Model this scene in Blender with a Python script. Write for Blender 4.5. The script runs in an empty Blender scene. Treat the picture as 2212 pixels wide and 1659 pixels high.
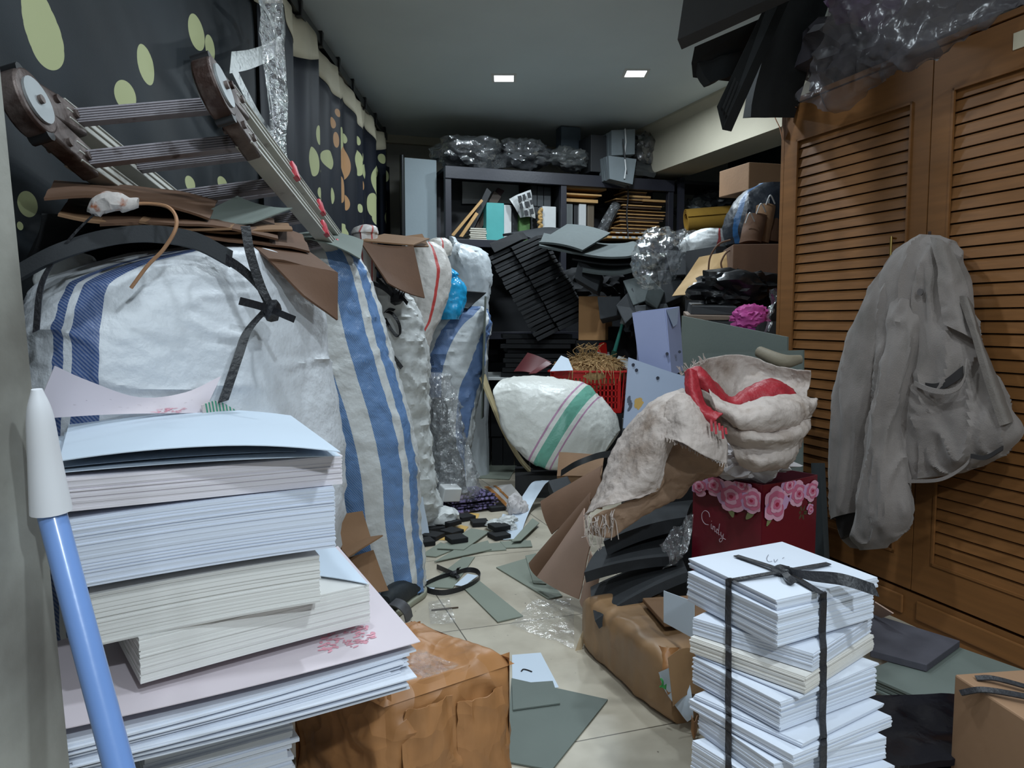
import bpy, bmesh, math, random
from mathutils import Vector, Matrix, noise
R = random.Random(7)
SC = bpy.context.scene
COL = SC.collection
PI = math.pi
V = Vector
# ---------------------------------------------------------------- camera
FPX, CX, CY, CAMH = 1661.0, 1106.0, 829.5, 1.10
PITCH = math.atan(139.5 / FPX)
cam_d = bpy.data.cameras.new('camera')
cam_d.sensor_width = 36; cam_d.lens = 36 * FPX / 2212; cam_d.clip_start = 0.02
cam = bpy.data.objects.new('camera', cam_d); COL.objects.link(cam)
cam.location = (0, 0, CAMH); cam.rotation_euler = (PI / 2 - PITCH, 0, 0)
SC.camera = cam
# ---------------------------------------------------------------- exposure, world, lamps
SC.view_settings.view_transform = 'Standard'; SC.view_settings.look = 'None'
SC.view_settings.exposure = 0.0; SC.view_settings.gamma = 1.0
SC.view_settings.use_curve_mapping = False
w = bpy.data.worlds.new('world'); SC.world = w; w.use_nodes = True
w.node_tree.nodes['Background'].inputs[0].default_value = (0.48, 0.62, 0.76, 1)
w.node_tree.nodes['Background'].inputs[1].default_value = 0.2
CEIL = 2.75
LAMP_C = (0.80, 0.92, 1.0)
def lamp(x, y, power, size=0.13, z=CEIL - 0.012, spread=3.0):
    d = bpy.data.lights.new('downlight_fill_glow', 'AREA'); d.shape = 'SQUARE'; d.size = size
    d.energy = power; d.color = LAMP_C; d.spread = spread
    o = bpy.data.objects.new('downlight_fill_glow', d); o.location = (x, y, z); COL.objects.link(o)
LAMPS_SEEN = [(-0.055, 5.42, 15), (0.83, 5.32, 24), (0.405, 3.93, 16)]
LAMPS_UNSEEN = [(-0.02, 2.45, 17), (0.85, 0.35, 26), (1.15, -1.3, 78), (-0.3, -1.2, 10), (-0.4, 0.9, 10)]  # unseen lamps: some assumed downlights, others added to brighten sack and papers
for x, y, e in LAMPS_SEEN: lamp(x, y, e)
for x, y, e in LAMPS_UNSEEN: lamp(x, y, e)

# ---------------------------------------------------------------- picture geometry: a photo point to a place in the room
cp, sp_ = math.cos(PITCH), math.sin(PITCH)
def ray(px, py):
    a, b = (px - CX) / FPX, -(py - CY) / FPX
    return V((a, cp + b * sp_, -sp_ + b * cp))
ORI = V((0, 0, CAMH))
def P(px, py, Y): d = ray(px, py); return ORI + d * (Y / d.y)
def Z(px, py, z=0.0): d = ray(px, py); return ORI + d * ((z - CAMH) / d.z)
WP0 = V((1.44, 2.69, 0)); WD = V((-0.3206, 0.9472, 0)); WN = V((-0.9472, -0.3206, 0))   # wardrobe front
def WP(px, py, off=0.0):
    d = ray(px, py); t = ((WP0 + WN * off) - ORI).dot(WN) / d.dot(WN); return ORI + d * t
SX, SY = V((0.9472, 0.3206, 0)), V((-0.3206, 0.9472, 0))     # along / into the back shelf
# ---------------------------------------------------------------- materials
def lin(c): return tuple(((x / 255) / 12.92 if x / 255 <= .04045 else ((x / 255 + .055) / 1.055) ** 2.4) for x in c)
MATS = {}
def nt(m): m.use_nodes = True; return m.node_tree.nodes, m.node_tree.links, m.node_tree.nodes['Principled BSDF']
def mat(name, rgb, rough=.6, var=.0, vscale=4, bump=0, bscale=60, metal=0, spec=.5, coat=0, coord='Object', stretch=(1, 1, 1), sheen=0, dirt=None, dscale=3, dlim=(.55, .7)):
    """procedural surface: base colour, blotchy variation, dirt patches, bump"""
    if name in MATS: return MATS[name]
    m = bpy.data.materials.new(name); N, L, b = nt(m)
    c = lin(rgb); b.inputs['Base Color'].default_value = (*c, 1)
    b.inputs['Roughness'].default_value = rough; b.inputs['Metallic'].default_value = metal
    b.inputs['Specular IOR Level'].default_value = spec
    if coat: b.inputs['Coat Weight'].default_value = coat; b.inputs['Coat Roughness'].default_value = .15
    if sheen: b.inputs['Sheen Weight'].default_value = sheen
    tc = N.new('ShaderNodeTexCoord'); mp = N.new('ShaderNodeMapping'); mp.inputs['Scale'].default_value = stretch
    L.new(tc.outputs[coord], mp.inputs[0]); col = None
    if var:
        n = N.new('ShaderNodeTexNoise'); n.inputs['Scale'].default_value = vscale; n.inputs['Detail'].default_value = 6
        L.new(mp.outputs[0], n.inputs['Vector'])
        r = N.new('ShaderNodeValToRGB'); r.color_ramp.elements[0].position = .3; r.color_ramp.elements[1].position = .7
        r.color_ramp.elements[0].color = (*[x * (1 - var) for x in c], 1); r.color_ramp.elements[1].color = (*[min(1, x * (1 + var)) for x in c], 1)
        L.new(n.outputs[0], r.inputs[0]); col = r.outputs[0]
    if dirt:
        n = N.new('ShaderNodeTexNoise'); n.inputs['Scale'].default_value = dscale; n.inputs['Detail'].default_value = 8
        L.new(mp.outputs[0], n.inputs['Vector'])
        r = N.new('ShaderNodeValToRGB'); r.color_ramp.elements[0].position = dlim[0]; r.color_ramp.elements[1].position = dlim[1]
        L.new(n.outputs[0], r.inputs[0])
        x = N.new('ShaderNodeMixRGB'); x.inputs[1].default_value = (*c, 1); x.inputs[2].default_value = (*lin(dirt), 1)
        L.new(r.outputs[0], x.inputs[0])
        if col: L.new(col, x.inputs[1])
        col = x.outputs[0]
    if col: L.new(col, b.inputs['Base Color'])
    if bump:
        n = N.new('ShaderNodeTexNoise'); n.inputs['Scale'].default_value = bscale; n.inputs['Detail'].default_value = 5
        L.new(mp.outputs[0], n.inputs['Vector'])
        u = N.new('ShaderNodeBump'); u.inputs['Strength'].default_value = bump; u.inputs['Distance'].default_value = .01
        L.new(n.outputs[0], u.inputs['Height']); L.new(u.outputs[0], b.inputs['Normal'])
    MATS[name] = m; return m
def striped(name, base, bands, axis='X', rough=.45, hatch=0.25, bump=.25, dirt=None):
    """woven plastic cloth: coloured bands along one texture axis, fine diagonal weave in the bands"""
    if name in MATS: return MATS[name]
    m = bpy.data.materials.new(name); N, L, b = nt(m); b.inputs['Roughness'].default_value = rough
    tc = N.new('ShaderNodeTexCoord'); sx = N.new('ShaderNodeSeparateXYZ'); L.new(tc.outputs['UV'], sx.inputs[0])
    r = N.new('ShaderNodeValToRGB'); cr = r.color_ramp; cr.interpolation = 'CONSTANT'
    stops = [(0, base)]
    for a, e, c in bands: stops += [(a, c), (e, base)]
    cr.elements[0].position = 0; cr.elements[0].color = (*lin(base), 1)
    cr.elements[1].position = stops[1][0] if len(stops) > 1 else 1; cr.elements[1].color = (*lin(stops[1][1] if len(stops) > 1 else base), 1)
    for pos, c in stops[2:]:
        e = cr.elements.new(pos); e.color = (*lin(c), 1)
    nz = N.new('ShaderNodeTexNoise'); nz.inputs['Scale'].default_value = 14; L.new(tc.outputs['Object'], nz.inputs['Vector'])
    L.new(sx.outputs[axis], r.inputs[0])
    wv = N.new('ShaderNodeTexWave'); wv.wave_type = 'BANDS'; wv.bands_direction = 'DIAGONAL'; wv.inputs['Scale'].default_value = 70
    L.new(tc.outputs['Object'], wv.inputs['Vector'])
    mr = N.new('ShaderNodeMapRange'); mr.inputs['To Min'].default_value = 0; mr.inputs['To Max'].default_value = hatch
    L.new(wv.outputs['Fac'], mr.inputs[0])
    x = N.new('ShaderNodeMixRGB'); x.inputs[2].default_value = (*lin(base), 1)
    L.new(mr.outputs[0], x.inputs[0]); L.new(r.outputs[0], x.inputs[1]); out = x.outputs[0]
    if dirt:
        n2 = N.new('ShaderNodeTexNoise'); n2.inputs['Scale'].default_value = 6; n2.inputs['Detail'].default_value = 8; L.new(tc.outputs['Object'], n2.inputs['Vector'])
        r2 = N.new('ShaderNodeValToRGB'); r2.color_ramp.elements[0].position = .45; r2.color_ramp.elements[1].position = .72; L.new(n2.outputs[0], r2.inputs[0])
        x2 = N.new('ShaderNodeMixRGB'); x2.inputs[2].default_value = (*lin(dirt), 1); L.new(r2.outputs[0], x2.inputs[0]); L.new(out, x2.inputs[1]); out = x2.outputs[0]
    L.new(out, b.inputs['Base Color'])
    n = N.new('ShaderNodeTexNoise'); n.inputs['Scale'].default_value = 45; n.inputs['Detail'].default_value = 7; L.new(tc.outputs['Object'], n.inputs['Vector'])
    u = N.new('ShaderNodeBump'); u.inputs['Strength'].default_value = bump; u.inputs['Distance'].default_value = .012
    L.new(n.outputs[0], u.inputs['Height']); L.new(u.outputs[0], b.inputs['Normal'])
    MATS[name] = m; return m
def film(name, tint=(235, 240, 245), body=.12, gloss=.5, rough=.12, bscale=18, gmin=.10):
    """clear crumpled plastic film"""
    if name in MATS: return MATS[name]
    m = bpy.data.materials.new(name); N, L, b = nt(m); N.remove(b)
    out = [n for n in N if n.type == 'OUTPUT_MATERIAL'][0]
    t = N.new('ShaderNodeBsdfTransparent'); g = N.new('ShaderNodeBsdfGlossy'); d = N.new('ShaderNodeBsdfDiffuse')
    g.inputs['Roughness'].default_value = rough; d.inputs[0].default_value = (*lin(tint), 1); g.inputs[0].default_value = (1, 1, 1, 1)
    lw = N.new('ShaderNodeLayerWeight'); lw.inputs[0].default_value = .35
    mr = N.new('ShaderNodeMapRange'); mr.inputs['To Min'].default_value = gmin; mr.inputs['To Max'].default_value = gloss
    tc = N.new('ShaderNodeTexCoord'); n = N.new('ShaderNodeTexNoise'); n.inputs['Scale'].default_value = bscale; n.inputs['Detail'].default_value = 4
    L.new(tc.outputs['Object'], n.inputs['Vector'])
    u = N.new('ShaderNodeBump'); u.inputs['Strength'].default_value = .9; u.inputs['Distance'].default_value = .03
    L.new(n.outputs[0], u.inputs['Height'])
    for q in (g, d): L.new(u.outputs[0], q.inputs['Normal'])
    L.new(u.outputs[0], lw.inputs['Normal']); L.new(lw.outputs['Facing'], mr.inputs[0])
    m1 = N.new('ShaderNodeMixShader'); m1.inputs[0].default_value = body; L.new(t.outputs[0], m1.inputs[1]); L.new(d.outputs[0], m1.inputs[2])
    m2 = N.new('ShaderNodeMixShader'); L.new(mr.outputs[0], m2.inputs[0]); L.new(m1.outputs[0], m2.inputs[1]); L.new(g.outputs[0], m2.inputs[2])
    L.new(m2.outputs[0], out.inputs[0]); MATS[name] = m; return m
def paper(name, rgb, lines=.06, rough=.75):
    """cut paper block: each layer's edge its own slight tone (UV y holds the layer)"""
    if name in MATS: return MATS[name]
    m = bpy.data.materials.new(name); N, L, b = nt(m); b.inputs['Roughness'].default_value = rough; b.inputs['Specular IOR Level'].default_value = .25
    tc = N.new('ShaderNodeTexCoord'); mp = N.new('ShaderNodeMapping'); mp.inputs['Scale'].default_value = (1.2, 97, 0)
    L.new(tc.outputs['UV'], mp.inputs[0]); n = N.new('ShaderNodeTexNoise'); n.inputs['Scale'].default_value = 1; n.inputs['Detail'].default_value = 8; L.new(mp.outputs[0], n.inputs['Vector'])
    r = N.new('ShaderNodeValToRGB'); c = lin(rgb); r.color_ramp.elements[0].position = .35; r.color_ramp.elements[1].position = .65
    r.color_ramp.elements[0].color = (*[x * (1 - lines) for x in c], 1); r.color_ramp.elements[1].color = (*[min(1, x * (1 + lines * .6)) for x in c], 1)
    L.new(n.outputs[0], r.inputs[0]); L.new(r.outputs[0], b.inputs['Base Color']); MATS[name] = m; return m
def emit(name, rgb, s):
    m = bpy.data.materials.new(name); N, L, b = nt(m); b.inputs['Emission Color'].default_value = (*lin(rgb), 1); b.inputs['Emission Strength'].default_value = s; return m
# ---------------------------------------------------------------- mesh collector
class M:
    def __init__(s): s.v = []; s.f = []; s.mi = []; s.uv = []
    def add(s, vs, fs, mi=0, uvs=None):
        o = len(s.v); s.v += [V(p) for p in vs]; s.uv += (uvs if uvs else [(0, 0)] * len(vs))
        s.f += [tuple(i + o for i in f) for f in fs]; s.mi += [mi] * len(fs) if isinstance(mi, int) else mi
        return s
    def join(s, m2, mi=None): s.add(m2.v, m2.f, m2.mi if mi is None else mi, m2.uv); return s
def build(name, m, mats, parent=None, base=None, smooth=True, bevel=0, solid=0, sub=0, label=None, flat_angle=40):
    if not isinstance(mats, (list, tuple)): mats = [mats]
    me = bpy.data.meshes.new(name); base = base or V((0, 0, 0))
    me.from_pydata([tuple(p - base) for p in m.v], [], m.f)
    for x in mats: me.materials.append(x)
    me.polygons.foreach_set('material_index', m.mi)
    uvl = me.uv_layers.new(name='UVMap'); flat = []
    for lp in me.loops: flat.extend(m.uv[lp.vertex_index])
    uvl.data.foreach_set('uv', flat)
    me.update()
    bm = bmesh.new(); bm.from_mesh(me); bmesh.ops.recalc_face_normals(bm, faces=bm.faces); bm.to_mesh(me); bm.free()
    if smooth:
        me.polygons.foreach_set('use_smooth', [True] * len(me.polygons)); me.set_sharp_from_angle(angle=math.radians(flat_angle))
    o = bpy.data.objects.new(name, me); COL.objects.link(o)
    if parent: o.parent = parent
    else: o.location = base
    if solid:
        q = o.modifiers.new('thickness', 'SOLIDIFY'); q.thickness = solid; q.offset = 0
    if bevel:
        q = o.modifiers.new('edge', 'BEVEL'); q.width = bevel; q.segments = 2; q.limit_method = 'ANGLE'
    if sub:
        q = o.modifiers.new('sub', 'SUBSURF'); q.levels = sub; q.render_levels = sub
    if label: o['label'] = label
    return o
def base_of(ms):
    vs = [p for m in ms for p in m.v]
    a = [min(p[i] for p in vs) for i in range(3)]; b = [max(p[i] for p in vs) for i in range(3)]
    return V(((a[0] + b[0]) / 2, (a[1] + b[1]) / 2, a[2]))
def tag(o, label, cat, group=None, kind=None):
    if label: o['label'] = label
    if cat: o['category'] = cat; o['kind'] = 'thing'
    if group: o['group'] = group
    if kind: o['kind'] = kind
    return o
def one(name, m, mats, label, cat, group=None, **k):
    """a thing that is one mesh"""
    return tag(build(name, m, mats, base=base_of([m]), **k), label, cat, group)
def struct(name, m, mats, **k):
    o = build(name, m, mats, base=base_of([m]), **k); o['kind'] = 'structure'; return o
def thing(name, label, cat, parts, group=None):
    """an Empty at the base that parents its parts. part: (name, M, mats, options); options may hold sub=[parts]"""
    ms = [p[1] for p in parts]; b = base_of(ms)
    e = bpy.data.objects.new(name, None); e.empty_display_size = .05; COL.objects.link(e); e.location = b
    tag(e, label, cat, group)
    for p in parts:
        k = dict(p[3]) if len(p) > 3 else {}; subs = k.pop('subs', [])
        o = build(p[0], p[1], p[2], parent=e, base=b, **k)
        for q in subs: build(q[0], q[1], q[2], parent=o, base=b, **(q[3] if len(q) > 3 else {}))
    return e
def dup(o, loc, rot=None, label=None, scale=None):
    c = o.copy(); COL.objects.link(c); c.location = loc
    if rot is not None: c.rotation_euler = rot
    if scale is not None: c.scale = scale
    if label: c['label'] = label
    for ch in list(o.children):
        d = ch.copy(); COL.objects.link(d); d.parent = c
    return c
# ---------------------------------------------------------------- shapes
def hexa(c8, mi=0):
    """box from 8 corners: bottom 0-3 round, top 4-7 round"""
    return M().add(c8, [(3, 2, 1, 0), (4, 5, 6, 7), (0, 1, 5, 4), (1, 2, 6, 5), (2, 3, 7, 6), (3, 0, 4, 7)], mi)
def obox(o, x, y, z, mi=0):
    """box from a corner and three edge vectors"""
    o, x, y, z = V(o), V(x), V(y), V(z)
    return hexa([o, o + x, o + x + y, o + y, o + z, o + x + z, o + x + y + z, o + y + z], mi)
def cbox(c, sx, sy, sz, rot=0, tilt=None):
    mt = Matrix.Rotation(rot, 3, 'Z')
    if tilt: mt = mt @ Matrix.Rotation(tilt[0], 3, 'X') @ Matrix.Rotation(tilt[1], 3, 'Y')
    x, y, z = mt @ V((sx, 0, 0)), mt @ V((0, sy, 0)), mt @ V((0, 0, sz))
    return obox(V(c) - x / 2 - y / 2 - z / 2, x, y, z)
def patch(fn, nu, nv, thick=0.0, mi=0, uvr=(0, 0, 1, 1)):
    """surface fn(u,v); thick > 0 makes it a closed sheet of that thickness"""
    g = [[V(fn(i / nu, j / nv)) for i in range(nu + 1)] for j in range(nv + 1)]
    W = nu + 1; vs = [p for r in g for p in r]
    uv = [(uvr[0] + (uvr[2] - uvr[0]) * i / nu, uvr[1] + (uvr[3] - uvr[1]) * j / nv) for j in range(nv + 1) for i in range(nu + 1)]
    fs = [(j * W + i, j * W + i + 1, (j + 1) * W + i + 1, (j + 1) * W + i) for j in range(nv) for i in range(nu)]
    if not thick: return M().add(vs, fs, mi, uv)
    ns = []
    for j in range(nv + 1):
        for i in range(nu + 1):
            a = g[j][min(i + 1, nu)] - g[j][max(i - 1, 0)]; b = g[min(j + 1, nv)][i] - g[max(j - 1, 0)][i]
            n = a.cross(b); ns.append(n.normalized() if n.length > 1e-12 else V((0, 0, 1)))
    k = len(vs); top = [p + n * thick / 2 for p, n in zip(vs, ns)]; bot = [p - n * thick / 2 for p, n in zip(vs, ns)]
    F = list(fs) + [tuple(i + k for i in reversed(f)) for f in fs]
    ed = [j * W for j in range(nv + 1)]; er = [j * W + nu for j in range(nv + 1)]; eb = list(range(W)); et = [nv * W + i for i in range(W)]
    for e, fl in ((eb, 0), (er, 0), (et, 1), (ed, 1)):
        for a, b in zip(e, e[1:]): F.append((a, a + k, b + k, b) if not fl else (b, b + k, a + k, a))
    return M().add(top + bot, F, mi, uv + uv)
def quadfn(a, b, c, d, bend=0, bend_v=0, nz=0, ns=4, seed=0, curl=0, up=None):
    """bilinear a(0,0) b(1,0) c(1,1) d(0,1) + bow along the normal"""
    a, b, c, d = V(a), V(b), V(c), V(d); n = (b - a).cross(d - a).normalized() if up is None else V(up)
    o = V((seed * 3.1, seed * 1.7, seed * .9))
    def f(u, v):
        p = (a * (1 - u) + b * u) * (1 - v) + (d * (1 - u) + c * u) * v
        h = bend * 4 * u * (1 - u) + bend_v * 4 * v * (1 - v) + curl * (max(0, u - .55) / .45) ** 2
        if nz: h += nz * noise.fractal(p * ns + o, .8, 2.0, 3)
        return p + n * h
    return f
def sheet(a, b, c, d, thick=.002, nu=10, nv=8, **k): return patch(quadfn(a, b, c, d, **k), nu, nv, thick)
def cr(p0, p1, p2, p3, t):
    return .5 * ((2 * p1) + (p2 - p0) * t + (2 * p0 - 5 * p1 + 4 * p2 - p3) * t * t + (3 * p1 - p0 - 3 * p2 + p3) * t ** 3)
def crv(L, t):
    n = len(L) - 1; x = min(max(t, 0), 1) * n; i = min(int(x), n - 1); f = x - i
    q = lambda k: L[min(max(k, 0), n)]
    a = q(i - 1) if i > 0 else L[0] * 2 - L[1]; d = q(i + 2) if i + 2 <= n else L[n] * 2 - L[n - 1]
    return cr(a, q(i), q(i + 1), d, f)
def gridfn(G, nz=0, ns=5, seed=0, ridge=0, rs=9, stretch=(1, 1, 1)):
    """smooth surface through a grid of points G[row][col]; u along cols, v along rows"""
    o = V((seed * 2.3, seed * 1.1, seed * 3.7)); S = V(stretch)
    def f0(u, v): return crv([crv(r, u) for r in G], v)
    def f(u, v):
        p = f0(u, v)
        if nz or ridge:
            e = .01; n = (f0(min(u + e, 1), v) - f0(max(u - e, 0), v)).cross(f0(u, min(v + e, 1)) - f0(u, max(v - e, 0)))
            if n.length > 1e-14:
                n.normalize(); n = n if n.dot(ORI - p) > 0 else -n; q = V((p.x * S.x, p.y * S.y, p.z * S.z)) + o
                h = nz * noise.fractal(q * ns, .9, 2.0, 4) if nz else 0
                if ridge: h += ridge * .6 * max(0, 1 - 3.5 * abs(noise.noise(q * rs))) + ridge * .4 * max(0, 1 - 3.5 * abs(noise.noise(q * rs * 2.3 + V((5, 3, 1)))))
                p = p + n * h
        return p
    return f
def tube(pts, r, seg=8, steps=0, cap=True, flat=1.0, smoothp=True):
    """round rod or cord through the points; r a number or a list"""
    pts = [V(p) for p in pts]; rr = r if isinstance(r, (list, tuple)) else [r] * len(pts)
    if steps and len(pts) > 2:
        n = steps; q = [crv(pts, i / n) for i in range(n + 1)]; q2 = [crv([V((x, 0, 0)) for x in rr], i / n).x for i in range(n + 1)]; pts, rr = q, q2
    m = M(); vs = []; up = V((0, 0, 1)); t0 = (pts[1] - pts[0]).normalized()
    if abs(t0.dot(up)) > .95: up = V((0, 1, 0))
    x = t0.cross(up).normalized()
    for i, p in enumerate(pts):
        t = (pts[min(i + 1, len(pts) - 1)] - pts[max(i - 1, 0)])
        t = t.normalized() if t.length > 1e-9 else t0
        x = (x - t * x.dot(t)); x = x.normalized() if x.length > 1e-6 else t.orthogonal().normalized(); y = t.cross(x)
        for k in range(seg):
            a = 2 * PI * k / seg; vs.append(p + x * (math.cos(a) * rr[i]) + y * (math.sin(a) * rr[i] * flat))
    fs = [(i * seg + k, i * seg + (k + 1) % seg, (i + 1) * seg + (k + 1) % seg, (i + 1) * seg + k) for i in range(len(pts) - 1) for k in range(seg)]
    if cap: fs += [tuple(reversed(range(seg))), tuple((len(pts) - 1) * seg + k for k in range(seg))]
    uv = [(k / seg, i / max(1, len(pts) - 1)) for i in range(len(pts)) for k in range(seg)]
    return m.add(vs, fs, 0, uv)
def ribbon(pts, width, side, thick=.0012, steps=0, twist=0):
    """flat strap: side = width direction (one vector or one per point)"""
    pts = [V(p) for p in pts]; sd = [V(s) for s in side] if isinstance(side, list) else [V(side)] * len(pts)
    n = steps or (len(pts) - 1)
    def f(u, v):
        p = crv(pts, u) if steps else pts[min(len(pts) - 1, int(round(u * n)))]
        s = crv(sd, u).normalized()
        return p + s * width * (v - .5)
    return patch(f, n, 2, thick)
def sack(rows, n=2.4, steps=70, seg=96, wr=.012, ws=7, seed=0, aniso=(1, 1, .35), fine=.004, fs=22, tie=None, close=(1, 1), tilt=None):
    """stuffed sack: rows = (centre, half width vector, half depth vector), lofted; wr wrinkle height"""
    C = [V(r[0]) for r in rows]; A = [V(r[1]) for r in rows]; B = [V(r[2]) for r in rows]
    o = V((seed * 5.3, seed * 2.9, seed * 1.3)); m = M(); vs = []; uv = []; AN = V(aniso)
    for i in range(steps + 1):
        t = i / steps; c, a, b = crv(C, t), crv(A, t), crv(B, t)
        for k in range(seg + 1):
            th = 2 * PI * k / seg; cs, sn = math.cos(th), math.sin(th)
            e = 2.0 / n
            q = c + a * math.copysign(abs(cs) ** e, cs) + b * math.copysign(abs(sn) ** e, sn)
            d = (a.normalized() * cs + b.normalized() * sn) if a.length > 1e-6 and b.length > 1e-6 else V((0, 0, 1))
            w = V((q.x * AN.x, q.y * AN.y, q.z * AN.z))
            h = wr * .75 * noise.noise(w * ws + o) + wr * .35 * noise.noise(w * ws * 2.1 + o * 2)
            wq = w * ws * 1.25 + o * 1.7; wq = wq + V((1, 1, 1)) * .5 * noise.noise(wq * .8)
            h += wr * .55 * max(0, 1 - abs(noise.noise(wq)) * 5) ** 1.5
            h += fine * (max(0, 1 - abs(noise.noise(q * fs + o)) * 3.5) + .5 * max(0, 1 - abs(noise.noise(q * fs * 2.2 + o)) * 3.5))
            if tie: h += tie * math.sin(th * 17 + 3 * noise.noise(q * 6)) * max(0, 1 - t / .18 if tie > 0 else 0)
            damp = min(1, min(a.length, b.length) / .03)
            vs.append(q + d * h * damp); uv.append((k / seg, t))
    W = seg + 1
    for i in range(steps + 1): vs[i * W + seg] = vs[i * W].copy()
    fs_ = [(i * W + k, i * W + k + 1, (i + 1) * W + k + 1, (i + 1) * W + k) for i in range(steps) for k in range(seg)]
    if close[0]: vs.append(sum(vs[:seg], V()) / seg); uv.append((.5, 0)); fs_ += [(k + 1, k, len(vs) - 1) for k in range(seg)]
    if close[1]:
        L0 = steps * W; vs.append(sum(vs[L0:L0 + seg], V()) / seg); uv.append((.5, 1)); fs_ += [(L0 + k, L0 + k + 1, len(vs) - 1) for k in range(seg)]
    m.add(vs, fs_, 0, uv); return m
def sack_px(rows, b, **k):
    """rows top to bottom: (py, left px, right px, left Y, right Y [, depth factor]); depth half b"""
    out = []
    for r in rows:
        l, q = P(r[1], r[0], r[3]), P(r[2], r[0] if len(r) < 7 else r[6], r[4]); c = (l + q) / 2; a = (q - l) / 2
        h = V((-a.y, a.x, 0)); h = h.normalized() if h.length > 1e-6 else V((0, 1, 0))
        out.append((c, a, h * b * (r[5] if len(r) > 5 else 1)))
    return sack(out, **k)
def crumple(c, r, seed=0, amp=.35, sub=4, scale=(1, 1, 1), ns=3.0, rot=0, fine=.1):
    """crumpled lump (bag, ball of paper)"""
    bm = bmesh.new(); bmesh.ops.create_icosphere(bm, subdivisions=sub, radius=1)
    o = V((seed * 1.37, seed * 2.11, seed * .71)); mt = Matrix.Rotation(rot, 3, 'Z'); vs = []
    for v in bm.verts:
        p = v.co.copy(); h = 1 + amp * noise.noise(p * ns * .5 + o) + amp * .45 * max(0, 1 - 4 * abs(noise.noise(p * ns + o))) + fine * max(0, 1 - 3.5 * abs(noise.noise(p * ns * 2.6 + o)))
        p *= h; vs.append(V(c) + mt @ V((p.x * r * scale[0], p.y * r * scale[1], p.z * r * scale[2])))
    fs = [tuple(v.index for v in f.verts) for f in bm.faces]; bm.free()
    return M().add(vs, fs)
def ream(FL, FR, depth, thick, layers=14, jit=.004, bend=0, perp=None, seed=1, skew=0, rnd=None, warp=0):
    """block of cut paper: front top edge FL-FR, running back by depth, layered downwards"""
    FL, FR = V(FL), V(FR); x = (FR - FL); L = x.length; xd = x.normalized()
    pd = perp if perp is not None else V((-xd.y, xd.x, 0)).normalized(); rr = random.Random(seed); m = M(); th = thick / layers; nu = 12 if bend or warp else 2
    nrm = xd.cross(pd).normalized()
    for k in range(layers):
        dx, dy = rr.gauss(0, jit), rr.gauss(0, jit); dl = rr.gauss(0, jit * .6); a = rr.gauss(0, jit * .5)
        z0 = -th * k; z1 = -th * (k + 1)
        vs = []; uv = []; lay = (k + rr.random() * .5) / layers
        for zz in (z0, z1):
            for j in (0, 1):
                for i in range(nu + 1):
                    u = i / nu
                    p = FL + xd * (L * u + dx + dl * u + skew * k / layers) + pd * (depth * j + dy + a * (u - .5)) + nrm * (zz - bend * (1 - u) ** 2 + warp * math.sin(u * PI))
                    vs.append(p); uv.append((u + j * .37, lay + (0 if zz == z0 else .9 / layers)))
        W = nu + 1; fs = []
        for i in range(nu):
            fs += [(i, i + 1, W + i + 1, W + i), (2 * W + i + 1, 2 * W + i, 3 * W + i, 3 * W + i + 1), (i + 1, i, 2 * W + i, 2 * W + i + 1), (W + i, W + i + 1, 3 * W + i + 1, 3 * W + i)]
        fs += [(0, W, 3 * W, 2 * W), (W + nu, nu, 2 * W + nu, 3 * W + nu)]
        m.add(vs, fs, 0, uv)
    return m
# ================================================================ the room
m_ceil = mat('ceiling_paint', (222, 230, 230), .85, .03, 2, .1, 200)
m_wall = mat('wall_paint', (196, 188, 168), .8, .05, 3, .12, 120)
m_walld = mat('wall_paint_dark', (60, 66, 66), .8, .1, 3, .12, 120)
def floor_mat():
    m = bpy.data.materials.new('floor_tiles'); N, L, b = nt(m)
    tc = N.new('ShaderNodeTexCoord'); mp = N.new('ShaderNodeMapping'); L.new(tc.outputs['UV'], mp.inputs[0])
    br = N.new('ShaderNodeTexBrick'); br.offset = 0; br.inputs['Scale'].default_value = 1; br.inputs['Brick Width'].default_value = .80; br.inputs['Row Height'].default_value = .80
    br.inputs['Mortar Size'].default_value = .0022; br.inputs['Color1'].default_value = (*lin((196, 186, 168)), 1); br.inputs['Color2'].default_value = (*lin((190, 181, 164)), 1); br.inputs['Mortar'].default_value = (*lin((95, 88, 78)), 1)
    L.new(mp.outputs[0], br.inputs['Vector'])
    n = N.new('ShaderNodeTexNoise'); n.inputs['Scale'].default_value = 5; n.inputs['Detail'].default_value = 9; L.new(tc.outputs['UV'], n.inputs['Vector'])
    r = N.new('ShaderNodeValToRGB'); r.color_ramp.elements[0].position = .35; r.color_ramp.elements[0].color = (.74, .72, .7, 1); r.color_ramp.elements[1].position = .62; L.new(n.outputs[0], r.inputs[0])
    x = N.new('ShaderNodeMixRGB'); x.blend_type = 'MULTIPLY'; x.inputs[0].default_value = 1; L.new(br.outputs[0], x.inputs[1]); L.new(r.outputs[0], x.inputs[2])
    n2 = N.new('ShaderNodeTexNoise'); n2.inputs['Scale'].default_value = 38; n2.inputs['Detail'].default_value = 3; L.new(tc.outputs['UV'], n2.inputs['Vector'])
    r2 = N.new('ShaderNodeValToRGB'); r2.color_ramp.elements[0].position = .70; r2.color_ramp.elements[1].position = .76; L.new(n2.outputs[0], r2.inputs[0])
    y = N.new('ShaderNodeMixRGB'); y.inputs[2].default_value = (*lin((90, 82, 72)), 1); L.new(r2.outputs[0], y.inputs[0]); L.new(x.outputs[0], y.inputs[1])
    L.new(y.outputs[0], b.inputs['Base Color']); b.inputs['Roughness'].default_value = .34; b.inputs['Specular IOR Level'].default_value = .4
    return m
LX = -1.13                                   # wall behind the curtain
t0 = Z(993, 1361)                            # a tile corner seen in the photo
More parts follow.
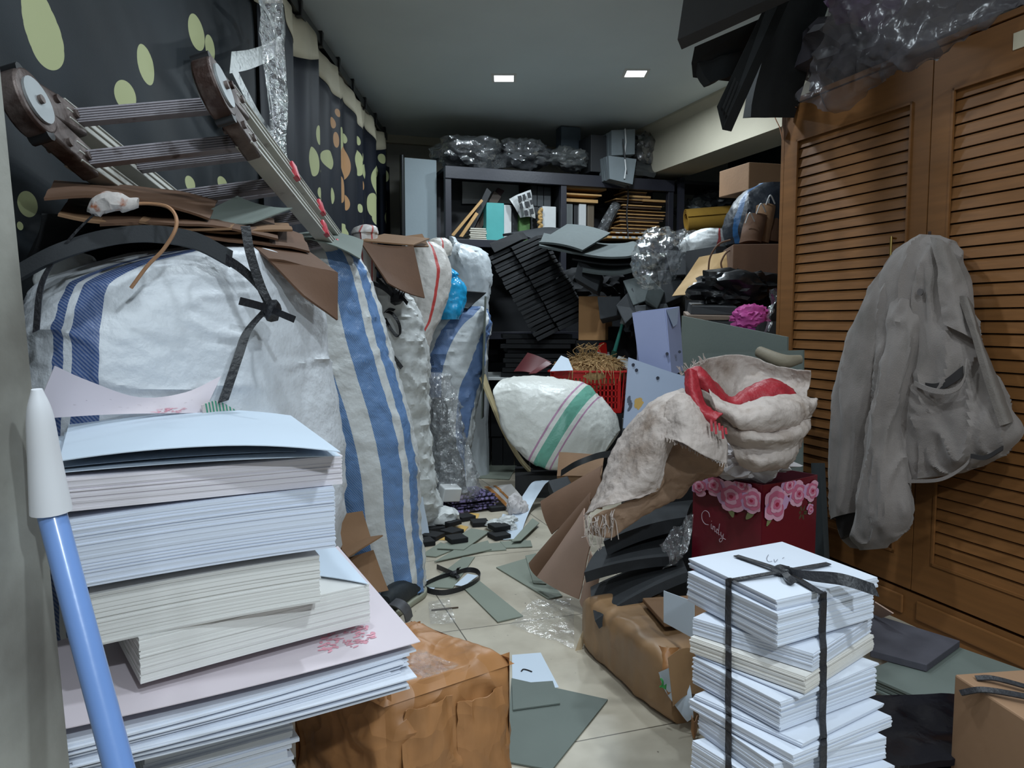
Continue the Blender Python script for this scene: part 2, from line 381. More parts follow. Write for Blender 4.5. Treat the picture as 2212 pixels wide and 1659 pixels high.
FC = [V((-3.2, -2.5, 0)), V((4.6, -2.5, 0)), V((4.6, 10.5, 0)), V((-3.2, 10.5, 0))]
fm = M().add([p for p in FC] + [p - V((0, 0, .08)) for p in FC], [(0, 1, 2, 3), (7, 6, 5, 4), (0, 4, 5, 1), (1, 5, 6, 2), (2, 6, 7, 3), (3, 7, 4, 0)], 0,
             [((p - t0).dot(SX), (p - t0).dot(SY)) for p in FC] * 2)
struct('floor', fm, floor_mat(), smooth=False)
struct('ceiling', hexa([V((p.x, p.y, CEIL + a)) for a in (0, .08) for p in FC]), m_ceil, smooth=False)
struct('wall_left', hexa([V((LX - .1, 1.05, 0)), V((LX, 1.05, 0)), V((LX, 7.6, 0)), V((LX - .1, 7.6, 0))] + [V((LX - .1, 1.05, CEIL)), V((LX, 1.05, CEIL)), V((LX, 7.6, CEIL)), V((LX - .1, 7.6, CEIL))]), mat('wall_left_paint', (150, 146, 138), .8, .08, 3, .1), smooth=False)
# back wall across the room, parallel to the shelf
BW = V((-1.2, 7.06, 0))
struct('wall_back', obox(BW, SX * 5.2, SY * .1, V((0, 0, CEIL))), mat('wall_back_paint', (170, 166, 156), .8, .08, 3), smooth=False)
struct('trim_1', obox(BW - SY * .05 + V((0, 0, CEIL - .07)), SX * 2.6, SY * .05, V((0, 0, .07))), m_wall, smooth=False)
struct('wall_right', obox(WP0 - WN * .62 - WD * 5.0, V((0, 0, CEIL)), SX * .1, SY * 6.2), m_walld, smooth=False)
# beam over the alcove on the right of the shelf: pale face, cornice under the ceiling
B0 = P(1426, 367, 6.58); B0.z = 0; BZ = P(1436, 367, 6.55).z
bm_ = obox(B0 - SY * 4.2 + V((0, 0, BZ)), SX * .35, SY * 5.2, V((0, 0, CEIL - BZ)))
struct('wall_beam', bm_, m_wall, smooth=False)
cprof = [(0, 0), (.045, 0), (.045, -.02), (.03, -.035), (.012, -.06), (0, -.075)]
cv = [B0 - SY * a - SX * x + V((0, 0, CEIL + z)) for a in (4.2, -1.0) for x, z in cprof]
struct('trim_2', M().add(cv, [(i, i + 1, i + 7, i + 6) for i in range(5)]), m_wall)
struct('wall_alcove', obox(B0 + SX * 1.5 - SY * 3, SX * .06, SY * 5, V((0, 0, CEIL))), mat('alcove_teal', (34, 58, 60), .8, .1, 4), smooth=False)
# metal-clad pier beside the curtain, and the near wall end on the left
pa = P(876, 520, 6.12); pb = P(944, 520, 6.22); pa.z = pb.z = 0
struct('wall_pier', obox(pa, pb - pa, SY * .2, V((0, 0, P(900, 342, 6.15).z))), mat('pier_paint', (140, 152, 158), .6, .1, 2, .05), smooth=False)
nw = mat('near_wall_stone', (146, 145, 138), .5, .30, 4, .1, 30, dirt=(84, 80, 74), dscale=5, dlim=(.42, .72))
ne = P(100, 1100, .80)
struct('wall_near', hexa([V((ne.x - .9, .45, 0)), V((ne.x + .04, .45, 0)), V((ne.x + .04, .80, 0)), V((ne.x - .9, .80, 0))] + [V((ne.x - .9, .45, CEIL)), V((ne.x - .09, .45, CEIL)), V((ne.x - .09, .80, CEIL)), V((ne.x - .9, .80, CEIL))]), nw, smooth=False)
# recessed downlights in the ceiling
m_lamp = emit('downlight_diffuser', (240, 246, 255), 9); m_trimw = mat('lamp_trim', (225, 225, 220), .5)
LN = ['square ceiling downlight above the black shelf, nearest the curtain', 'square ceiling downlight above the black shelf, beside the pale beam', 'square ceiling downlight cut by the upper edge of the photo']
for (x, y, e), lb in zip(LAMPS_SEEN, LN):
    fr = M(); s, q, z = .085, .066, CEIL
    for a, b in ((-1, 0), (1, 0), (0, -1), (0, 1)):
        hx, hy = ((s - q) / 2, s) if a else (q, (s - q) / 2)
        c = V((x + a * (s + q) / 2, y + b * (s + q) / 2, z - .004)); fr.join(obox(c - V((hx, hy, .004)), (2 * hx, 0, 0), (0, 2 * hy, 0), (0, 0, .008)))
    pn = obox(V((x - q, y - q, z - .005)), (2 * q, 0, 0), (0, 2 * q, 0), (0, 0, .005))
    thing('ceiling_downlight', lb, 'ceiling light', [('trim_ring', fr, m_trimw, dict(smooth=False)), ('diffuser', pn, m_lamp, dict(smooth=False))], 'ceiling downlights')

# ---------------------------------------------------------------- wardrobe with louvred doors
def WL(s, z, off=0): return WP0 + WD * s + WN * off + V((0, 0, z))
def sof(px, py): p = WP(px, py); return (p - WP0).dot(WD), p.z
m_wood = mat('wardrobe_wood', (126, 84, 46), .55, .12, 3, .03, 40, spec=.3, stretch=(1, 1, 14))
m_woodh = mat('wardrobe_slat_wood', (126, 84, 46), .55, .12, 3, .03, 40, spec=.3, stretch=(3, 3, 30))
m_woodd = mat('wardrobe_recess', (70, 44, 22), .7)
s_mid = sof(1997, 600)[0]; s_l = sof(1683, 700)[0]; z_top = sof(1998, 112)[1]; z_bot = sof(1970, 1275)[1]
dw = s_l - s_mid; s_r = s_mid - dw
def wbox(s0, s1, z0, z1, o0, o1): return obox(WL(s0, z0, o0), WD * (s1 - s0), WN * (o1 - o0), V((0, 0, z1 - z0)))
DEP = .56
body = wbox(s_r - .02, s_l + .02, .0, z_bot - .012, -DEP, -.004)
body.join(wbox(s_l, s_l + .02, z_bot, z_top, -DEP, .0)); body.join(wbox(s_r - .02, s_r, z_bot, z_top, -DEP, .0))
body.join(wbox(s_r - .02, s_l + .02, z_top - .0, z_top + .02, -DEP, .004)); body.join(wbox(s_r, s_l, z_bot, z_top, -.10, -.09))
parts = [('carcass', body, m_wood, dict(smooth=False))]
def door(s0, s1, hs):
    e = .0025; f = M(); sw = .082; zt, zb = z_top - .006, z_bot
    lt, lb = zt - .15, zb + .115
    f.join(wbox(s0 + e, s0 + sw, zb, zt, -.022, .0)); f.join(wbox(s1 - sw, s1 - e, zb, zt, -.022, .0))
    f.join(wbox(s0 + sw, s1 - sw, lt, zt, -.022, .0)); f.join(wbox(s0 + sw, s1 - sw, zb, lb, -.022, .0))
    for a, b, c, d in ((s0 + sw, s0 + sw + .008, lb, lt), (s1 - sw - .008, s1 - sw, lb, lt), (s0 + sw, s1 - sw, lb, lb + .008), (s0 + sw, s1 - sw, lt - .008, lt)):
        f.join(wbox(a, b, c, d, -.004, .004))
    sl = M(); n = int(round((lt - lb) / .0405)); h = (lt - lb) / n
    for i in range(n):
        z = lb + i * h; a, b = s0 + sw + .003, s1 - sw - .003
        # each slat leans: its lower edge stands proud of the one below
        sl.add([WL(a, z + .003, -.005), WL(b, z + .003, -.005), WL(b, z + h - .0015, -.0115), WL(a, z + h - .0015, -.0115), WL(a, z + .003, -.012), WL(b, z + .003, -.012), WL(b, z + h - .0015, -.0185), WL(a, z + h - .0015, -.0185)],
               [(0, 1, 2, 3), (7, 6, 5, 4), (0, 4, 5, 1), (2, 6, 7, 3), (0, 3, 7, 4), (1, 5, 6, 2)])
    return f, sl
f1, l1 = door(s_mid, s_l, 0); f2, l2 = door(s_r, s_mid, 0)
hp = WP(1935, 532); hs = (hp - WP0).dot(WD)
hd = tube([WL(hs, hp.z - .035, .022), WL(hs, hp.z + .035, .022)], .005, 8).join(tube([WL(hs, hp.z - .028, 0), WL(hs, hp.z - .028, .022)], .004, 6)).join(tube([WL(hs, hp.z + .028, 0), WL(hs, hp.z + .028, .022)], .004, 6))
pl = WP(2204, 86); ps = (pl - WP0).dot(WD)
parts += [('door', f1, m_wood, dict(smooth=False, subs=[('louvre_slats', l1, m_woodh, dict(smooth=False)), ('handle', hd, mat('brass', (190, 160, 95), .3, metal=1), {'label': 'slim brass pull'})])),
          ('door', f2, m_wood, dict(smooth=False, subs=[('louvre_slats', l2, m_woodh, dict(smooth=False))])),
          ('sticker_plate', wbox(ps - .03, ps + .02, pl.z - .025, pl.z + .025, 0, .004), mat('plate_cream', (205, 195, 170), .5), dict(smooth=False, label='small cream plate'))]
# framed plinth panels under the doors
pz = z_bot - .03
parts.append(('plinth', wbox(s_r, s_mid - .03, .03, pz, -.004, .006).join(wbox(s_mid + .03, s_l, .03, pz, -.004, .006)), m_wood, dict(bevel=.006, smooth=False)))
thing('wardrobe', 'tall orange-brown wooden wardrobe with two louvred doors', 'wardrobe', parts)

# ---------------------------------------------------------------- dotted curtain along the left wall
def dots_mat(name, base, dots, X):
    m = bpy.data.materials.new(name); N, L, b = nt(m); b.inputs['Roughness'].default_value = .6; b.inputs['Specular IOR Level'].default_value = .3
    tc = N.new('ShaderNodeTexCoord'); acc = {}
    for (px, py, hw, hh, c, ang) in dots:
        Y = X * FPX / (px - CX); z = P(px, py, Y).z
        ry = hw * Y * Y / (FPX * abs(X)); rz = hh * Y / FPX
        mp = N.new('ShaderNodeMapping'); mp.vector_type = 'TEXTURE'; mp.inputs['Location'].default_value = (Y, z, 0)
        mp.inputs['Rotation'].default_value = (0, 0, ang); mp.inputs['Scale'].default_value = (ry, rz, 1)
        L.new(tc.outputs['UV'], mp.inputs[0]); ln = N.new('ShaderNodeVectorMath'); ln.operation = 'LENGTH'; L.new(mp.outputs[0], ln.inputs[0])
        lt = N.new('ShaderNodeMath'); lt.operation = 'LESS_THAN'; lt.inputs[1].default_value = 1; L.new(ln.outputs['Value'], lt.inputs[0])
        if c in acc:
            mx = N.new('ShaderNodeMath'); mx.operation = 'MAXIMUM'; L.new(acc[c], mx.inputs[0]); L.new(lt.outputs[0], mx.inputs[1]); acc[c] = mx.outputs[0]
        else: acc[c] = lt.outputs[0]
    nz = N.new('ShaderNodeTexNoise'); nz.inputs['Scale'].default_value = 3; nz.inputs['Detail'].default_value = 6; L.new(tc.outputs['UV'], nz.inputs['Vector'])
    r = N.new('ShaderNodeValToRGB'); r.color_ramp.elements[0].position = .35; r.color_ramp.elements[0].color = (*lin(base), 1); r.color_ramp.elements[1].position = .75; r.color_ramp.elements[1].color = (*lin(tuple(min(255, int(x * 1.35 + 6)) for x in base)), 1)
    L.new(nz.outputs[0], r.inputs[0]); cur = r.outputs[0]
    for c, s in acc.items():
        x = N.new('ShaderNodeMixRGB'); x.inputs[2].default_value = (*lin(c), 1); L.new(s, x.inputs[0]); L.new(cur, x.inputs[1]); cur = x.outputs[0]
    L.new(cur, b.inputs['Base Color'])
    n = N.new('ShaderNodeTexNoise'); n.inputs['Scale'].default_value = 300; L.new(tc.outputs['UV'], n.inputs['Vector']); u = N.new('ShaderNodeBump'); u.inputs['Strength'].default_value = .15; L.new(n.outputs[0], u.inputs['Height']); L.new(u.outputs[0], b.inputs['Normal'])
    return m
YG, OG = (176, 180, 134), (180, 136, 94)
near_dots = [(160, 100, 33, 46, YG, .1), (157, 84, 36, 48, YG, .1), (153, 66, 37, 50, YG, .1), (149, 48, 35, 50, YG, .1), (145, 30, 31, 50, YG, .1), (141, 12, 27, 48, YG, .1), (137, -6, 22, 46, YG, .1), (134, -22, 18, 44, YG, .1), (462, 70, 17, 35, YG, .12), (488, 105, 9, 27, YG, .1), (345, 140, 20, 40, YG, .15), (299, 206, 20, 30, YG, .15), (105, 441, 20, 27, YG, 0), (433, 397, 12, 16, YG, 0), (505, 396, 10, 14, YG, 0), (88, 488, 7, 9, YG, 0)]
far_dots = [(681, 349, 9, 30, YG, 0), (717, 345, 8, 19, YG, 0), (705, 366, 4, 12, YG, 0), (740, 350, 3, 10, YG, 0), (756, 352, 8, 34, OG, 0), (751, 310, 3.5, 34, YG, 0), (775, 352, 8, 26, YG, 0), (797, 371, 4, 15, YG, 0), (793, 338, 2, 11, YG, 0), (814, 395, 9, 35, YG, 0), (820, 364, 6, 25, YG, 0),
            (724, 265, 4, 11, OG, 0), (730, 244, 3, 8, OG, 0), (690, 292, 4, 20, YG, 0), (759, 299, 3, 10, YG, 0), (776, 304, 3, 9, YG, 0), (728, 302, 3, 16, OG, 0), (690, 416, 3, 11, YG, 0), (722, 423, 4, 17, YG, 0), (748, 409, 5, 28, OG, 0), (759, 438, 4, 16, OG, 0), (778, 450, 3, 9, YG, 0), (806, 443, 4, 25, YG, 0),
            (837, 443, 2, 13, YG, 0), (832, 472, 3, 14, YG, 0), (808, 471, 3, 14, YG, 0), (698, 454, 9, 30, YG, 0), (786, 480, 4, 10, YG, 0), (828, 343, 2, 10, YG, 0), (793, 400, 2, 10, OG, 0), (750, 500, 12, 16, YG, 0), (845, 380, 1.5, 12, YG, 0)]
CXN, CXF = -1.075, -1.055
def near_curtain(u, v):
    Y = 1.0 + 2.35 * u; z = .95 + (CEIL - .04 - .95) * v
    d = .012 * math.sin(Y * 5 + 1.2 * z) + .025 * noise.noise(V((Y * 1.5, z * 1.2 + Y, 3))) + .012 * noise.noise(V((Y * 5 + z * 4, z * 2, 1)))
    return V((CXN + d - .02, Y, z))
nc = patch(near_curtain, 90, 60, .0, uvr=(1.0, .95, 3.35, CEIL - .04))
one('curtain', nc, dots_mat('curtain_near', (13, 20, 26), near_dots, CXN), 'dark curtain with large pale yellow drops hanging behind the ladder', 'curtain', 'dotted curtains', solid=.002)
zr = 2.60       # rail height
def ztop(Y): return zr - .09 - .10 * abs(math.sin(Y * 4.4)) - .02 * noise.noise(V((Y * 3, 0, 0)))
def fold(Y, z): 
    k = min(1, max(0, (z - .9) / 1.5))
    return .026 * math.sin(Y * 11 + .8 * math.sin(Y * 3)) * (.35 + .65 * k) + .012 * math.sin(Y * 27)
def far_curtain(u, v):
    Y = 3.36 + 3.4 * u; z = .7 + (ztop(Y) - .7) * v
    return V((CXF + fold(Y, z), Y, z))
G = patch(far_curtain, 200, 24); G.uv = [(p.y, p.z) for p in G.v]
def header(u, v):
    Y = 3.3 + 3.4 * u; a = ztop(Y) - .004; z = a + (zr - .005 + .02 * math.sin(Y * 8) - a) * v
    return V((CXF + fold(Y, z) * (1 - .5 * v) + .003, Y, z))
thing('curtain', 'dark pleated curtain with small pale drops behind the striped sacks', 'curtain', [('drape', G, dots_mat('curtain_far', (14, 18, 28), far_dots, CXF), dict(solid=.002)), ('header_tape', patch(header, 160, 4), mat('header_cream', (200, 192, 168), .7, .08, 6), dict(solid=.002, label='cream heading band'))], 'dotted curtains')
rl = [obox(V((LX + .055, 2.2, zr)), V((.03, 0, 0)), V((0, 4.4, 0)), V((0, 0, .05)))]
clips = []
for i in range(9):
    Y = 3.1 + i * .42; clips.append(('bracket', cbox((LX + .05, Y, zr + .03), .09, .035, .085), mat('clip_black', (26, 26, 28), .4), dict(bevel=.004)))
thing('curtain_rail', 'black metal curtain rail with brackets running under the ceiling', 'rail', [('rail_bar', rl[0], mat('rail_black', (36, 38, 40), .35, metal=.4))] + clips)
pv = P(870, 520, 6.08); one('metal_post', tube([V((pv.x, 6.08, 0)), V((pv.x, 6.08, P(872, 335, 6.08).z))], .018, 10), mat('rail_black', (36, 38, 40)), 'thin black upright post at the curtain end beside the grey pier', 'post')
# clear film hung in a vertical bunch over the curtain
def filmf(u, v):
    Y = 3.02 + .34 * u + .05 * math.sin(v * 5); z = 1.62 + (CEIL - .06 - 1.62) * v
    q = V((Y * 9, z * 2.0, 0)); return V((-.96 + .05 * noise.noise(q) + .03 * abs(noise.noise(q * 2.7 + V((3, 1, 0)))), Y, z))
one('plastic_film', patch(filmf, 40, 80), film('film_bright', body=.14, gloss=.85, rough=.10, bscale=30), 'crumpled clear plastic film hanging down over the curtain', 'plastic film', solid=0)
def tapefn(pts, wd, seed):
    pp = [P(x, y, (CXN + .075) * FPX / (x - CX)) for x, y in pts]
    return ribbon(pp, wd, V((0, .75, .65)) if seed % 2 else V((0, .3, .95)), .001, steps=14)
tp = tapefn([(498, 135), (540, 128), (580, 112), (608, 92)], .085, 0).join(tapefn([(505, 150), (530, 200), (560, 255), (592, 300)], .05, 1)).join(tapefn([(575, 150), (582, 210), (590, 262)], .05, 1)).join(tapefn([(560, 0), (585, 40), (597, 85)], .03, 1))
one('adhesive_tape', tp, mat('tape_grey', (170, 174, 172), .35, .1, 5, .3, 40, dirt=(60, 66, 70), dscale=16, dlim=(.58, .64)), 'torn strips of pale sticky tape stuck crosswise on the curtain', 'tape')
# ================================================================ ladder lying on the sacks
m_alu = mat('ladder_aluminium', (146, 140, 146), .55, .14, 14, .1, 90, metal=.1, dirt=(86, 74, 72), dscale=24, dlim=(.58, .72))
m_rail = mat('ladder_rail', (176, 174, 166), .5, .08, 10, .06, 60, metal=.1, dirt=(120, 112, 104), dscale=14, dlim=(.6, .75)); m_hinge = mat('hinge_steel', (104, 92, 88), .5, .35, 18, .25, 60, metal=.5, dirt=(58, 40, 34), dscale=14, dlim=(.45, .6))
m_disc = mat('hinge_disc', (168, 172, 174), .4, .08, 10, metal=.5); m_redp = mat('red_plastic', (186, 52, 66), .4); m_blackp = mat('black_plastic', (20, 20, 22), .45)
HR, HL = P(462, 192, 1.72), P(58, 224, 1.56)
ld = (P(733, 508, 2.93) - P(515, 213, 1.85)).normalized(); lw = (HL - HR); lwn = lw.normalized(); ln = ld.cross(lwn); ln = ln if ln.z > 0 else -ln; ln.normalize()
lwn = (lwn - ld * lwn.dot(ld)).normalized()
def rod(a, b, wv, hv):   # bar of rectangular section
    return obox(a - wv / 2 - hv / 2, b - a, wv, hv)
parts = []
for H, sgn in ((HR, 1), (HL, -1)):
    for off in (.05, -.05):
        a = H + ln * off + ld * .13; b = H + ln * off + ld * 1.33
        r = rod(a, b, lwn * .034, ln * .048).join(rod(a, b, lwn * .042, ln * .005)).join(rod(a + ln * .022, b + ln * .022, lwn * .042, ln * .005)).join(rod(a - ln * .022, b - ln * .022, lwn * .042, ln * .005))
        subs = []
        for t in ((.62, .95) if off > 0 else (.88, 1.1)):
            c = H + ln * off + ld * t - lwn * .02 * sgn
            subs.append(('locking_tab', rod(c - ld * .022, c + ld * .022, lwn * .018, ln * .05), m_redp, dict(bevel=.004, label='red plastic tab')))
        parts.append(('rail', r, m_rail, dict(smooth=False, bevel=.002, subs=subs)))
        # hinge arm running into the rail
        arm = rod(H + ln * off * .45 + ld * .01, H + ln * off + ld * .2, lwn * .038, ln * .07)
        subs = [('bolt', tube([H + ln * off + ld * t - lwn * .026, H + ln * off + ld * t + lwn * .026], .009, 10), m_hinge) for t in (.09, .16)]
        parts.append(('hinge_arm', arm, m_hinge, dict(bevel=.006, subs=subs)))
    dk = tube([H - lwn * .021, H + lwn * .021], .066, 28)
    parts.append(('hinge', dk, m_hinge, dict(bevel=.005, subs=[('hinge_disc', tube([H - lwn * .026, H + lwn * .026], .047, 24), m_disc), ('pin', tube([H - lwn * .033, H + lwn * .033], .009, 10), m_hinge),
        ('end_cap', tube([H - ld * .03 + ln * .05 - lwn * .02, H - ld * .03 + ln * .05 + lwn * .02], .016, 10), m_blackp), ('end_cap', tube([H - ln * .06 + ld * .02 - lwn * .02, H - ln * .06 + ld * .02 + lwn * .02], .016, 10), m_blackp)])))
for off in (.05, -.05):
    for t in (.17, .45, .73, 1.01, 1.25):
        a = HR + ln * off + ld * t; b = HL + ln * off + ld * t
        g = rod(a, b, ld * .026, ln * .034)
        for k in range(5): g.join(rod(a + ln * (.012 - .006 * k) - ld * .0145, b + ln * (.012 - .006 * k) - ld * .0145, ld * .003, ln * .003))
        parts.append(('rung', g, m_alu, dict(smooth=False, bevel=.002)))
thing('folding_ladder', 'scuffed aluminium folding ladder lying over the cardboard and white sacks', 'ladder', parts)

# ================================================================ stuffed woven sacks
BLUE, WHT = (58, 104, 158), (208, 212, 216)
def ufr(t, n):
    x = 2 * t - 1; c = math.copysign(abs(x) ** (n / 2), x); return (2 * PI - math.acos(max(-1, min(1, c)))) / (2 * PI)
def bands(ts, n, c): return [(ufr(a, n), ufr(b, n), c) for a, b in ts]
m_bigsack = striped('big_sack_weave', (206, 209, 214), [(.543, .561, (44, 74, 128)), (.574, .608, (44, 74, 128))], bump=.35)
S1 = sack_px([(532, 420, 470, 1.85, 1.90, .5), (545, 330, 545, 1.70, 1.98, .75), (575, 205, 620, 1.62, 2.04, .9), (620, 105, 640, 1.55, 2.06, 1), (690, 66, 655, 1.50, 2.08, 1.05), (780, 56, 668, 1.48, 2.08, 1.1), (880, 54, 684, 1.47, 2.07, 1.1), (1050, 54, 700, 1.46, 2.06, 1.1), (1300, 66, 660, 1.46, 1.98, .95), (1500, 110, 610, 1.46, 1.92, .85)],
             .19, n=2.6, steps=110, seg=150, wr=.014, ws=4.5, seed=3, aniso=(.6, .6, 1.9), fine=.003, fs=17)
zmin = min(p.z for p in S1.v)
for p in S1.v:                                   # let the sack stand on the floor
    if p.z < .9: p.z = .9 - (.9 - p.z) * .9 / (.9 - zmin)
rope_l = [P(x, y, Y) for x, y, Y in ((283, 622, 1.46), (318, 575, 1.46), (352, 540, 1.46), (378, 498, 1.46), (380, 468, 1.47), (362, 447, 1.5), (325, 440, 1.52), (288, 440, 1.52))]
one('woven_sack', S1, m_bigsack, 'huge bulging white sack with dark blue bands behind the tall paper stack', 'sack', 'woven plastic sacks')
m_strap = mat('black_strap', (30, 30, 34), .45, .25, 20, .3, 120)
def knot(c, r, seed): return crumple(c, r, seed, .5, 2)
K = P(585, 668, 1.63)
st = ribbon([P(x, y, Y) for x, y, Y in ((530, 488, 1.60), (540, 545, 1.60), (562, 615, 1.61), (585, 665, 1.62))], .019, V((.8, .4, .1)), .002, 20)
st.join(ribbon([P(x, y, Y) for x, y, Y in ((455, 540, 1.64), (520, 580, 1.62), (565, 625, 1.61), (588, 668, 1.62))], .019, V((.3, .2, .9)), .002, 20))
st.join(ribbon([P(x, y, Y) for x, y, Y in ((575, 668, 1.62), (535, 715, 1.60), (515, 770, 1.57), (482, 868, 1.54))], .022, V((.8, .5, .25)), .002, 20))
st.join(ribbon([P(x, y, Y) for x, y, Y in ((585, 668, 1.62), (550, 658, 1.58), (518, 650, 1.55))], .016, V((.2, .2, .9)), .003, 10)).join(ribbon([P(x, y, Y) for x, y, Y in ((585, 668, 1.62), (612, 680, 1.58), (636, 690, 1.56))], .014, V((.3, .2, .9)), .003, 10)).join(knot(K, .02, 4))
one('black_strap', st, m_strap, 'black plastic strap knotted across the front of the huge white sack', 'strap')
m_ssack = striped('striped_sack_weave', (212, 214, 214), bands([(.14, .32), (.53, .74), (.82, .92)], 3.0, (70, 120, 178)), rough=.32, bump=.3, hatch=.3)
S2 = sack_px([(524, 650, 700, 2.85, 2.88, .5), (535, 610, 750, 2.84, 2.92, .8), (580, 590, 785, 2.83, 2.95, .95), (640, 592, 803, 2.84, 2.98, 1), (720, 605, 826, 2.86, 3.0, 1.05), (800, 628, 852, 2.88, 3.02, 1.05), (900, 662, 878, 2.90, 3.04, 1.08), (1000, 690, 896, 2.93, 3.06, 1.1), (1100, 712, 897, 2.97, 3.08, 1.1), (1190, 735, 908, 3.0, 3.1, 1.05), (1250, 760, 912, 3.02, 3.1, 1), (1286, 800, 890, 3.05, 3.1, .8)],
             .19, n=3.0, steps=120, seg=120, wr=.010, ws=6, seed=11, aniso=(.9, .9, 1.2), fine=.006, fs=20)
one('woven_sack', S2, m_ssack, 'tall white sack with broad light blue vertical stripes standing on the floor', 'sack', 'woven plastic sacks')
m_wsack = mat('white_sack', (205, 207, 206), .42, .05, 5, .35, 40)
S3 = sack_px([(603, 812, 846, 3.7, 3.72, .4), (625, 800, 866, 3.7, 3.75, .6), (660, 790, 892, 3.75, 3.8, .8), (730, 790, 916, 3.8, 3.86, 1), (820, 800, 922, 3.86, 3.92, 1.1), (920, 815, 925, 3.95, 4.0, 1.15), (1020, 830, 934, 4.0, 4.06, 1.15), (1090, 850, 948, 4.05, 4.1, 1.1), (1122, 875, 952, 4.1, 4.13, .9)],
             .2, n=2.6, steps=110, seg=110, wr=.018, ws=6, seed=23, aniso=(.8, .8, 2.2), fine=.009, fs=14)
one('woven_sack', S3, m_wsack, 'plain white crinkled sack standing behind the striped one, black ties at its neck', 'sack', 'woven plastic sacks')
bs = M()
for (x0, y0, x1, y1) in ((850, 640, 790, 585), (850, 640, 812, 575), (856, 642, 838, 580), (862, 640, 868, 582), (866, 640, 884, 598), (868, 642, 892, 612), (862, 642, 880, 655), (858, 640, 828, 600), (852, 642, 806, 612)):
    bs.join(ribbon([P(x0, y0, 3.62), P((x0 + x1) / 2, (y0 + y1) / 2 - 4, 3.5), P(x1, y1, 3.4)], .018, V((.3, .3, .9)), .004, 8))
bs.join(crumple(P(858, 642, 3.62), .035, 2, .5, 2))
one('black_strap', bs, m_strap, 'bunch of short black strips tied round the neck of the plain white sack', 'strap')
lp = [P(x, y, Y) for x, y, Y in ((832, 672, 3.62), (848, 678, 3.58), (862, 700, 3.57), (864, 722, 3.58), (855, 724, 3.58), (838, 700, 3.6), (830, 680, 3.62), (838, 668, 3.6), (852, 670, 3.58))]
one('black_strap', ribbon(lp, .016, V((.5, .6, .6)), .003, 40), m_strap, 'narrow black strap making a drooping loop on the plain white sack', 'strap')
one('black_strap', ribbon([P(832, 752, 3.66), P(850, 772, 3.62), P(868, 795, 3.62)], .02, V((.6, .1, .6)), .003, 12), m_strap, 'short loose black strip lying against the plain white sack', 'strap')
m_bsack = striped('folded_sack_weave', (200, 204, 206), [(.60, .69, (72, 108, 160)), (.80, .90, (72, 108, 160))], bump=.3)
S4 = sack_px([(662, 985, 1040, 4.99, 5.04, .5), (680, 945, 1052, 4.96, 5.08, .8), (730, 918, 1046, 4.94, 5.09, 1), (800, 915, 1036, 4.94, 5.09, 1.1), (880, 935, 1015, 4.96, 5.08, 1.05), (960, 955, 1002, 4.98, 5.06, .9), (1050, 965, 1012, 5.00, 5.08, .9), (1075, 975, 1005, 5.02, 5.06, .6)],
             .2, n=2.5, steps=90, seg=96, wr=.022, ws=5, seed=31, aniso=(1, 1, 1.6), fine=.008, fs=14)
S4.uv = [(u + .40 * v - .13, v) for u, v in S4.uv]
o4 = one('woven_sack', S4, m_bsack, 'slumped white sack with slanting blue stripes below the small bright blue bag', 'sack', 'woven plastic sacks')
m_rsack = striped('red_line_weave', (208, 203, 198), [(ufr(.5, 2.4), ufr(.56, 2.4), (196, 60, 56))], bump=.3, hatch=.1)
S5 = sack_px([(525, 905, 935, 4.52, 4.54, .5), (545, 885, 955, 4.50, 4.57, .8), (590, 872, 966, 4.48, 4.60, 1), (640, 865, 958, 4.48, 4.60, 1.05), (690, 870, 945, 4.50, 4.58, 1), (760, 850, 915, 4.50, 4.58, 1), (1000, 846, 896, 4.74, 4.80, 1), (1085, 850, 896, 4.74, 4.80, 1)], .17, n=2.4, steps=60, seg=80, wr=.014, ws=6, seed=41, fine=.005)
one('woven_sack', S5, m_rsack, 'white sack with one thin red line leaning behind the brown cardboard flap', 'sack', 'woven plastic sacks')
m_rsack2 = striped('red_line_weave_b', (214, 210, 204), [(ufr(.55, 2.2), ufr(.62, 2.2), (196, 80, 76))], bump=.3, hatch=.1)
S6 = sack_px([(515, 938, 960, 4.70, 4.71, .5), (524, 924, 972, 4.69, 4.72, .9), (540, 920, 975, 4.69, 4.72, 1), (556, 930, 966, 4.69, 4.72, .8), (566, 938, 958, 4.70, 4.71, .5)], .08, n=2.2, steps=36, seg=48, wr=.012, ws=14, seed=43)
one('tied_bag', S6, m_rsack2, 'little white bag with a red line sitting on the red-lined sack', 'bag')
S7 = sack_px([(487, 785, 800, 3.45, 3.45, .5), (492, 770, 812, 3.45, 3.47, .9), (505, 764, 816, 3.45, 3.47, 1), (520, 768, 812, 3.45, 3.47, .9), (700, 775, 806, 3.45, 3.47, .9), (1222, 775, 806, 3.45, 3.47, .9)], .08, n=2.2, steps=30, seg=48, wr=.012, ws=12, seed=45)
one('tied_bag', S7, striped('red_line_weave_c', (206, 200, 196), [(.66, .685, (190, 90, 88)), (.82, .845, (190, 90, 88))], bump=.3, hatch=.1), 'small white bag with red lines wedged behind the grey board at the curtain', 'bag')
m_wplas = mat('white_plastic_bag', (190, 196, 200), .3, .06, 5, .3, 30)
S8 = sack_px([(512, 966, 980, 5.42, 5.42, .3), (525, 970, 990, 5.42, 5.43, .4), (536, 966, 1030, 5.42, 5.46, .7), (560, 962, 1054, 5.40, 5.48, 1), (600, 966, 1060, 5.40, 5.50, 1.05), (640, 975, 1052, 5.42, 5.50, 1), (700, 985, 1050, 5.42, 5.50, .9), (1040, 990, 1050, 5.42, 5.50, .9)], .16, n=2.3, steps=60, seg=80, wr=.02, ws=6, seed=51, aniso=(1.4, 1.4, .6), fine=.006)
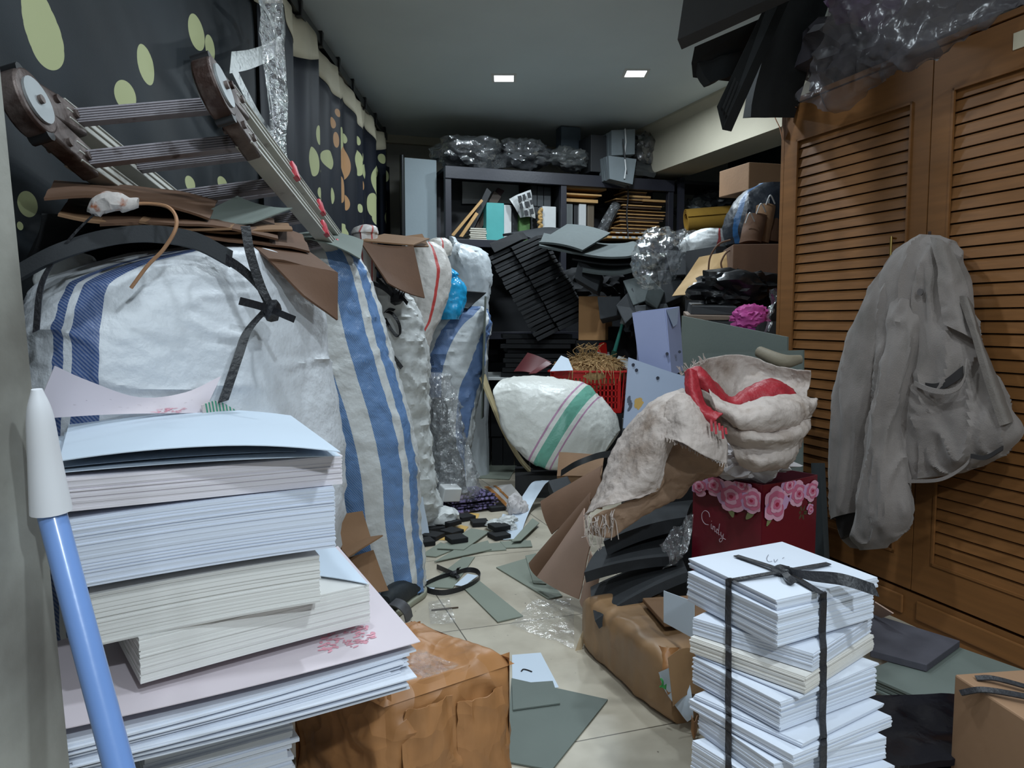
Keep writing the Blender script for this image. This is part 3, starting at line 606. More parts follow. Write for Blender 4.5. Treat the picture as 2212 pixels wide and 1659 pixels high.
one('plastic_bag', S8, m_wplas, 'knotted greyish white bag resting between the red-lined sack and black foam pieces', 'bag')
m_sky = mat('sky_blue_film', (38, 160, 214), .25, .15, 6, .35, 24, coat=.3)
S9 = sack_px([(580, 962, 975, 4.81, 4.81, .4), (592, 958, 984, 4.79, 4.82, .7), (600, 954, 984, 4.79, 4.82, .6), (615, 950, 998, 4.78, 4.83, .9), (645, 946, 1004, 4.78, 4.84, 1), (672, 946, 998, 4.78, 4.83, 1), (690, 950, 985, 4.78, 4.83, .8)], .1, n=2.2, steps=50, seg=64, wr=.014, ws=10, seed=53, fine=.006)
one('plastic_bag', S9, m_sky, 'bright sky blue tied plastic bag beside the red-lined sack', 'bag')
S10 = sack_px([(530, 60, 100, 1.55, 1.6, .5), (545, 42, 128, 1.52, 1.6, 1), (580, 36, 132, 1.5, 1.6, 1), (640, 40, 110, 1.5, 1.58, 1)], .05, n=2.3, steps=30, seg=48, wr=.012, ws=9, seed=57)
for p in S10.v: p.y += .16; p.x -= .04
one('tied_bag', S10, m_wsack, 'white bag top peeping out between the near wall and the huge sack', 'bag')

# ================================================================ cardboard and odds on top of the sacks
m_card = mat('cardboard_dark', (92, 64, 45), .8, .12, 5, .08, 60); m_card2 = mat('cardboard', (128, 96, 68), .8, .1, 5, .08, 60); m_gboard = mat('grey_board', (104, 112, 106), .75, .06, 4, .04, 80)
CB = [  # corners as (photo x, y, depth), label
    (((95, 432, 1.45), (452, 470, 1.72), (470, 435, 2.05), (118, 392, 1.75)), 'long brown cardboard sheet topmost of the pile on the huge sack'),
    (((125, 462, 1.46), (500, 498, 1.74), (520, 460, 2.1), (150, 425, 1.78)), 'brown cardboard sheet second from top of the pile on the huge sack'),
    (((215, 490, 1.50), (600, 520, 1.86), (590, 480, 2.15), (240, 440, 1.8)), 'brown cardboard sheet lying third in the pile on the huge sack'),
    (((300, 478, 1.56), (632, 498, 1.94), (622, 480, 2.2), (330, 452, 1.85)), 'brown cardboard sheet folded up at its end under the grey board'),
    (((330, 500, 1.58), (668, 548, 1.95), (650, 510, 2.2), (350, 470, 1.9)), 'lowest brown cardboard sheet of the pile, sagging at its end')]
for i, (q, lb) in enumerate(CB):
    a, b, c, d = [P(*x) for x in q]
    one('cardboard_sheet', sheet(a, b, c, d, .005, 14, 8, bend=.012 * (-1) ** i, nz=.012, ns=3, seed=i), m_card if i % 2 == 0 else m_card2, lb, 'cardboard', 'cardboard on the huge sack')
one('cardboard_flap', sheet(P(525, 520, 1.86), P(664, 545, 2.0), P(728, 588, 1.9), P(580, 560, 1.74), .005, 10, 6, nz=.008, seed=9).join(sheet(P(580, 560, 1.745), P(728, 590, 1.9), P(728, 692, 1.84), P(656, 640, 1.76), .005, 8, 8, nz=.006, seed=10)), m_card, 'brown cardboard flap bent down over the side of the huge sack', 'cardboard')
one('grey_board', sheet(P(428, 466, 1.80), P(545, 482, 1.88), P(632, 450, 2.1), P(512, 424, 2.02), .003, 6, 6, bend=-.01), m_gboard, 'small grey board lying on the cardboard under the ladder', 'board')
one('grey_board', sheet(P(610, 512, 2.5), P(778, 560, 2.7), P(785, 520, 3.05), P(640, 505, 2.9), .004, 6, 6, bend=.02), m_gboard, 'grey board lying over the top of the striped sack at the ladder foot', 'board')
# black foam band lying over the sack, strap end and cord
m_foam = mat('black_foam', (26, 27, 30), .8, .12, 30, .12, 220); m_foamg = mat('grey_foam', (74, 80, 80), .85, .06, 30, .1, 260); m_foamd = mat('dark_grey_foam', (44, 46, 49), .85, .08, 30, .1, 240)
one('foam_strip', ribbon([P(x, y, Y) for x, y, Y in ((36, 592, 1.40), (120, 548, 1.40), (220, 516, 1.44), (320, 505, 1.52), (420, 520, 1.60), (500, 560, 1.64))], .035, V((.05, .3, .95)), .008, 30), m_foamd, 'flat dark foam strip arching over the top of the huge sack', 'foam')
one('foam_sheet', sheet(P(60, 560, 1.72), P(620, 580, 2.16), P(610, 500, 2.2), P(90, 470, 1.76), .02, 20, 8, bend_v=.03, nz=.02), m_foam, 'black foam sheet standing behind the huge sack under the cardboard', 'foam')
one('black_strap', ribbon([P(x, y, Y) for x, y, Y in ((215, 452, 1.42), (165, 500, 1.41), (118, 560, 1.40), (88, 620, 1.38), (78, 715, 1.36))], .012, V((.7, .2, .4)), .003, 20), m_strap, 'black strap dangling down at the near wall from the taped white rag', 'strap')
rg = tube([P(x, y, Y) for x, y, Y in ((204, 462, 1.42), (212, 446, 1.42), (240, 436, 1.43), (270, 440, 1.44), (300, 438, 1.45))], [.012, .017, .019, .014, .008], 10, 24)
for p in rg.v: p += V((.006, .006, .006)) * noise.noise(p * 60)
one('taped_rag', rg, mat('rag', (188, 180, 176), .7, .2, 30, .3, 60, dirt=(150, 84, 50), dscale=40, dlim=(.5, .62)), 'twist of dirty white rag tied to the strap on the cardboard', 'rag')
one('cord', tube(rope_l, .0035, 6, 40), mat('tan_cord', (170, 126, 92), .7, .1, 40), 'thin tan cord curving down over the front of the huge sack', 'cord')
# open carton behind the striped sack
cq = [P(780, 520, 3.35), P(893, 532, 3.5), P(917, 643, 3.35), P(858, 645, 3.25)]
cbx = sheet(P(778, 522, 3.3), P(893, 532, 3.42), P(917, 644, 3.36), P(838, 612, 3.2), .006, 6, 6, bend=.01)
cbx2 = sheet(P(778, 520, 3.3), P(893, 530, 3.42), P(928, 516, 3.8), P(830, 506, 3.7), .006, 6, 6)
thing('carton', 'opened brown carton with a dark flap hanging beside the striped sack', 'box', [('flap', cbx, m_card, dict()), ('side_panel', cbx2, m_card2, dict()), ('flap', sheet(P(835, 516, 3.75), P(912, 506, 3.85), P(926, 533, 3.8), P(892, 533, 3.7), .006, 4, 4), m_card2, dict())])
one('grey_board', sheet(P(1040, 905, 4.9), P(1048, 640, 4.62), P(1050, 640, 4.9), P(1044, 900, 5.1), .008, 4, 6), m_gboard, 'thin board standing on edge beside the slumped striped sack', 'board')
one('foam_sheet', sheet(P(965, 660, 4.80), P(1000, 628, 4.88), P(1050, 632, 4.95), P(1010, 668, 4.85), .012, 8, 6, bend=.03), m_foam, 'black foam offcut curling on top of the slumped striped sack', 'foam')

# ================================================================ tall stack of paper in front
m_pw = paper('paper_white', (216, 220, 230), .05); m_pp = paper('paper_pinkish', (222, 216, 222), .06); m_pb = paper('paper_bluish', (214, 220, 234), .05); m_pc = paper('paper_cream', (224, 222, 219), .025)
FX = (Z(735, 985, .86) - Z(112, 1035, .86)); FX.z = 0; FX.normalize(); FB = V((-FX.y, FX.x, 0))
def on_y(px, py, Y): return P(px, py, Y)
def block(l, r, Y, thick, mat_, lb, layers=16, depth=.26, jit=.0006, bend=0, seed=1, warp=0, skew=0):
    a = P(l[0], l[1], Y); b = Z(r[0], r[1], a.z)
    one('paper_block', ream(a, b, depth, thick, layers, jit, bend, None, seed, skew, None, warp), mat_, lb, 'paper', 'paper blocks in the tall front stack', smooth=False); return a, b
zb_ = lambda py0, py1, Y: (py1 - py0) / FPX * Y * 1.02
PG = 'printed sheets on the tall front stack'
a1 = P(118, 1032, 1.05); zt = a1.z
m_sheet = mat('sheet_bluewhite', (200, 212, 226), .6, .02, 3, .02, 20); m_pinksheet = mat('sheet_pink', (212, 200, 206), .6, .03, 3, .02, 20); m_rose = mat('print_rose', (222, 158, 172), .7, .3, 40)
def zs(pts, z): return [Z(x, y, z) for x, y in pts]
LS = [([(95, 985), (400, 985), (640, 905), (110, 905)], 'thin white sheet lying lowest and furthest out on the tall stack', 0), ([(120, 1022), (735, 985), (650, 915), (100, 955)], 'white sheet second from the top of the tall stack', .004), ([(130, 1010), (640, 975), (600, 905), (140, 930)], 'white sheet peeping out under the topmost sheet of the tall stack', .008)]
for q, lb, dz in LS: one('paper_sheet', sheet(*zs(q, zt + dz), .0012, 10, 8, bend=.004), m_sheet, lb, 'paper', PG)
one('paper_sheet', sheet(*zs([(128, 996), (735, 968), (628, 892), (152, 904)], zt + .022), .0014, 14, 10, bend=.012, curl=-.006), m_sheet, 'pale blue-white sheet topmost on the tall paper stack', 'paper', PG)
def cl_pink(u, v):
    b0 = crv([P(70, 905, 1.30), P(250, 895, 1.40), P(440, 892, 1.52)], u); t0_ = crv([P(118, 790, 1.30), P(190, 822, 1.36), P(300, 858, 1.44), P(400, 848, 1.52), P(478, 812, 1.56)], u)
    return b0 * (1 - v) + t0_ * v
def dots_print(fn, n, seed, cu, cv, r, rmax=.012, ar=1):
    """a printed spray of small petals lying in the sheet surface"""
    q = random.Random(seed); m = M()
    for k in range(n):
        a, d = q.random() * 2 * PI, r * math.sqrt(q.random()); u0, v0 = cu + math.cos(a) * d, cv + math.sin(a) * d * ar; s = rmax * (.4 + q.random() * .6); th = q.random() * PI
        pts = []
        for i in range(10):
            b = 2 * PI * i / 10; x, y = math.cos(b) * s, math.sin(b) * s * .5
            uu, vv = min(1, max(0, u0 + x * math.cos(th) - y * math.sin(th))), min(1, max(0, v0 + (x * math.sin(th) + y * math.cos(th)) * ar))
            pts.append((uu, vv))
        ps = [V(fn(*z)) for z in pts]
        e = .01; uu, vv = min(.98, max(.02, u0)), min(.98, max(.02, v0))
        nn = (V(fn(uu + e, vv)) - V(fn(uu - e, vv))).cross(V(fn(uu, vv + e)) - V(fn(uu, vv - e))).normalized()
        if nn.dot(ORI - ps[0]) < 0: nn = -nn
        m.add([p + nn * (.0012 + .0002 * (k % 5)) for p in ps], [tuple(range(10))])
    return m
m_speck = mat('print_speck', (120, 100, 108), .7)
thing('flyer', 'large pale pink flyer curling up behind the tall paper stack', 'paper', [('sheet', patch(cl_pink, 24, 8, .0012), m_pinksheet), ('rose_print', dots_print(cl_pink, 40, 3, .78, .12, .10, .02, 1.2), m_rose, dict(smooth=False)), ('speckle_print', dots_print(cl_pink, 16, 5, .5, .45, .45, .012, .5), m_speck, dict(smooth=False))])
gp = P(455, 880, 1.5)
def trim_fn(u, v): return crv([P(435, 875, 1.50), P(470, 866, 1.54), P(510, 886, 1.58)], u) + V((0, .01, -.03)) * v
one('label_tag', patch(trim_fn, 12, 3, .002), striped('tag_check', (214, 200, 196), [(.1 * k, .1 * k + .05, (70, 150, 120)) for k in range(1, 10)], axis='X', hatch=0), 'scrap with green and pink dashes tucked behind the tall paper stack', 'paper')
t1 = zb_(1035, 1108, 1.05); t2 = zb_(1108, 1262, 1.05)
block((118, 1036), (738, 984), 1.05, t1, m_pp, 'pinkish-edged paper block uppermost in the tall stack', 22, .25, .0006, seed=2)
A2 = P(122, 1110, 1.05)
block((125, 1110), (722, 1052), 1.05, t2, m_pb, 'bluish-edged paper block second in the tall stack', 44, .25, .0006, seed=3, bend=.012)
# cream blocks below, sagging to the left
a = P(190, 1268, 1.08); b = Z(690, 1200, a.z)
one('paper_block', ream(a, b, .24, zb_(1268, 1386, 1.08), 30, .0006, .012, None, 6), m_pc, 'cream-white paper block sagging over its end in the tall stack', 'paper', 'paper blocks in the tall front stack', smooth=False)
one('paper_block', ream(P(300, 1372, 1.10), Z(798, 1262, P(300, 1372, 1.10).z), .24, zb_(1372, 1474, 1.10), 26, .0006, .006, None, 8), m_pc, 'cream-white paper block set forward above the pink rose flyers', 'paper', 'paper blocks in the tall front stack', smooth=False)
zq = P(300, 1372, 1.10).z
one('paper_sheet', sheet(*zs([(640, 1240), (795, 1262), (722, 1180), (600, 1190)], zq + .003), .0014, 10, 8, bend=.003), m_sheet, 'white sheet with a grey stain jutting out beside the cream block', 'paper', PG)
zf = P(135, 1592, 1.0).z + .012
c4 = [P(122, 1578, 1.0), Z(908, 1386, zf + .008), Z(730, 1180, zf + .004), Z(110, 1390, zf)]
ff = quadfn(*c4, bend=-.005)
thing('flyer', 'wide pale pink flyer with a rose sprig under the cream paper blocks', 'paper', [('sheet', patch(ff, 20, 12, .0014), m_pinksheet), ('rose_print', dots_print(ff, 90, 8, .80, .15, .10, .014, .8), m_rose, dict(smooth=False))])
for i, (l, r, k) in enumerate((((130, 1592), (885, 1402), 2), ((128, 1604), (870, 1424), 3), ((128, 1618), (845, 1446), 3), ((132, 1630), (880, 1462), 5))):
    a = P(l[0], l[1], 1.0); a.z -= .009; b = Z(r[0], r[1], a.z + .012)
    one('paper_block', ream(a, b, .30, .012 if i < 3 else .022, k * 2, .006, .004, None, 20 + i, 0, None, -.006), m_pw, ['thin white paper layer just below the wide pink flyer', 'second thin white paper layer below the wide pink flyer', 'third thin white paper layer below the wide pink flyer', 'lowest white paper layer spreading out under the wide flyer'][i], 'paper', 'paper blocks in the tall front stack', smooth=False)
a = P(310, 1606, 1.12); b = Z(630, 1522, a.z)
zl = a.z
one('paper_block', ream(a, b, .26, zl - .30, 26, .003, 0, None, 31), m_pw, 'shaded white paper block at the foot of the tall stack', 'paper', 'paper blocks in the tall front stack', smooth=False)
one('paper_block', ream(a + V((.004, .01, -(zl - .30))), b + V((-.01, .01, -(zl - .30))), .25, .298, 26, .003, 0, None, 32), m_pw, 'paper block standing on the floor under the tall stack', 'paper', 'paper blocks in the tall front stack', smooth=False)
# pole with a white sleeve
m_blue = mat('pole_blue', (112, 144, 200), .3, .06, 4, .03, 50, coat=.3); m_sleeve = mat('sleeve_white', (215, 215, 220), .5, .03, 4)
pt, pm, pbm = P(80, 846, .755), P(108, 1095, .77), P(268, 1700, .70)
dd = (pbm - pm).normalized(); foot = pm + dd * ((pm.z - .01) / -dd.z)
pole = tube([pm, foot], .0135, 18); rib = M()
for ang in (0, 2.1, 4.2): pass
sl = tube([pt + (pt - pm) * .02, pt * .8 + pm * .2, pt * .4 + pm * .6, pm + dd * .005], [.005, .012, .0155, .0195], 18, 20)
thing('mop_pole', 'blue metal pole with a white plastic sleeve leaning before the paper stack', 'pole', [('pole', pole, m_blue), ('sleeve', sl, m_sleeve, dict(label='white plastic sleeve'))])
# ================================================================ things on top of the wardrobe
m_blackb = mat('black_board', (24, 26, 28), .75, .15, 8, .08, 80); m_darkb = mat('charcoal_board', (52, 53, 55), .75, .06, 8, .05, 120)
def slab_px(q, off, thick_n=6, nz=0, seed=0, back=None):
    """board: front face from photo points with depth, body = second face moved by vector off"""
    p = [P(*x) for x in q]; o = V(off); return hexa(p + [x + o for x in p])
one('foam_board', slab_px([(1463, 86, 2.60), (1730, -34, 2.80), (1760, -210, 2.86), (1495, -130, 2.5)], P(1472, 108, 2.66) - P(1463, 86, 2.60)), m_darkb, 'largest charcoal foam board jutting out over the wardrobe corner', 'board', 'dark boards on the wardrobe', smooth=False, bevel=.002)
one('foam_board', slab_px([(1500, 100, 2.85), (1640, 40, 3.05), (1600, 150, 3.1), (1493, 136, 2.86)], (.02, .06, -.035)), m_blackb, 'black foam board tucked under the largest charcoal one', 'board', 'dark boards on the wardrobe', smooth=False, bevel=.004)
one('foam_board', sheet(P(1497, 140, 2.9), P(1600, 110, 3.05), P(1590, 160, 3.05), P(1530, 182, 2.92), .03, 6, 4, nz=.02, ns=8, seed=4), m_blackb, 'torn black foam piece below the boards at the wardrobe corner', 'board', 'dark boards on the wardrobe')
b3 = slab_px([(1548, 230, 2.80), (1560, 281, 2.80), (1690, -10, 3.1), (1672, -30, 3.1)], P(1582, 284, 2.84) - P(1562, 280, 2.80))
sl = M()
for k in range(3):
    x = 1560 + k * 5; y = 232 + k * 8; sl.join(slab_px([(x, y, 2.797), (x + 3, y + 4, 2.797), (x + 30, y - 62, 2.86), (x + 27, y - 66, 2.86)], (0, .001, 0)))
thing('foam_board', 'narrow slotted black board hanging lowest beside the wardrobe', 'board', [('board', b3, m_blackb, dict(smooth=False, bevel=.002)), ('slots', sl, mat('slot_black', (6, 6, 7), .9), dict(smooth=False))], 'dark boards on the wardrobe')
one('foam_board', sheet(P(1613, 254, 3.30), P(1705, 254, 3.38), P(1800, -40, 3.25), P(1668, -20, 3.2), .05, 10, 10, nz=.015, ns=4, seed=6), m_blackb, 'wide black foam slab standing behind the slotted board on the wardrobe', 'board', 'dark boards on the wardrobe')
m_film = film('film_clear', body=.06, gloss=.3, rough=.14, bscale=22); m_filmd = film('film_dull', (92, 88, 92), body=.55, gloss=.06, rough=.28, bscale=6, gmin=.025)
FG = [[P(1812, -60, 2.66), P(1900, -80, 2.6), P(2000, -60, 2.5), P(2110, -60, 2.4), P(2260, -90, 2.25)],
      [P(1785, 60, 2.78), P(1850, 70, 2.66), P(1930, 80, 2.56), P(2060, 40, 2.42), P(2230, -10, 2.25)],
      [P(1752, 150, 2.95), P(1820, 170, 2.80), P(1890, 160, 2.68), P(2000, 100, 2.5), P(2200, 8, 2.27)],
      [P(1722, 215, 3.08), P(1780, 235, 2.95), P(1850, 205, 2.82), P(1960, 125, 2.6), P(2170, 24, 2.30)]]
for r in FG:
    for i, p in enumerate(r):
        q = WP0 + WN * .03; s = (p - q).dot(WN)
        if s < 0: r[i] = p + ray(0, 0) * 0 + WN * (-s)
thing('plastic_bag', 'big crumpled clear plastic bag with purple wrapping spilling over the wardrobe top', 'bag', [('film', patch(gridfn(FG, .05, 4, 3, .03, 6), 70, 60), m_filmd, dict()),
      ('contents', crumple(P(1880, 15, 2.75) + V((.02, .05, .06)), .12, 5, .5, 4, (1, .8, .8)), mat('purple_wrap', (86, 52, 96), .35, .3, 8, .3, 20), dict(label='purple wrapping')), ('contents', crumple(WP(1870, 120, -.16) + V((0, 0, max(0, z_top + .17 - WP(1870, 120, -.16).z))), .19, 25, .4, 4, (1.1, 1.5, .75), 3, .0, .15), mat('wrap_contents', (58, 55, 60), .4, .35, 6, .3, 20), dict(label='dark stuffing')), ('contents', crumple(WP(2060, 40, -.18) + V((0, 0, max(0, z_top + .15 - WP(2060, 40, -.18).z))), .18, 27, .4, 4, (1.1, 1.5, .7), 3, .0, .15), mat('wrap_contents_b', (84, 78, 74), .4, .35, 6, .3, 20), dict(label='dark stuffing'))])
one('paper_strip', ribbon([WP(1720, 232, .012), WP(1695, 226, .02), WP(1678, 232, .03), WP(1674, 252, .025), WP(1684, 275, .02), WP(1690, 300, .012)], .03, V((.2, .8, .2)), .002, 24), mat('brown_tape', (170, 104, 62), .5, .08, 8), 'curled strip of brown tape at the upper corner of the wardrobe', 'tape')

# ================================================================ coat hung on the wardrobe door
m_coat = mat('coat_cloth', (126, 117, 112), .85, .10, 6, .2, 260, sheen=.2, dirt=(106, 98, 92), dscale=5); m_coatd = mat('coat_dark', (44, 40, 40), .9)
def wsack(rows, off, b, **k):
    out = []
    for r in rows:
        o = (r[3] if len(r) > 3 else off) + .028; l, q = WP(r[1], r[0], o), WP(r[2], r[4] if len(r) > 4 else r[0], o)
        out.append(((l + q) / 2, (q - l) / 2, WN * (-b * (r[5] if len(r) > 5 else 1))))
    return sack(out, **k)
body = wsack([(506, 1990, 2024, .05, 508, .4), (530, 1962, 2056, .06, 534, .8), (590, 1915, 2088, .07, 592, 1), (680, 1890, 2104, .07, 684, 1.1), (780, 1880, 2140, .07, 790, 1.15), (870, 1885, 2178, .07, 880, 1.1), (940, 1900, 2206, .07, 935, 1.05), (1000, 1925, 2150, .07, 985, 1), (1040, 1950, 2070, .07, 1022, .7)], .06, .05, n=2.2, steps=90, seg=110, wr=.032, ws=4.5, seed=61, aniso=(2.2, 2.2, .5), fine=.001)
sl1 = wsack([(560, 1925, 1985, .06, 575, .6), (620, 1888, 1958, .08, 640, 1), (710, 1846, 1935, .08, 730, 1.1), (800, 1819, 1912, .085, 815, 1.1), (890, 1806, 1893, .09, 900, 1.1), (980, 1800, 1882, .09, 985, 1.1), (1060, 1802, 1872, .09, 1050, 1.1), (1120, 1806, 1864, .09, 1104, 1.1)], .08, .045, n=2.1, steps=70, seg=64, wr=.014, ws=5, seed=63, aniso=(2.4, 2.4, .35), fine=.001, close=(1, 0))
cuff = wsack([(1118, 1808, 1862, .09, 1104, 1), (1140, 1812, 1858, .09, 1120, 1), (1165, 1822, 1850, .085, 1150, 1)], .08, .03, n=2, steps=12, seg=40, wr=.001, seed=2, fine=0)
back1 = wsack([(1060, 1802, 1868, .075, 1052, 1), (1120, 1806, 1860, .07, 1120, 1), (1160, 1816, 1856, .07, 1165, 1), (1182, 1836, 1860, .07, 1186, .6)], .07, .012, n=2, steps=20, seg=48, wr=.003, seed=5, fine=.001)
sl2 = wsack([(640, 1935, 1995, .10, 650, .6), (740, 1918, 1985, .12, 750, .9), (840, 1905, 1952, .13, 850, 1), (910, 1884, 1936, .135, 905, 1), (980, 1880, 1944, .135, 975, 1.05), (1050, 1868, 1958, .135, 1045, 1.1), (1110, 1856, 1966, .135, 1110, 1.1), (1160, 1848, 1950, .13, 1150, 1), (1188, 1858, 1916, .125, 1184, .6)], .12, .045, n=2.1, steps=80, seg=64, wr=.020, ws=6, seed=67, aniso=(2, 2, .5), fine=.001)
lap = patch(gridfn([[WP(x, y, o + .028) for x, y, o in r] for r in (((2010, 512, .115), (2030, 516, .12), (2054, 535, .10)), ((2024, 575, .135), (2052, 585, .13), (2084, 600, .09)), ((2030, 650, .14), (2062, 660, .135), (2100, 690, .09)), ((2040, 700, .135), (2080, 720, .13), (2118, 745, .09)))], .008, 12, 3), 18, 26, .004)
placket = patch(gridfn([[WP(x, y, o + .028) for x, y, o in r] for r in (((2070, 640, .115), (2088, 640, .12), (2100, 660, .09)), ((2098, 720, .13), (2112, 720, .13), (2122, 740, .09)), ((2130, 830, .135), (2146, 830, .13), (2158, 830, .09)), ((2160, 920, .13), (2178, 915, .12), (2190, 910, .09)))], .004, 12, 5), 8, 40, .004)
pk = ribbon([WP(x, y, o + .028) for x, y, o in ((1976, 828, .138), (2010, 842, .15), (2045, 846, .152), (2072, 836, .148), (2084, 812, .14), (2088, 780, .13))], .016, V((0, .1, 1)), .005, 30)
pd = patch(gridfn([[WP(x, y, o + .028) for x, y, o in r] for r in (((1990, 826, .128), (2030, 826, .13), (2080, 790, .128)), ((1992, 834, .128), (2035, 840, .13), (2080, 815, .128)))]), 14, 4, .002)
bc = WP(1990, 631, .158)
btn = tube([bc, bc + WN * .006], .0115, 18)
hem = ribbon([WP(x, y, o + .028) for x, y, o in ((1955, 1040, .125), (2030, 1036, .13), (2080, 1010, .125), (2100, 984, .12))], .012, V((0, 0, 1)), .004, 24)
zipd = ribbon([WP(x, y, .155) for x, y in ((2098, 985), (2130, 988), (2166, 968))], .014, V((0, 0, 1)), .006, 12)
hook = tube([WP(2008, 515, .006), WP(2008, 512, .05), WP(2008, 500, .055)], .005, 8)
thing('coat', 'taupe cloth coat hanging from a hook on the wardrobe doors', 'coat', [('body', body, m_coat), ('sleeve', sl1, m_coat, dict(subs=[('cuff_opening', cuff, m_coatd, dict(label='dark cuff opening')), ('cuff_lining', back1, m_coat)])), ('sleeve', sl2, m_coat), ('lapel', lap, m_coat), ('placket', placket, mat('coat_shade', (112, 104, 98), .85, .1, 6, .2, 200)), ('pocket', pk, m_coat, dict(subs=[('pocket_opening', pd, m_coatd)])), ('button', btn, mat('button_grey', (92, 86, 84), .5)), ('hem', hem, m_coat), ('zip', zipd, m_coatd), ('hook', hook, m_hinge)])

# ================================================================ burgundy gift bag with a written name
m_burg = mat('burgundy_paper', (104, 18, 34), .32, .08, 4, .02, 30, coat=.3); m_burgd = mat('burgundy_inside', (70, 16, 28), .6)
gN, gL, gR = P(1648, 1048, 2.36), P(1498, 1046, 2.56), P(1766, 1000, 2.52)
gx, gy = gR - gN, gL - gN; gx.z = gy.z = 0; gN.z -= 0; gh = .335
g0 = gN - V((0, 0, gh)); gtop = V((0, 0, gh))
def wall_(o, e, t=.003): return sheet(o, o + e, o + e + gtop, o + gtop, t, 8, 8, bend=.006)
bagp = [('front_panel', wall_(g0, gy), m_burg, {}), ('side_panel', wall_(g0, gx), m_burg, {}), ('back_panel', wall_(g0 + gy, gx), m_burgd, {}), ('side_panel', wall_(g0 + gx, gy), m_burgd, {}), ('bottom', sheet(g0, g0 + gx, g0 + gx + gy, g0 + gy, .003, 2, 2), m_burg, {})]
# printed roses along the top band and a sprig at the foot
PK = [mat('rose_%s' % n, c, .4) for n, c in (('pale', (226, 170, 190)), ('mid', (206, 110, 140)), ('deep', (170, 44, 74)), ('lilac', (204, 160, 196)), ('leaf', (132, 136, 92)), ('leaf_dark', (84, 70, 50)))]
def face(o, e, off):
    n = e.cross(gtop).normalized(); n = n if n.dot(ORI - o) > 0 else -n
    return lambda u, v, k=0: o + e * u + gtop * v + n * (off + .00025 * k + .006 * 4 * u * (1 - u) * 0 + .0065)
def rose(fn, e, cu, cv, s, seed, m, k0):
    q = random.Random(seed); L = e.length; k = k0
    for ring, (rad, cnt, sz, mi) in enumerate(((.62, 7, .55, 0), (.42, 6, .45, 1), (.25, 5, .34, 0), (.12, 4, .24, 1), (0, 1, .16, 2))):
        for i in range(cnt):
            a = 2 * PI * i / cnt + q.random(); c = (rad * math.cos(a) * s, rad * math.sin(a) * s); k += 1; pts = []
            for j in range(14):
                b = 2 * PI * j / 14; x, y = c[0] + s * sz * math.cos(b) * (1 + .12 * math.sin(3 * b + i)), c[1] + s * sz * .8 * math.sin(b)
                pts.append(fn(min(.995, max(.005, cu + x / L)), min(.995, max(.0, cv + y / gh)), k))
            m.add(pts, [tuple(range(14))], mi if (i + ring) % 3 else (3 if ring == 0 else mi))
    return k
def leaf(fn, e, cu, cv, s, ang, m, mi, k):
    pts = []
    for j in range(14):
        b = 2 * PI * j / 14; x, y = s * math.cos(b), s * .45 * math.sin(b) * (1 - .3 * math.cos(b)); pts.append(fn(min(.995, max(.005, cu + (x * math.cos(ang) - y * math.sin(ang)) / e.length)), min(.995, max(0, cv + (x * math.sin(ang) + y * math.cos(ang)) / gh)), k))
    m.add(pts, [tuple(range(14))], mi)
fs, ff_ = face(g0, gx, 0), face(g0, gy, 0); pr = [M(), M()]
for cu, cv, s, a, f in ((.1, .66, .022, -2.2, 0), (.35, .70, .028, -1.2, 0), (.62, .72, .024, -.5, 0), (.84, .74, .02, -1.8, 0), (.5, .95, .024, .4, 0), (.9, .92, .02, .9, 0), (.15, .70, .022, -.9, 1), (.42, .72, .03, -1.9, 1), (.7, .93, .026, .5, 1), (.75, .06, .028, .9, 1), (.6, .03, .02, 2.2, 1), (.86, .04, .018, .2, 1)): leaf((fs, ff_)[f], (gx, gy)[f], cu, cv, s, a, pr[f], 4 if s > .021 else 5, 0)
k = 4
for cu, cv, s, f in ((.20, .80, .056, 0), (.60, .86, .042, 0), (.86, .86, .036, 0), (.84, .68, .018, 0), (.42, .96, .034, 0), (.40, .84, .050, 1), (.66, .92, .036, 1), (.12, .84, .040, 1), (.88, .88, .034, 1), (.26, .97, .03, 1)): rose((fs, ff_)[f], (gx, gy)[f], cu, cv, s, int(cu * 100) + f, pr[f], k)
for i in range(7): leaf(fs, gx, .70 + .06 * math.cos(i), .66 + .05 * math.sin(i), .010, i, pr[0], 5, 2); leaf(ff_, gy, .55 + .1 * math.cos(i), .12 + .05 * math.sin(i * 1.3), .012, i, pr[1], 5 if i % 2 else 4, 2)
bagp[1] = ('side_panel', bagp[1][1], m_burg, dict(subs=[('rose_print', pr[0], PK, dict(smooth=False, label='pink rose print'))]))
# handwriting: strokes of thin line
def stroke(pts):
    L = gy.length; w = [ff_(1 - x, y, 3) for x, y in pts]; return tube(w, .0011, 5, len(pts) * 6)
gl = lambda x, y: (.16 + x * .074, .56 + y * .062 - x * .028)
letters = [[(1.6, 1.2), (1.35, 1.75), (.6, 1.6), (.0, .7), (.1, -.2), (.7, -.5), (1.4, -.2)], [(1.95, .3), (1.95, -.1), (2.0, -.42), (2.2, -.3)], [(1.98, .75), (2.02, .8)], [(2.3, .25), (2.32, -.42)], [(2.32, -.1), (2.5, .25), (2.68, .2), (2.7, -.42), (2.9, -.3)], [(3.42, .1), (3.15, .25), (3.0, -.1), (3.15, -.42), (3.42, -.1)], [(3.62, 1.4), (3.5, .6), (3.44, -.1), (3.5, -.42), (3.7, -.3)], [(3.9, .25), (3.92, -.2), (4.1, -.35), (4.35, .0)], [(4.42, .3), (4.35, -.3), (4.15, -1.0), (3.8, -1.4), (3.65, -1.1), (4.2, -.5), (4.9, -.3)]]
wr_ = M()
for l in letters: wr_.join(stroke([gl(*p) for p in l]))
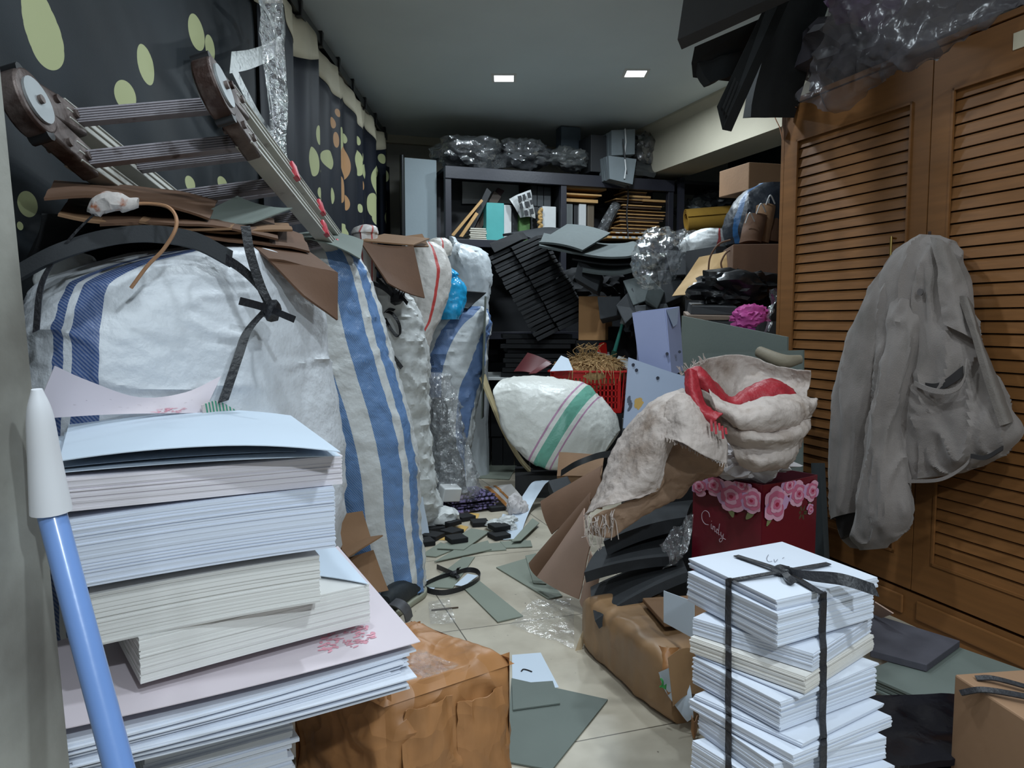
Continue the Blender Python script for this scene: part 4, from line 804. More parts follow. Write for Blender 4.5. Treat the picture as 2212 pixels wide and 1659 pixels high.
bagp[0] = ('front_panel', bagp[0][1], m_burg, dict(subs=[('rose_print', pr[1], PK, dict(smooth=False, label='pink rose print')), ('handwriting', wr_, mat('ink_silver', (196, 176, 186), .4), dict(label='pale handwritten name'))]))
thing('gift_bag', 'burgundy gift bag with pink roses and a handwritten name under the torn sack', 'bag', bagp)
gc = g0 + gx * .5 + gy * .5
one('carton', obox(g0 - gx * .1 - gy * .15 - V((0, 0, g0.z)), gx * 1.2, gy * 1.15, V((0, 0, g0.z - .003))), m_darkb, 'dark box standing on the floor underneath the burgundy gift bag', 'box', smooth=False, bevel=.004)
m_rag = mat('rag_white', (196, 190, 190), .8, .08, 8, .25, 60)
one('white_cloth', crumple(P(1625, 1000, 2.46) + V((0, .03, .0)), .10, 8, .5, 4, (1.1, .8, .55), 3.4, .2, .2), m_rag, 'crumpled white cloth stuffed in the mouth of the burgundy gift bag', 'cloth')

# ================================================================ torn woven sack thrown over the gift bag
m_dsack = mat('dirty_weave', (186, 172, 164), .7, .10, 9, .7, 38, dirt=(128, 108, 92), dscale=9, dlim=(.5, .75)); m_red = mat('red_weave', (160, 38, 48), .5, .12, 12, .35, 70); m_inn = mat('weave_inside', (140, 112, 90), .75, .12, 6, .3, 50)
def pg(rows): return [[P(*x) for x in r] for r in rows]
RIM = pg((((1474, 802, 2.36), (1520, 776, 2.42), (1600, 766, 2.50), (1690, 792, 2.46), (1754, 800, 2.38)), ((1482, 832, 2.38), (1540, 812, 2.45), (1610, 802, 2.51), (1690, 818, 2.47), (1750, 830, 2.39)), ((1500, 868, 2.36), (1550, 852, 2.43), (1615, 845, 2.47), (1690, 852, 2.43), (1742, 872, 2.36)), ((1520, 920, 2.34), (1560, 925, 2.4), (1620, 920, 2.42), (1690, 920, 2.40), (1740, 910, 2.36))))
RD1 = pg((((1484, 800, 2.30), (1510, 794, 2.31), (1545, 828, 2.33), (1580, 860, 2.34), (1620, 836, 2.37), (1665, 820, 2.39), (1714, 840, 2.37)), ((1487, 815, 2.28), (1520, 815, 2.27), (1552, 846, 2.28), (1583, 874, 2.29), (1630, 850, 2.32), (1678, 836, 2.34), (1720, 850, 2.35)), ((1494, 832, 2.29), (1530, 848, 2.26), (1560, 870, 2.27), (1586, 892, 2.28), (1640, 870, 2.30), (1690, 858, 2.32), (1724, 864, 2.34))))
RD2 = pg((((1480, 804, 2.30), (1490, 796, 2.27), (1504, 802, 2.27)), ((1484, 850, 2.25), (1498, 850, 2.22), (1516, 852, 2.24)), ((1500, 892, 2.21), (1516, 888, 2.18), (1534, 884, 2.2)), ((1536, 920, 2.17), (1548, 908, 2.14), (1562, 896, 2.16))))
LIP = pg((((1530, 842, 2.26), (1586, 880, 2.23), (1650, 862, 2.25), (1725, 856, 2.29), (1766, 862, 2.33)), ((1540, 868, 2.21), (1600, 900, 2.14), (1660, 885, 2.15), (1722, 880, 2.22), (1762, 874, 2.30)), ((1556, 890, 2.19), (1610, 925, 2.14), (1670, 918, 2.15), (1728, 902, 2.22), (1756, 888, 2.30)), ((1580, 905, 2.22), (1625, 938, 2.20), (1680, 936, 2.21), (1730, 918, 2.26), (1748, 900, 2.32))))
LOW = pg((((1556, 900, 2.22), (1630, 925, 2.18), (1690, 925, 2.20), (1748, 905, 2.26)), ((1566, 930, 2.19), (1640, 950, 2.13), (1700, 945, 2.16), (1750, 925, 2.25)), ((1574, 955, 2.22), (1640, 972, 2.18), (1700, 965, 2.20), (1738, 945, 2.28)), ((1590, 985, 2.20), (1640, 1000, 2.17), (1695, 992, 2.20), (1728, 968, 2.28)), ((1600, 1005, 2.26), (1640, 1015, 2.26), (1690, 1008, 2.28), (1715, 990, 2.32))))
T1 = [[P(*x) for x in r] for r in (((1475, 838, 2.34), (1500, 850, 2.26), (1518, 880, 2.2), (1512, 905, 2.2)), ((1400, 872, 2.36), (1432, 872, 2.26), (1462, 900, 2.18), (1470, 935, 2.2)), ((1345, 935, 2.38), (1385, 930, 2.26), (1425, 950, 2.18), (1440, 985, 2.2)), ((1312, 1000, 2.36), (1350, 1000, 2.25), (1400, 1015, 2.18), (1426, 1045, 2.2)), ((1288, 1060, 2.34), (1318, 1055, 2.24), (1365, 1065, 2.18), (1415, 1062, 2.2)), ((1262, 1116, 2.30), (1290, 1098, 2.22), (1335, 1086, 2.18), (1400, 1070, 2.18)))]
T2 = [[P(*x) for x in r] for r in (((1440, 868, 2.22), (1470, 850, 2.22), (1505, 862, 2.22), (1530, 880, 2.2)), ((1434, 905, 2.2), (1475, 885, 2.15), (1520, 905, 2.15), (1560, 935, 2.18)), ((1428, 930, 2.2), (1475, 930, 2.12), (1530, 950, 2.12), (1572, 965, 2.16)), ((1425, 944, 2.2), (1470, 955, 2.1), (1520, 985, 2.1), (1570, 1002, 2.14)))]
T3 = [[P(*x) for x in r] for r in (((1430, 945, 2.24), (1480, 960, 2.2), (1530, 985, 2.18), (1566, 1000, 2.2)), ((1425, 990, 2.22), (1465, 1000, 2.22), (1510, 1015, 2.22), (1552, 1022, 2.22)), ((1412, 1055, 2.2), (1440, 1040, 2.24), (1470, 1050, 2.25), (1500, 1040, 2.28)), ((1350, 1085, 2.2), (1400, 1085, 2.22), (1440, 1085, 2.25), (1462, 1075, 2.28)), ((1285, 1112, 2.2), (1330, 1120, 2.2), (1370, 1120, 2.22), (1390, 1100, 2.25)), ((1272, 1150, 2.22), (1300, 1160, 2.2), (1325, 1160, 2.2), (1345, 1140, 2.22)))]
fr = M(); q = random.Random(5)
for i in range(26):
    x = 1264 + i * 2.6; y = 1112 - max(0, i - 10) * 1.0; p = [P(x, y, 2.2)]
    for k in range(3): p.append(P(x + q.uniform(-8, 8), y + (k + 1) * q.uniform(8, 26), 2.19 + q.uniform(-.01, .01)))
    fr.join(tube(p, .0014, 4, 9))
for i in range(40):
    t = i / 39; x, y = 1428 + t * 142, 938 + t * 64; p = [P(x, y, 2.13), P(x + q.uniform(-4, 3), y + q.uniform(4, 12), 2.125)]; fr.join(tube(p, .0013, 4))
for i in range(36):
    b = P(1472 + i * 1.6 - (i % 5), 812 - i * .9, 2.36); fr.join(tube([b, b + V((q.uniform(-.02, .01), 0, q.uniform(.0, .03)))], .0012, 4))
lt_ = M()                                         # torn red letters printed on the flap
for x, a, b in ((1536, 905, 932), (1545, 910, 938), (1553, 914, 930), (1560, 920, 948), (1567, 924, 938)):
    lt_.join(ribbon([P(x, a, 2.12), P(x + 2, b, 2.105)], .007, V((1, .2, 0)), .001))
thing('woven_sack', 'torn dirty white woven sack with red bands draped over the burgundy gift bag', 'sack', [('mouth', patch(gridfn(RIM, .008, 7, 1, .008, 14), 60, 40), m_dsack, dict(solid=.002)), ('red_band', patch(gridfn(RD1, .005, 9, 2, .006, 16), 60, 20), m_red, dict(solid=.003, label='red woven band')), ('red_band', patch(gridfn(RD2, .003, 9, 4, .004, 16), 16, 50), m_red, dict(solid=.003, label='red woven band')), ('rolled_lip', patch(gridfn(LIP, .008, 8, 3, .008, 13), 60, 36), m_dsack, dict(solid=.003)), ('lower_folds', patch(gridfn(LOW, .010, 8, 6, .010, 12), 60, 40), m_dsack, dict(solid=.003)), ('draped_tail', patch(gridfn(T1, .008, 7, 3, .005, 20), 50, 70), m_dsack, dict(solid=.002)), ('draped_flap', patch(gridfn(T2, .006, 8, 5, .004, 22), 50, 44), m_dsack, dict(solid=.002, subs=[('red_letters', lt_, m_red)])), ('inside_flap', patch(gridfn(T3, .010, 8, 7, .008, 12), 50, 50), m_inn, dict(solid=.002, label='brownish inside of the sack')), ('frayed_fringe', fr, m_dsack, {})], 'woven plastic sacks')

# ================================================================ tied paper bundle
m_bt = paper('bundle_white', (212, 217, 228), .05); m_bc = paper('bundle_cream', (216, 212, 206), .04)
BL = [  # front corner, right corner, left corner (photo), top height, thickness, layers, material, label
    ((1678, 1296), (1897, 1247), (1489, 1206), .604, .020, 6, m_bt, 'loose top sheets of the strapped paper bundle under its knot'),
    ((1680, 1326), (1888, 1270), (1486, 1235), .583, .062, 20, m_bt, 'thick paper block just below the loose top sheets of the strapped bundle'),
    ((1756, 1412), (1883, 1330), (1497, 1334), .515, .033, 12, m_bt, 'narrow paper block twisted forward in the strapped bundle'),
    ((1740, 1463), (1887, 1372), (1491, 1376), .480, .030, 12, m_bc, 'cream-edged paper block in the strapped bundle'),
    ((1726, 1506), (1899, 1432), (1502, 1412), .447, .004, 2, m_bt, 'thin white sheets jutting out below the cream-edged block'),
    ((1686, 1517), (1893, 1444), (1497, 1420), .442, .052, 18, m_bt, 'deep paper block at the middle of the strapped bundle'),
    ((1734, 1606), (1909, 1519), (1500, 1500), .386, .008, 3, m_bt, 'thin paper layer fanning out below the deep middle block'),
    ((1714, 1632), (1927, 1547), (1490, 1510), .376, .020, 7, m_bt, 'broadest paper layer sticking out furthest in the strapped bundle'),
    ((1672, 1650), (1915, 1592), (1510, 1540), .354, .040, 14, m_bt, 'paper block second from the bottom edge of the photo in the strapped bundle'),
    ((1690, 1720), (1932, 1655), (1495, 1600), .312, .06, 16, m_bt, 'lowest visible paper block of the strapped bundle')]
for i, (n_, r_, l_, z, th, ly, mt_, lb) in enumerate(BL):
    n, r, l = Z(*n_, z), Z(*r_, z), Z(*l_, z); one('paper_block', ream(n, r, (l - n).length, th, ly, .001, 0, (l - n).normalized(), 40 + i), mt_, lb, 'paper', 'paper blocks in the strapped bundle', smooth=False)
z = .251; n, r, l = Z(1690, 1720, .312), Z(1932, 1655, .312), Z(1495, 1600, .312); n.z = r.z = l.z = z
one('paper_block', ream(n, r, (l - n).length, z - .001, 30, .003, 0, (l - n).normalized(), 60), m_bt, 'paper block standing on the floor at the foot of the strapped bundle', 'paper', 'paper blocks in the strapped bundle', smooth=False)
n, r, l = Z(1678, 1296, .606), Z(1897, 1247, .606), Z(1489, 1206, .606); ex, ey = (r - n).normalized(), (l - n).normalized(); up = V((0, 0, 1))
m_tie = mat('tie_black', (40, 40, 44), .5, .25, 16, .3, 120); kn = Z(1692, 1234, .612)
A_, B_ = Z(1588, 1252, .608), Z(1790, 1217, .608); C_, D_ = Z(1590, 1200, .608), Z(1776, 1282, .608)
def down(p, out, zz): q = p + out * .012; return [p, q + V((0, 0, -.012)), q + out * .010 + V((0, 0, -.08)), q + out * .03 + V((0, 0, -.2)), q + out * .045 + V((0, 0, zz - p.z))]
oL, oR = -ex, -ey
def hang(px, side):
    """points down the outside of the bundle at one photo column, lying over the blocks that stick out furthest"""
    best = []; cur = None
    for n_, r_, l_, zz, th, *_ in BL:
        n, o = Z(*n_, zz), (Z(*l_, zz) if side == 'L' else Z(*r_, zz)); t = 0; k = (px - CX) / FPX * 1.0
        f = lambda t: (n * (1 - t) + o * t); g = lambda t: CX + FPX * f(t).x / (f(t).y * cp - (f(t).z - CAMH) * sp_) - px
        lo, hi = 0.0, 1.0
        for _i in range(30):
            m_ = (lo + hi) / 2
            if g(lo) * g(m_) <= 0: hi = m_
            else: lo = m_
        p = f((lo + hi) / 2); cur = p.y if cur is None else min(cur, p.y)
        for z_ in (zz, zz - th * .9): best.append(V((p.x * (cur - .007) / p.y, cur - .007, z_)))
    last = best[-1]; best.append(V((last.x, last.y, .1))); return best
hL, hR = hang(1574, 'L'), hang(1779, 'R')
hL[0] = V((hL[0].x, hL[0].y, .600)); hR[0] = V((hR[0].x, hR[0].y, .600))
tie = ribbon([B_, kn, A_], .014, ey, .002, 24).join(ribbon(hL, .016, ey, .002, 60)).join(ribbon([A_, (A_ + hL[0]) / 2 + V((0, 0, .002)), hL[0]], .015, ey, .002, 6))
tie.join(ribbon([C_, kn, D_], .014, ex, .002, 24)).join(ribbon(hR, .016, ex, .002, 60)).join(ribbon([D_, (D_ + hR[0]) / 2 + V((0, 0, .002)), hR[0]], .015, ex, .002, 6))
tail = ribbon([kn + V((0, 0, .004)), Z(1740, 1243, .622), Z(1820, 1252, .63), Z(1893, 1275, .612)], .024, [V((-.3, .9, .2)), V((-.2, .8, .5)), V((-.2, .5, .8)), V((-.2, .5, .8))], .002, 24)
tail2 = ribbon([kn, Z(1702, 1246, .618), Z(1716, 1260, .609)], .016, V((.8, .5, .2)), .002, 10)
pen = M()
for l_ in ([(1660, 1198), (1656, 1206), (1660, 1213), (1668, 1212)], [(1672, 1208), (1674, 1214), (1680, 1208)], [(1690, 1206), (1694, 1204)]): pen.join(tube([Z(x, y, .6055) for x, y in l_], .0005, 4, 12))
thing('black_tie', 'black plastic ties crossed and knotted round the white paper bundle', 'tie', [('strap', tie, m_tie), ('knot', crumple(kn, .014, 7, .4, 3, (1.3, 1, .7)), m_tie), ('loose_end', tail, m_tie), ('loose_end', tail2, m_tie)])
one('pencil_note', pen, mat('pencil', (120, 120, 130), .7), 'faint pencil scribble on the top sheet of the strapped bundle', 'note')

# ================================================================ brown parcels
def kraft(name, rgb, amp, sc):
    m = mat(name, rgb, .45, .12, 7, 0, dirt=tuple(int(x * .8) for x in rgb), dscale=5); N, L = m.node_tree.nodes, m.node_tree.links; b = N['Principled BSDF']
    tc = N.new('ShaderNodeTexCoord'); v = N.new('ShaderNodeTexVoronoi'); v.feature = 'F1'; v.inputs['Scale'].default_value = sc; nz = N.new('ShaderNodeTexNoise'); nz.inputs['Scale'].default_value = 6; ad = N.new('ShaderNodeMixRGB'); ad.inputs[0].default_value = .12
    L.new(tc.outputs['Object'], nz.inputs['Vector']); L.new(tc.outputs['Object'], ad.inputs[1]); L.new(nz.outputs['Color'], ad.inputs[2]); L.new(ad.outputs[0], v.inputs['Vector'])
    u = N.new('ShaderNodeBump'); u.inputs['Strength'].default_value = amp; u.inputs['Distance'].default_value = .02; L.new(v.outputs['Distance'], u.inputs['Height']); L.new(u.outputs[0], b.inputs['Normal']); return m
m_kraft = kraft('kraft_crumpled', (166, 116, 72), .5, 15); m_kraft2 = kraft('kraft_smooth', (152, 118, 84), .12, 5)
kz = P(829, 1508, 1.36).z; kN = P(829, 1508, 1.36); kR = Z(1112, 1415, kz); kL = Z(636, 1490, kz); kB = Z(880, 1346, kz)
kx, ky = (kR - kN), (kB - kR); ky.z = 0
def kbox(u, v, o, e1, e2, n, seed):
    p = o + e1 * u + e2 * v; d = min(u, 1 - u, v, 1 - v); h = .010 * noise.fractal(p * 6 + V((seed, 0, 0)), .9, 2, 3) + .013 * max(0, 1 - 4 * abs(noise.noise(p * 7 + V((seed * 2, 3, 1))))) + .005 * max(0, 1 - 4 * abs(noise.noise(p * 17)))
    return p + n * (h * min(1, d * 9)) - n * .018 * max(0, 1 - d * 14)
def parcel(N0, ex, ey, h, seed):
    zz = V((0, 0, h)); b = N0 - zz; m = M(); c = b + ex / 2 + ey / 2 + zz / 2
    for o, e1, e2 in ((b, ex, zz), (b + ex, ey, zz), (b + ex + ey, -ex, zz), (b + ey, -ey, zz), (b + zz, ex, ey)):
        n = e1.cross(e2).normalized(); n = n if n.dot(o + e1 / 2 + e2 / 2 - c) > 0 else -n
        m.join(patch(lambda u, v, o=o, e1=e1, e2=e2, n=n: kbox(u, v, o, e1, e2, n, seed), 44, 44))
    m.add([b, b + ex, b + ex + ey, b + ey], [(0, 1, 2, 3)]); return m
KP = V((-.76, .65, 0)).normalized()
pm_ = parcel(kN, kx, KP * .30, kz - .0005, 3)
tapeM = patch(lambda u, v: kN + kx * (.30 + .32 * u) + KP * (.02 + .26 * v) + V((0, 0, .003 + .006 * noise.noise(V((u * 6, v * 9, 1))))), 16, 30)
flapM = patch(lambda u, v: kN + kx * (.12 + .34 * u + .10 * v * u - .06 * v) + V((0, 0, -.03 - (kz - .035) * v)) - V((-kx.y, kx.x, 0)).normalized() * (.010 + .012 * math.sin(u * PI) + .010 * noise.noise(V((u * 3, v * 4, 2))) + .006 * max(0, 1 - 4 * abs(noise.noise(V((u * 5 + v * 3, v * 4, 7)))))), 16, 20, .0015)
flap2 = patch(lambda u, v: kN + kx * (.50 + .48 * u * (1 - .25 * (1 - v)) + .04 * v) + V((0, 0, -.05 - (kz - .055) * v)) - V((-kx.y, kx.x, 0)).normalized() * (.008 + .014 * math.sin(u * PI) + .010 * noise.noise(V((u * 3, v * 4, 5))) + .006 * max(0, 1 - 4 * abs(noise.noise(V((u * 4 - v * 3, v * 5, 3)))))), 16, 20, .0015)
thing('parcel', 'crumpled brown kraft paper parcel standing at the centre front', 'parcel', [('wrapping', pm_, m_kraft, {}), ('folded_flap', flapM, m_kraft, {}), ('folded_flap', flap2, m_kraft, {}), ('clear_tape', tapeM, film('tape_clear', body=.03, gloss=.5, rough=.08, bscale=40), dict(label='shiny clear tape'))])
# long low parcel lying on the floor
lf = [Z(1243, 1395, 0), Z(1430, 1572, 0)]; ld_ = (lf[1] - lf[0]); lwv = V((-ld_.y, ld_.x, 0)).normalized() * .27
if lwv.x < 0: lwv = -lwv
hh = .205
def longp(rows_n=9):
    out = []
    for i in range(rows_n):
        t = i / (rows_n - 1); c = lf[0] * (1 - t) + lf[1] * t + lwv * .5; f = .93 if 0 < i < rows_n - 1 else .80
        out.append((c + V((0, 0, hh / 2 * f)), -lwv * .5 * f, V((0, 0, hh * .5 * f))))
    return sack(out, n=7, steps=60, seg=80, wr=.006, ws=5, seed=71, fine=.003, fs=9)
lp_ = longp(); e0 = lf[1] + ld_.normalized() * .004
fold = patch(lambda u, v: e0 + lwv * (.02 + .6 * u) + V((0, 0, .20 - .12 * v + .02 * math.sin(u * 5))) + ld_.normalized() * (.01 + .03 * v * (1 - u)), 14, 10, .0015)
flp2 = patch(gridfn([[P(1418, 1388, 2.12), P(1440, 1400, 2.06), P(1492, 1396, 2.10)], [P(1424, 1445, 2.05), P(1446, 1440, 2.02), P(1490, 1440, 2.06)], [P(1440, 1500, 2.0), P(1470, 1480, 1.99), P(1494, 1490, 2.02)]], .008, 12, 2), 20, 24, .0015)
wl = patch(gridfn([[P(1424, 1452, 2.035), P(1450, 1440, 2.0), P(1478, 1424, 2.0)], [P(1436, 1490, 2.015), P(1468, 1480, 1.99), P(1490, 1478, 1.99)], [P(1464, 1532, 1.985), P(1484, 1520, 1.975), P(1496, 1515, 1.97)], [P(1484, 1560, 1.97), P(1490, 1556, 1.965), P(1498, 1550, 1.96)]], .004, 12, 4), 20, 24, .001)
gm = mat('logo_green', (52, 140, 70), .6)
ga = tube([P(1427, 1466, 2.01), P(1431, 1471, 2.005), P(1431, 1480, 2.005), P(1426, 1484, 2.01)], .003, 6, 14).join(M().add([P(1428, 1484, 2.0), P(1440, 1477, 1.996), P(1439, 1490, 1.994)], [(0, 1, 2)]))
roll = patch(lambda u, v: crv([P(1494, 1545, 1.95), P(1500, 1560, 1.93), P(1506, 1545, 1.95)], u) + V((0, 0, -.045)) * v, 8, 6, .0015)
thing('parcel', 'long low brown paper parcel on the floor with crumpled open end', 'parcel', [('wrapping', lp_, m_kraft2, {}), ('folded_flap', fold, m_kraft2, {}), ('folded_flap', flp2, m_kraft, {}), ('torn_corner', roll, m_kraft, {})])
thing('printed_bag', 'white paper with green arrow mark poking from the long low parcel', 'paper', [('sheet', wl, m_sheet, {}), ('green_mark', ga, gm, dict(smooth=False))])
one('paper_sheet', sheet(P(1434, 1276, 2.12), P(1500, 1300, 2.0), P(1500, 1380, 2.0), P(1434, 1344, 2.12), .002, 4, 4), m_sheet, 'blank white card standing behind the strapped bundle', 'paper')
one('carton', obox(V((P(1480, 1345, 2.16).x - .06, 2.16, hh + .006)), (.2, .03, 0), (-.03, .2, 0), (0, 0, P(1480, 1345, 2.16).z - hh - .006)), m_card2, 'small brown carton behind the white card and the strapped bundle', 'box', smooth=False, bevel=.003)
# ================================================================ dark foam slabs in clear film, cardboard fan
FS = [([(1305, 1169, 2.50), (1478, 1116, 2.62), (1500, 1080, 2.85), (1330, 1120, 2.78)], .05, m_foamd, 'uppermost dark foam slab in torn clear film under the torn sack'),
      ([(1263, 1236, 2.42), (1466, 1200, 2.52), (1470, 1150, 2.78), (1300, 1182, 2.72)], .035, m_foamd, 'middle dark foam slab with clear film bunched at its end'),
      ([(1286, 1340, 2.34), (1484, 1236, 2.46), (1470, 1200, 2.74), (1276, 1268, 2.66)], .03, m_foamd, 'lowest dark foam slab sloping down over the long low parcel')]
for i, (q, th, mt_, lb) in enumerate(FS):
    a, b, c, d = [P(*x) for x in q]; f = quadfn(a, b, c, d, bend=.012, bend_v=.01); n = (b - a).cross(d - a).normalized()
    m = patch(lambda u, v: f(u, v) - n * th / 2, 14, 10, th); one('foam_slab', m, mt_, lb, 'foam', 'foam slabs on the long parcel', flat_angle=50)
fm_ = patch(gridfn([[P(1420, 1180, 2.50), P(1450, 1160, 2.56), P(1490, 1110, 2.62)], [P(1440, 1205, 2.46), P(1464, 1190, 2.48), P(1488, 1150, 2.58)], [P(1430, 1230, 2.46), P(1466, 1214, 2.46), P(1484, 1190, 2.52)]], .02, 14, 2, .02, 18), 36, 36)
one('plastic_film', fm_, film('film_bunch', body=.05, gloss=.45, rough=.08, bscale=26), 'bunched clear film at the end of the middle dark foam slab', 'plastic film')
one('plastic_film', ribbon([P(1490, 1112, 2.5), P(1486, 1150, 2.48), P(1476, 1195, 2.45)], .03, V((.9, .3, .1)), .0, 14), m_film, 'narrow fold of clear film standing up beside the dark foam slabs', 'plastic film')
m_pinkb = mat('board_pinkbrown', (178, 148, 132), .75, .08, 4, .04, 50); m_brownb = mat('board_brown', (116, 86, 66), .8, .1, 4, .06, 50)
CF = [([(1162, 1246, 3.02), (1250, 1294, 2.80), (1275, 1180, 2.72), (1262, 1098, 2.86)], m_pinkb, 'pinkish brown board leaning frontmost in the cardboard fan'),
      ([(1143, 1217, 3.12), (1165, 1250, 3.06), (1280, 1100, 2.92), (1276, 1064, 3.0)], m_brownb, 'brown board standing second in the cardboard fan'),
      ([(1167, 1083, 3.34), (1192, 1154, 3.18), (1300, 1060, 3.05), (1300, 1005, 3.2)], m_brownb, 'dark brown board spreading out at the back of the cardboard fan'),
      ([(1252, 1300, 2.78), (1280, 1325, 2.74), (1300, 1210, 2.7), (1276, 1190, 2.72)], m_pinkb, 'torn pinkish board scrap at the foot of the cardboard fan')]
for i, (q, mt_, lb) in enumerate(CF): one('cardboard_sheet', sheet(*[P(*x) for x in q], .005, 10, 10, bend=.015, nz=.006, seed=i), mt_, lb, 'cardboard', 'cardboard fan beside the torn sack')
one('carton', sheet(P(1208, 978, 3.9), P(1305, 985, 3.8), P(1300, 1032, 3.6), P(1204, 1030, 3.75), .01, 6, 6, nz=.01).join(sheet(P(1204, 1030, 3.75), P(1300, 1032, 3.6), P(1300, 1100, 3.6), P(1220, 1090, 3.75), .01, 6, 4)), m_card2, 'crushed brown carton lying under the green-banded sack', 'box')
one('black_tape', ribbon([P(1212, 1022, 3.6), P(1245, 1002, 3.55), P(1290, 985, 3.55), P(1320, 980, 3.55)], .03, V((.1, .3, .9)), .003, 14), m_blackp, 'strip of black tape across the crushed brown carton', 'tape')
one('foam_block', slab_px([(1184, 1038, 3.45), (1226, 1028, 3.55), (1242, 1058, 3.45), (1196, 1066, 3.35)], (.0, .03, -.05)), m_foamd, 'dark foam block lying on the back of the cardboard fan', 'foam', smooth=False, bevel=.003)

# ================================================================ lower right corner
zb = .125
G1 = [(1885, 1462), (2075, 1540), (2240, 1400), (2080, 1345)]
GL = ['topmost large grey board of the low stack by the wardrobe foot', 'second large grey board of the low stack by the wardrobe foot', 'third large grey board of the low stack by the wardrobe foot', 'bottom grey board of the low stack by the wardrobe foot']
F0 = [Z(1860, 1450, zb), Z(2110, 1556, zb)]; gd = (F0[1] - F0[0]); gperp = V((-gd.y, gd.x, 0)).normalized() * .40
for i in range(4):
    o = V((R.uniform(-.008, .008), R.uniform(-.008, .008), -.010 * i)); one('grey_board', obox(F0[0] + o - V((0, 0, .009)), gd, gperp, V((0, 0, .0085))), m_gboard, GL[i], 'board', 'grey boards at the wardrobe foot', smooth=False, bevel=.0015)
one('carton', obox(F0[0] + gd * .05 + gperp * .25 - V((0, 0, zb)), gd * .9, gperp * .7, V((0, 0, zb - .041))), m_blackb, 'black flat box under the grey boards at the wardrobe foot', 'box', smooth=False)
fq = [Z(1880, 1404, zb + .022), Z(2002, 1436, zb + .022), Z(2074, 1384, zb + .022), Z(1880, 1324, zb + .022)]
one('foam_board', hexa([p - V((0, 0, .021)) for p in fq] + fq), mat('foam_mauve', (74, 72, 80), .85, .06, 30, .1, 260), 'dark mauve-grey foam board lying on the low grey stack', 'board', smooth=False, bevel=.002)
one('cardboard_sheet', sheet(Z(1880, 1322, .16), Z(1905, 1335, .16), Z(1930, 1325, .20), Z(1890, 1300, .22), .004, 4, 4), m_pinkb, 'brown cardboard scrap behind the dark mauve-grey foam board', 'cardboard')
m_bpoly = mat('black_poly', (16, 17, 24), .2, .2, 8, .25, 20)
for i in range(7):
    z = .022 + i * .027; y0 = 1.53 + .03 * (i % 3)
    c = V((.93 + .02 * (i % 2), y0 + .1, z)); f = quadfn(c + V((-.18, -.14, 0)), c + V((.20, -.10, .0)), c + V((.18, .16, 0)), c + V((-.16, .14, 0)), nz=.013, ns=7, seed=i, bend=.006)
    one('folded_bag', patch(f, 18, 14, .014), m_bpoly, ['lowest folded black bag of the pile on the floor by the strapped bundle', 'second folded black bag up from the floor by the strapped bundle', 'third folded black bag up from the floor by the strapped bundle', 'middle folded black bag of the pile by the strapped bundle', 'third folded black bag from the top of the pile by the strapped bundle', 'second folded black bag from the top of the pile by the strapped bundle', 'topmost folded black bag of the pile by the strapped bundle'][i], 'bag', 'folded black bags on the floor')
bN = P(2062, 1456, 1.52); bz = bN.z; bR = Z(2262, 1585, bz); bB = Z(2150, 1438, bz); bex = bR - bN; bey = V((-bex.y, bex.x, 0)).normalized() * .30
if bey.y < 0: bey = -bey
bx = obox(bN - V((0, 0, bz)), bex, bey, V((0, 0, bz)))
hs_ = M()
hs_.join(ribbon([Z(2108, 1465, bz + .004), Z(2150, 1466, bz + .012), Z(2240, 1490, bz + .012)], .014, V((.2, .9, .2)), .003, 14)).join(ribbon([Z(2075, 1497, bz - .02), Z(2120, 1490, bz + .006), Z(2180, 1498, bz + .014), Z(2250, 1512, bz + .014)], .016, V((.2, .9, .2)), .003, 16))
thing('carton', 'brown carton with black strap handles in the lower corner by the wardrobe', 'box', [('box', bx, mat('carton_brown', (150, 116, 88), .75, .06, 4, .03, 60), dict(smooth=False, bevel=.004)), ('strap_handle', hs_, m_tie, {})])
# ================================================================ black shelf across the back
SF = P(962, 520, 6.10); SF.z = 0
def SH(px, py, off=0.0):
    d = ray(px, py); n = SY; t = ((SF + SY * off) - ORI).dot(n) / d.dot(n); return ORI + d * t
m_shelf = mat('shelf_black', (46, 46, 54), .4, .1, 6, .05, 60)
m_shelfi = mat('shelf_inside', (30, 31, 35), .6)
zT, zM = SH(962, 358).z, SH(962, 515).z; xs = [(SH(p, 450) - SF).dot(SX) for p in (962, 1212, 1444)]
Ls = xs[2] + .05; sdep = .42
def sbox(x0, x1, y0, y1, z0, z1): return obox(SF + SX * x0 + SY * y0 + V((0, 0, z0)), SX * (x1 - x0), SY * (y1 - y0), V((0, 0, z1 - z0)))
sp_parts = []
for x in xs:
    sp_parts.append(('post', sbox(x, x + .05, 0, .05, 0, zT), m_shelf, dict(smooth=False, bevel=.003))); sp_parts.append(('post', sbox(x, x + .05, sdep - .05, sdep, 0, zT), m_shelf, dict(smooth=False)))
for z, h in ((zT, .095), (zM, .06), (1.0, .06), (.35, .06)):
    sp_parts.append(('rail', sbox(0, Ls, -.012, .028, z - h, z), m_shelf, dict(smooth=False, bevel=.003)))
    sp_parts.append(('shelf_board', sbox(0.002, Ls - .002, .03, sdep, z - .03, z - .003), m_shelfi, dict(smooth=False)))
sp_parts.append(('back_panel', sbox(0, Ls, sdep, sdep + .01, .3, zT), m_shelfi, dict(smooth=False)))
for x in (xs[1] + .01,): sp_parts.append(('divider', sbox(x, x + .02, .05, sdep, zM, zT - .09), m_shelfi, dict(smooth=False)))
thing('storage_shelf', 'black storage shelf with open bays across the back of the room', 'shelf', sp_parts)
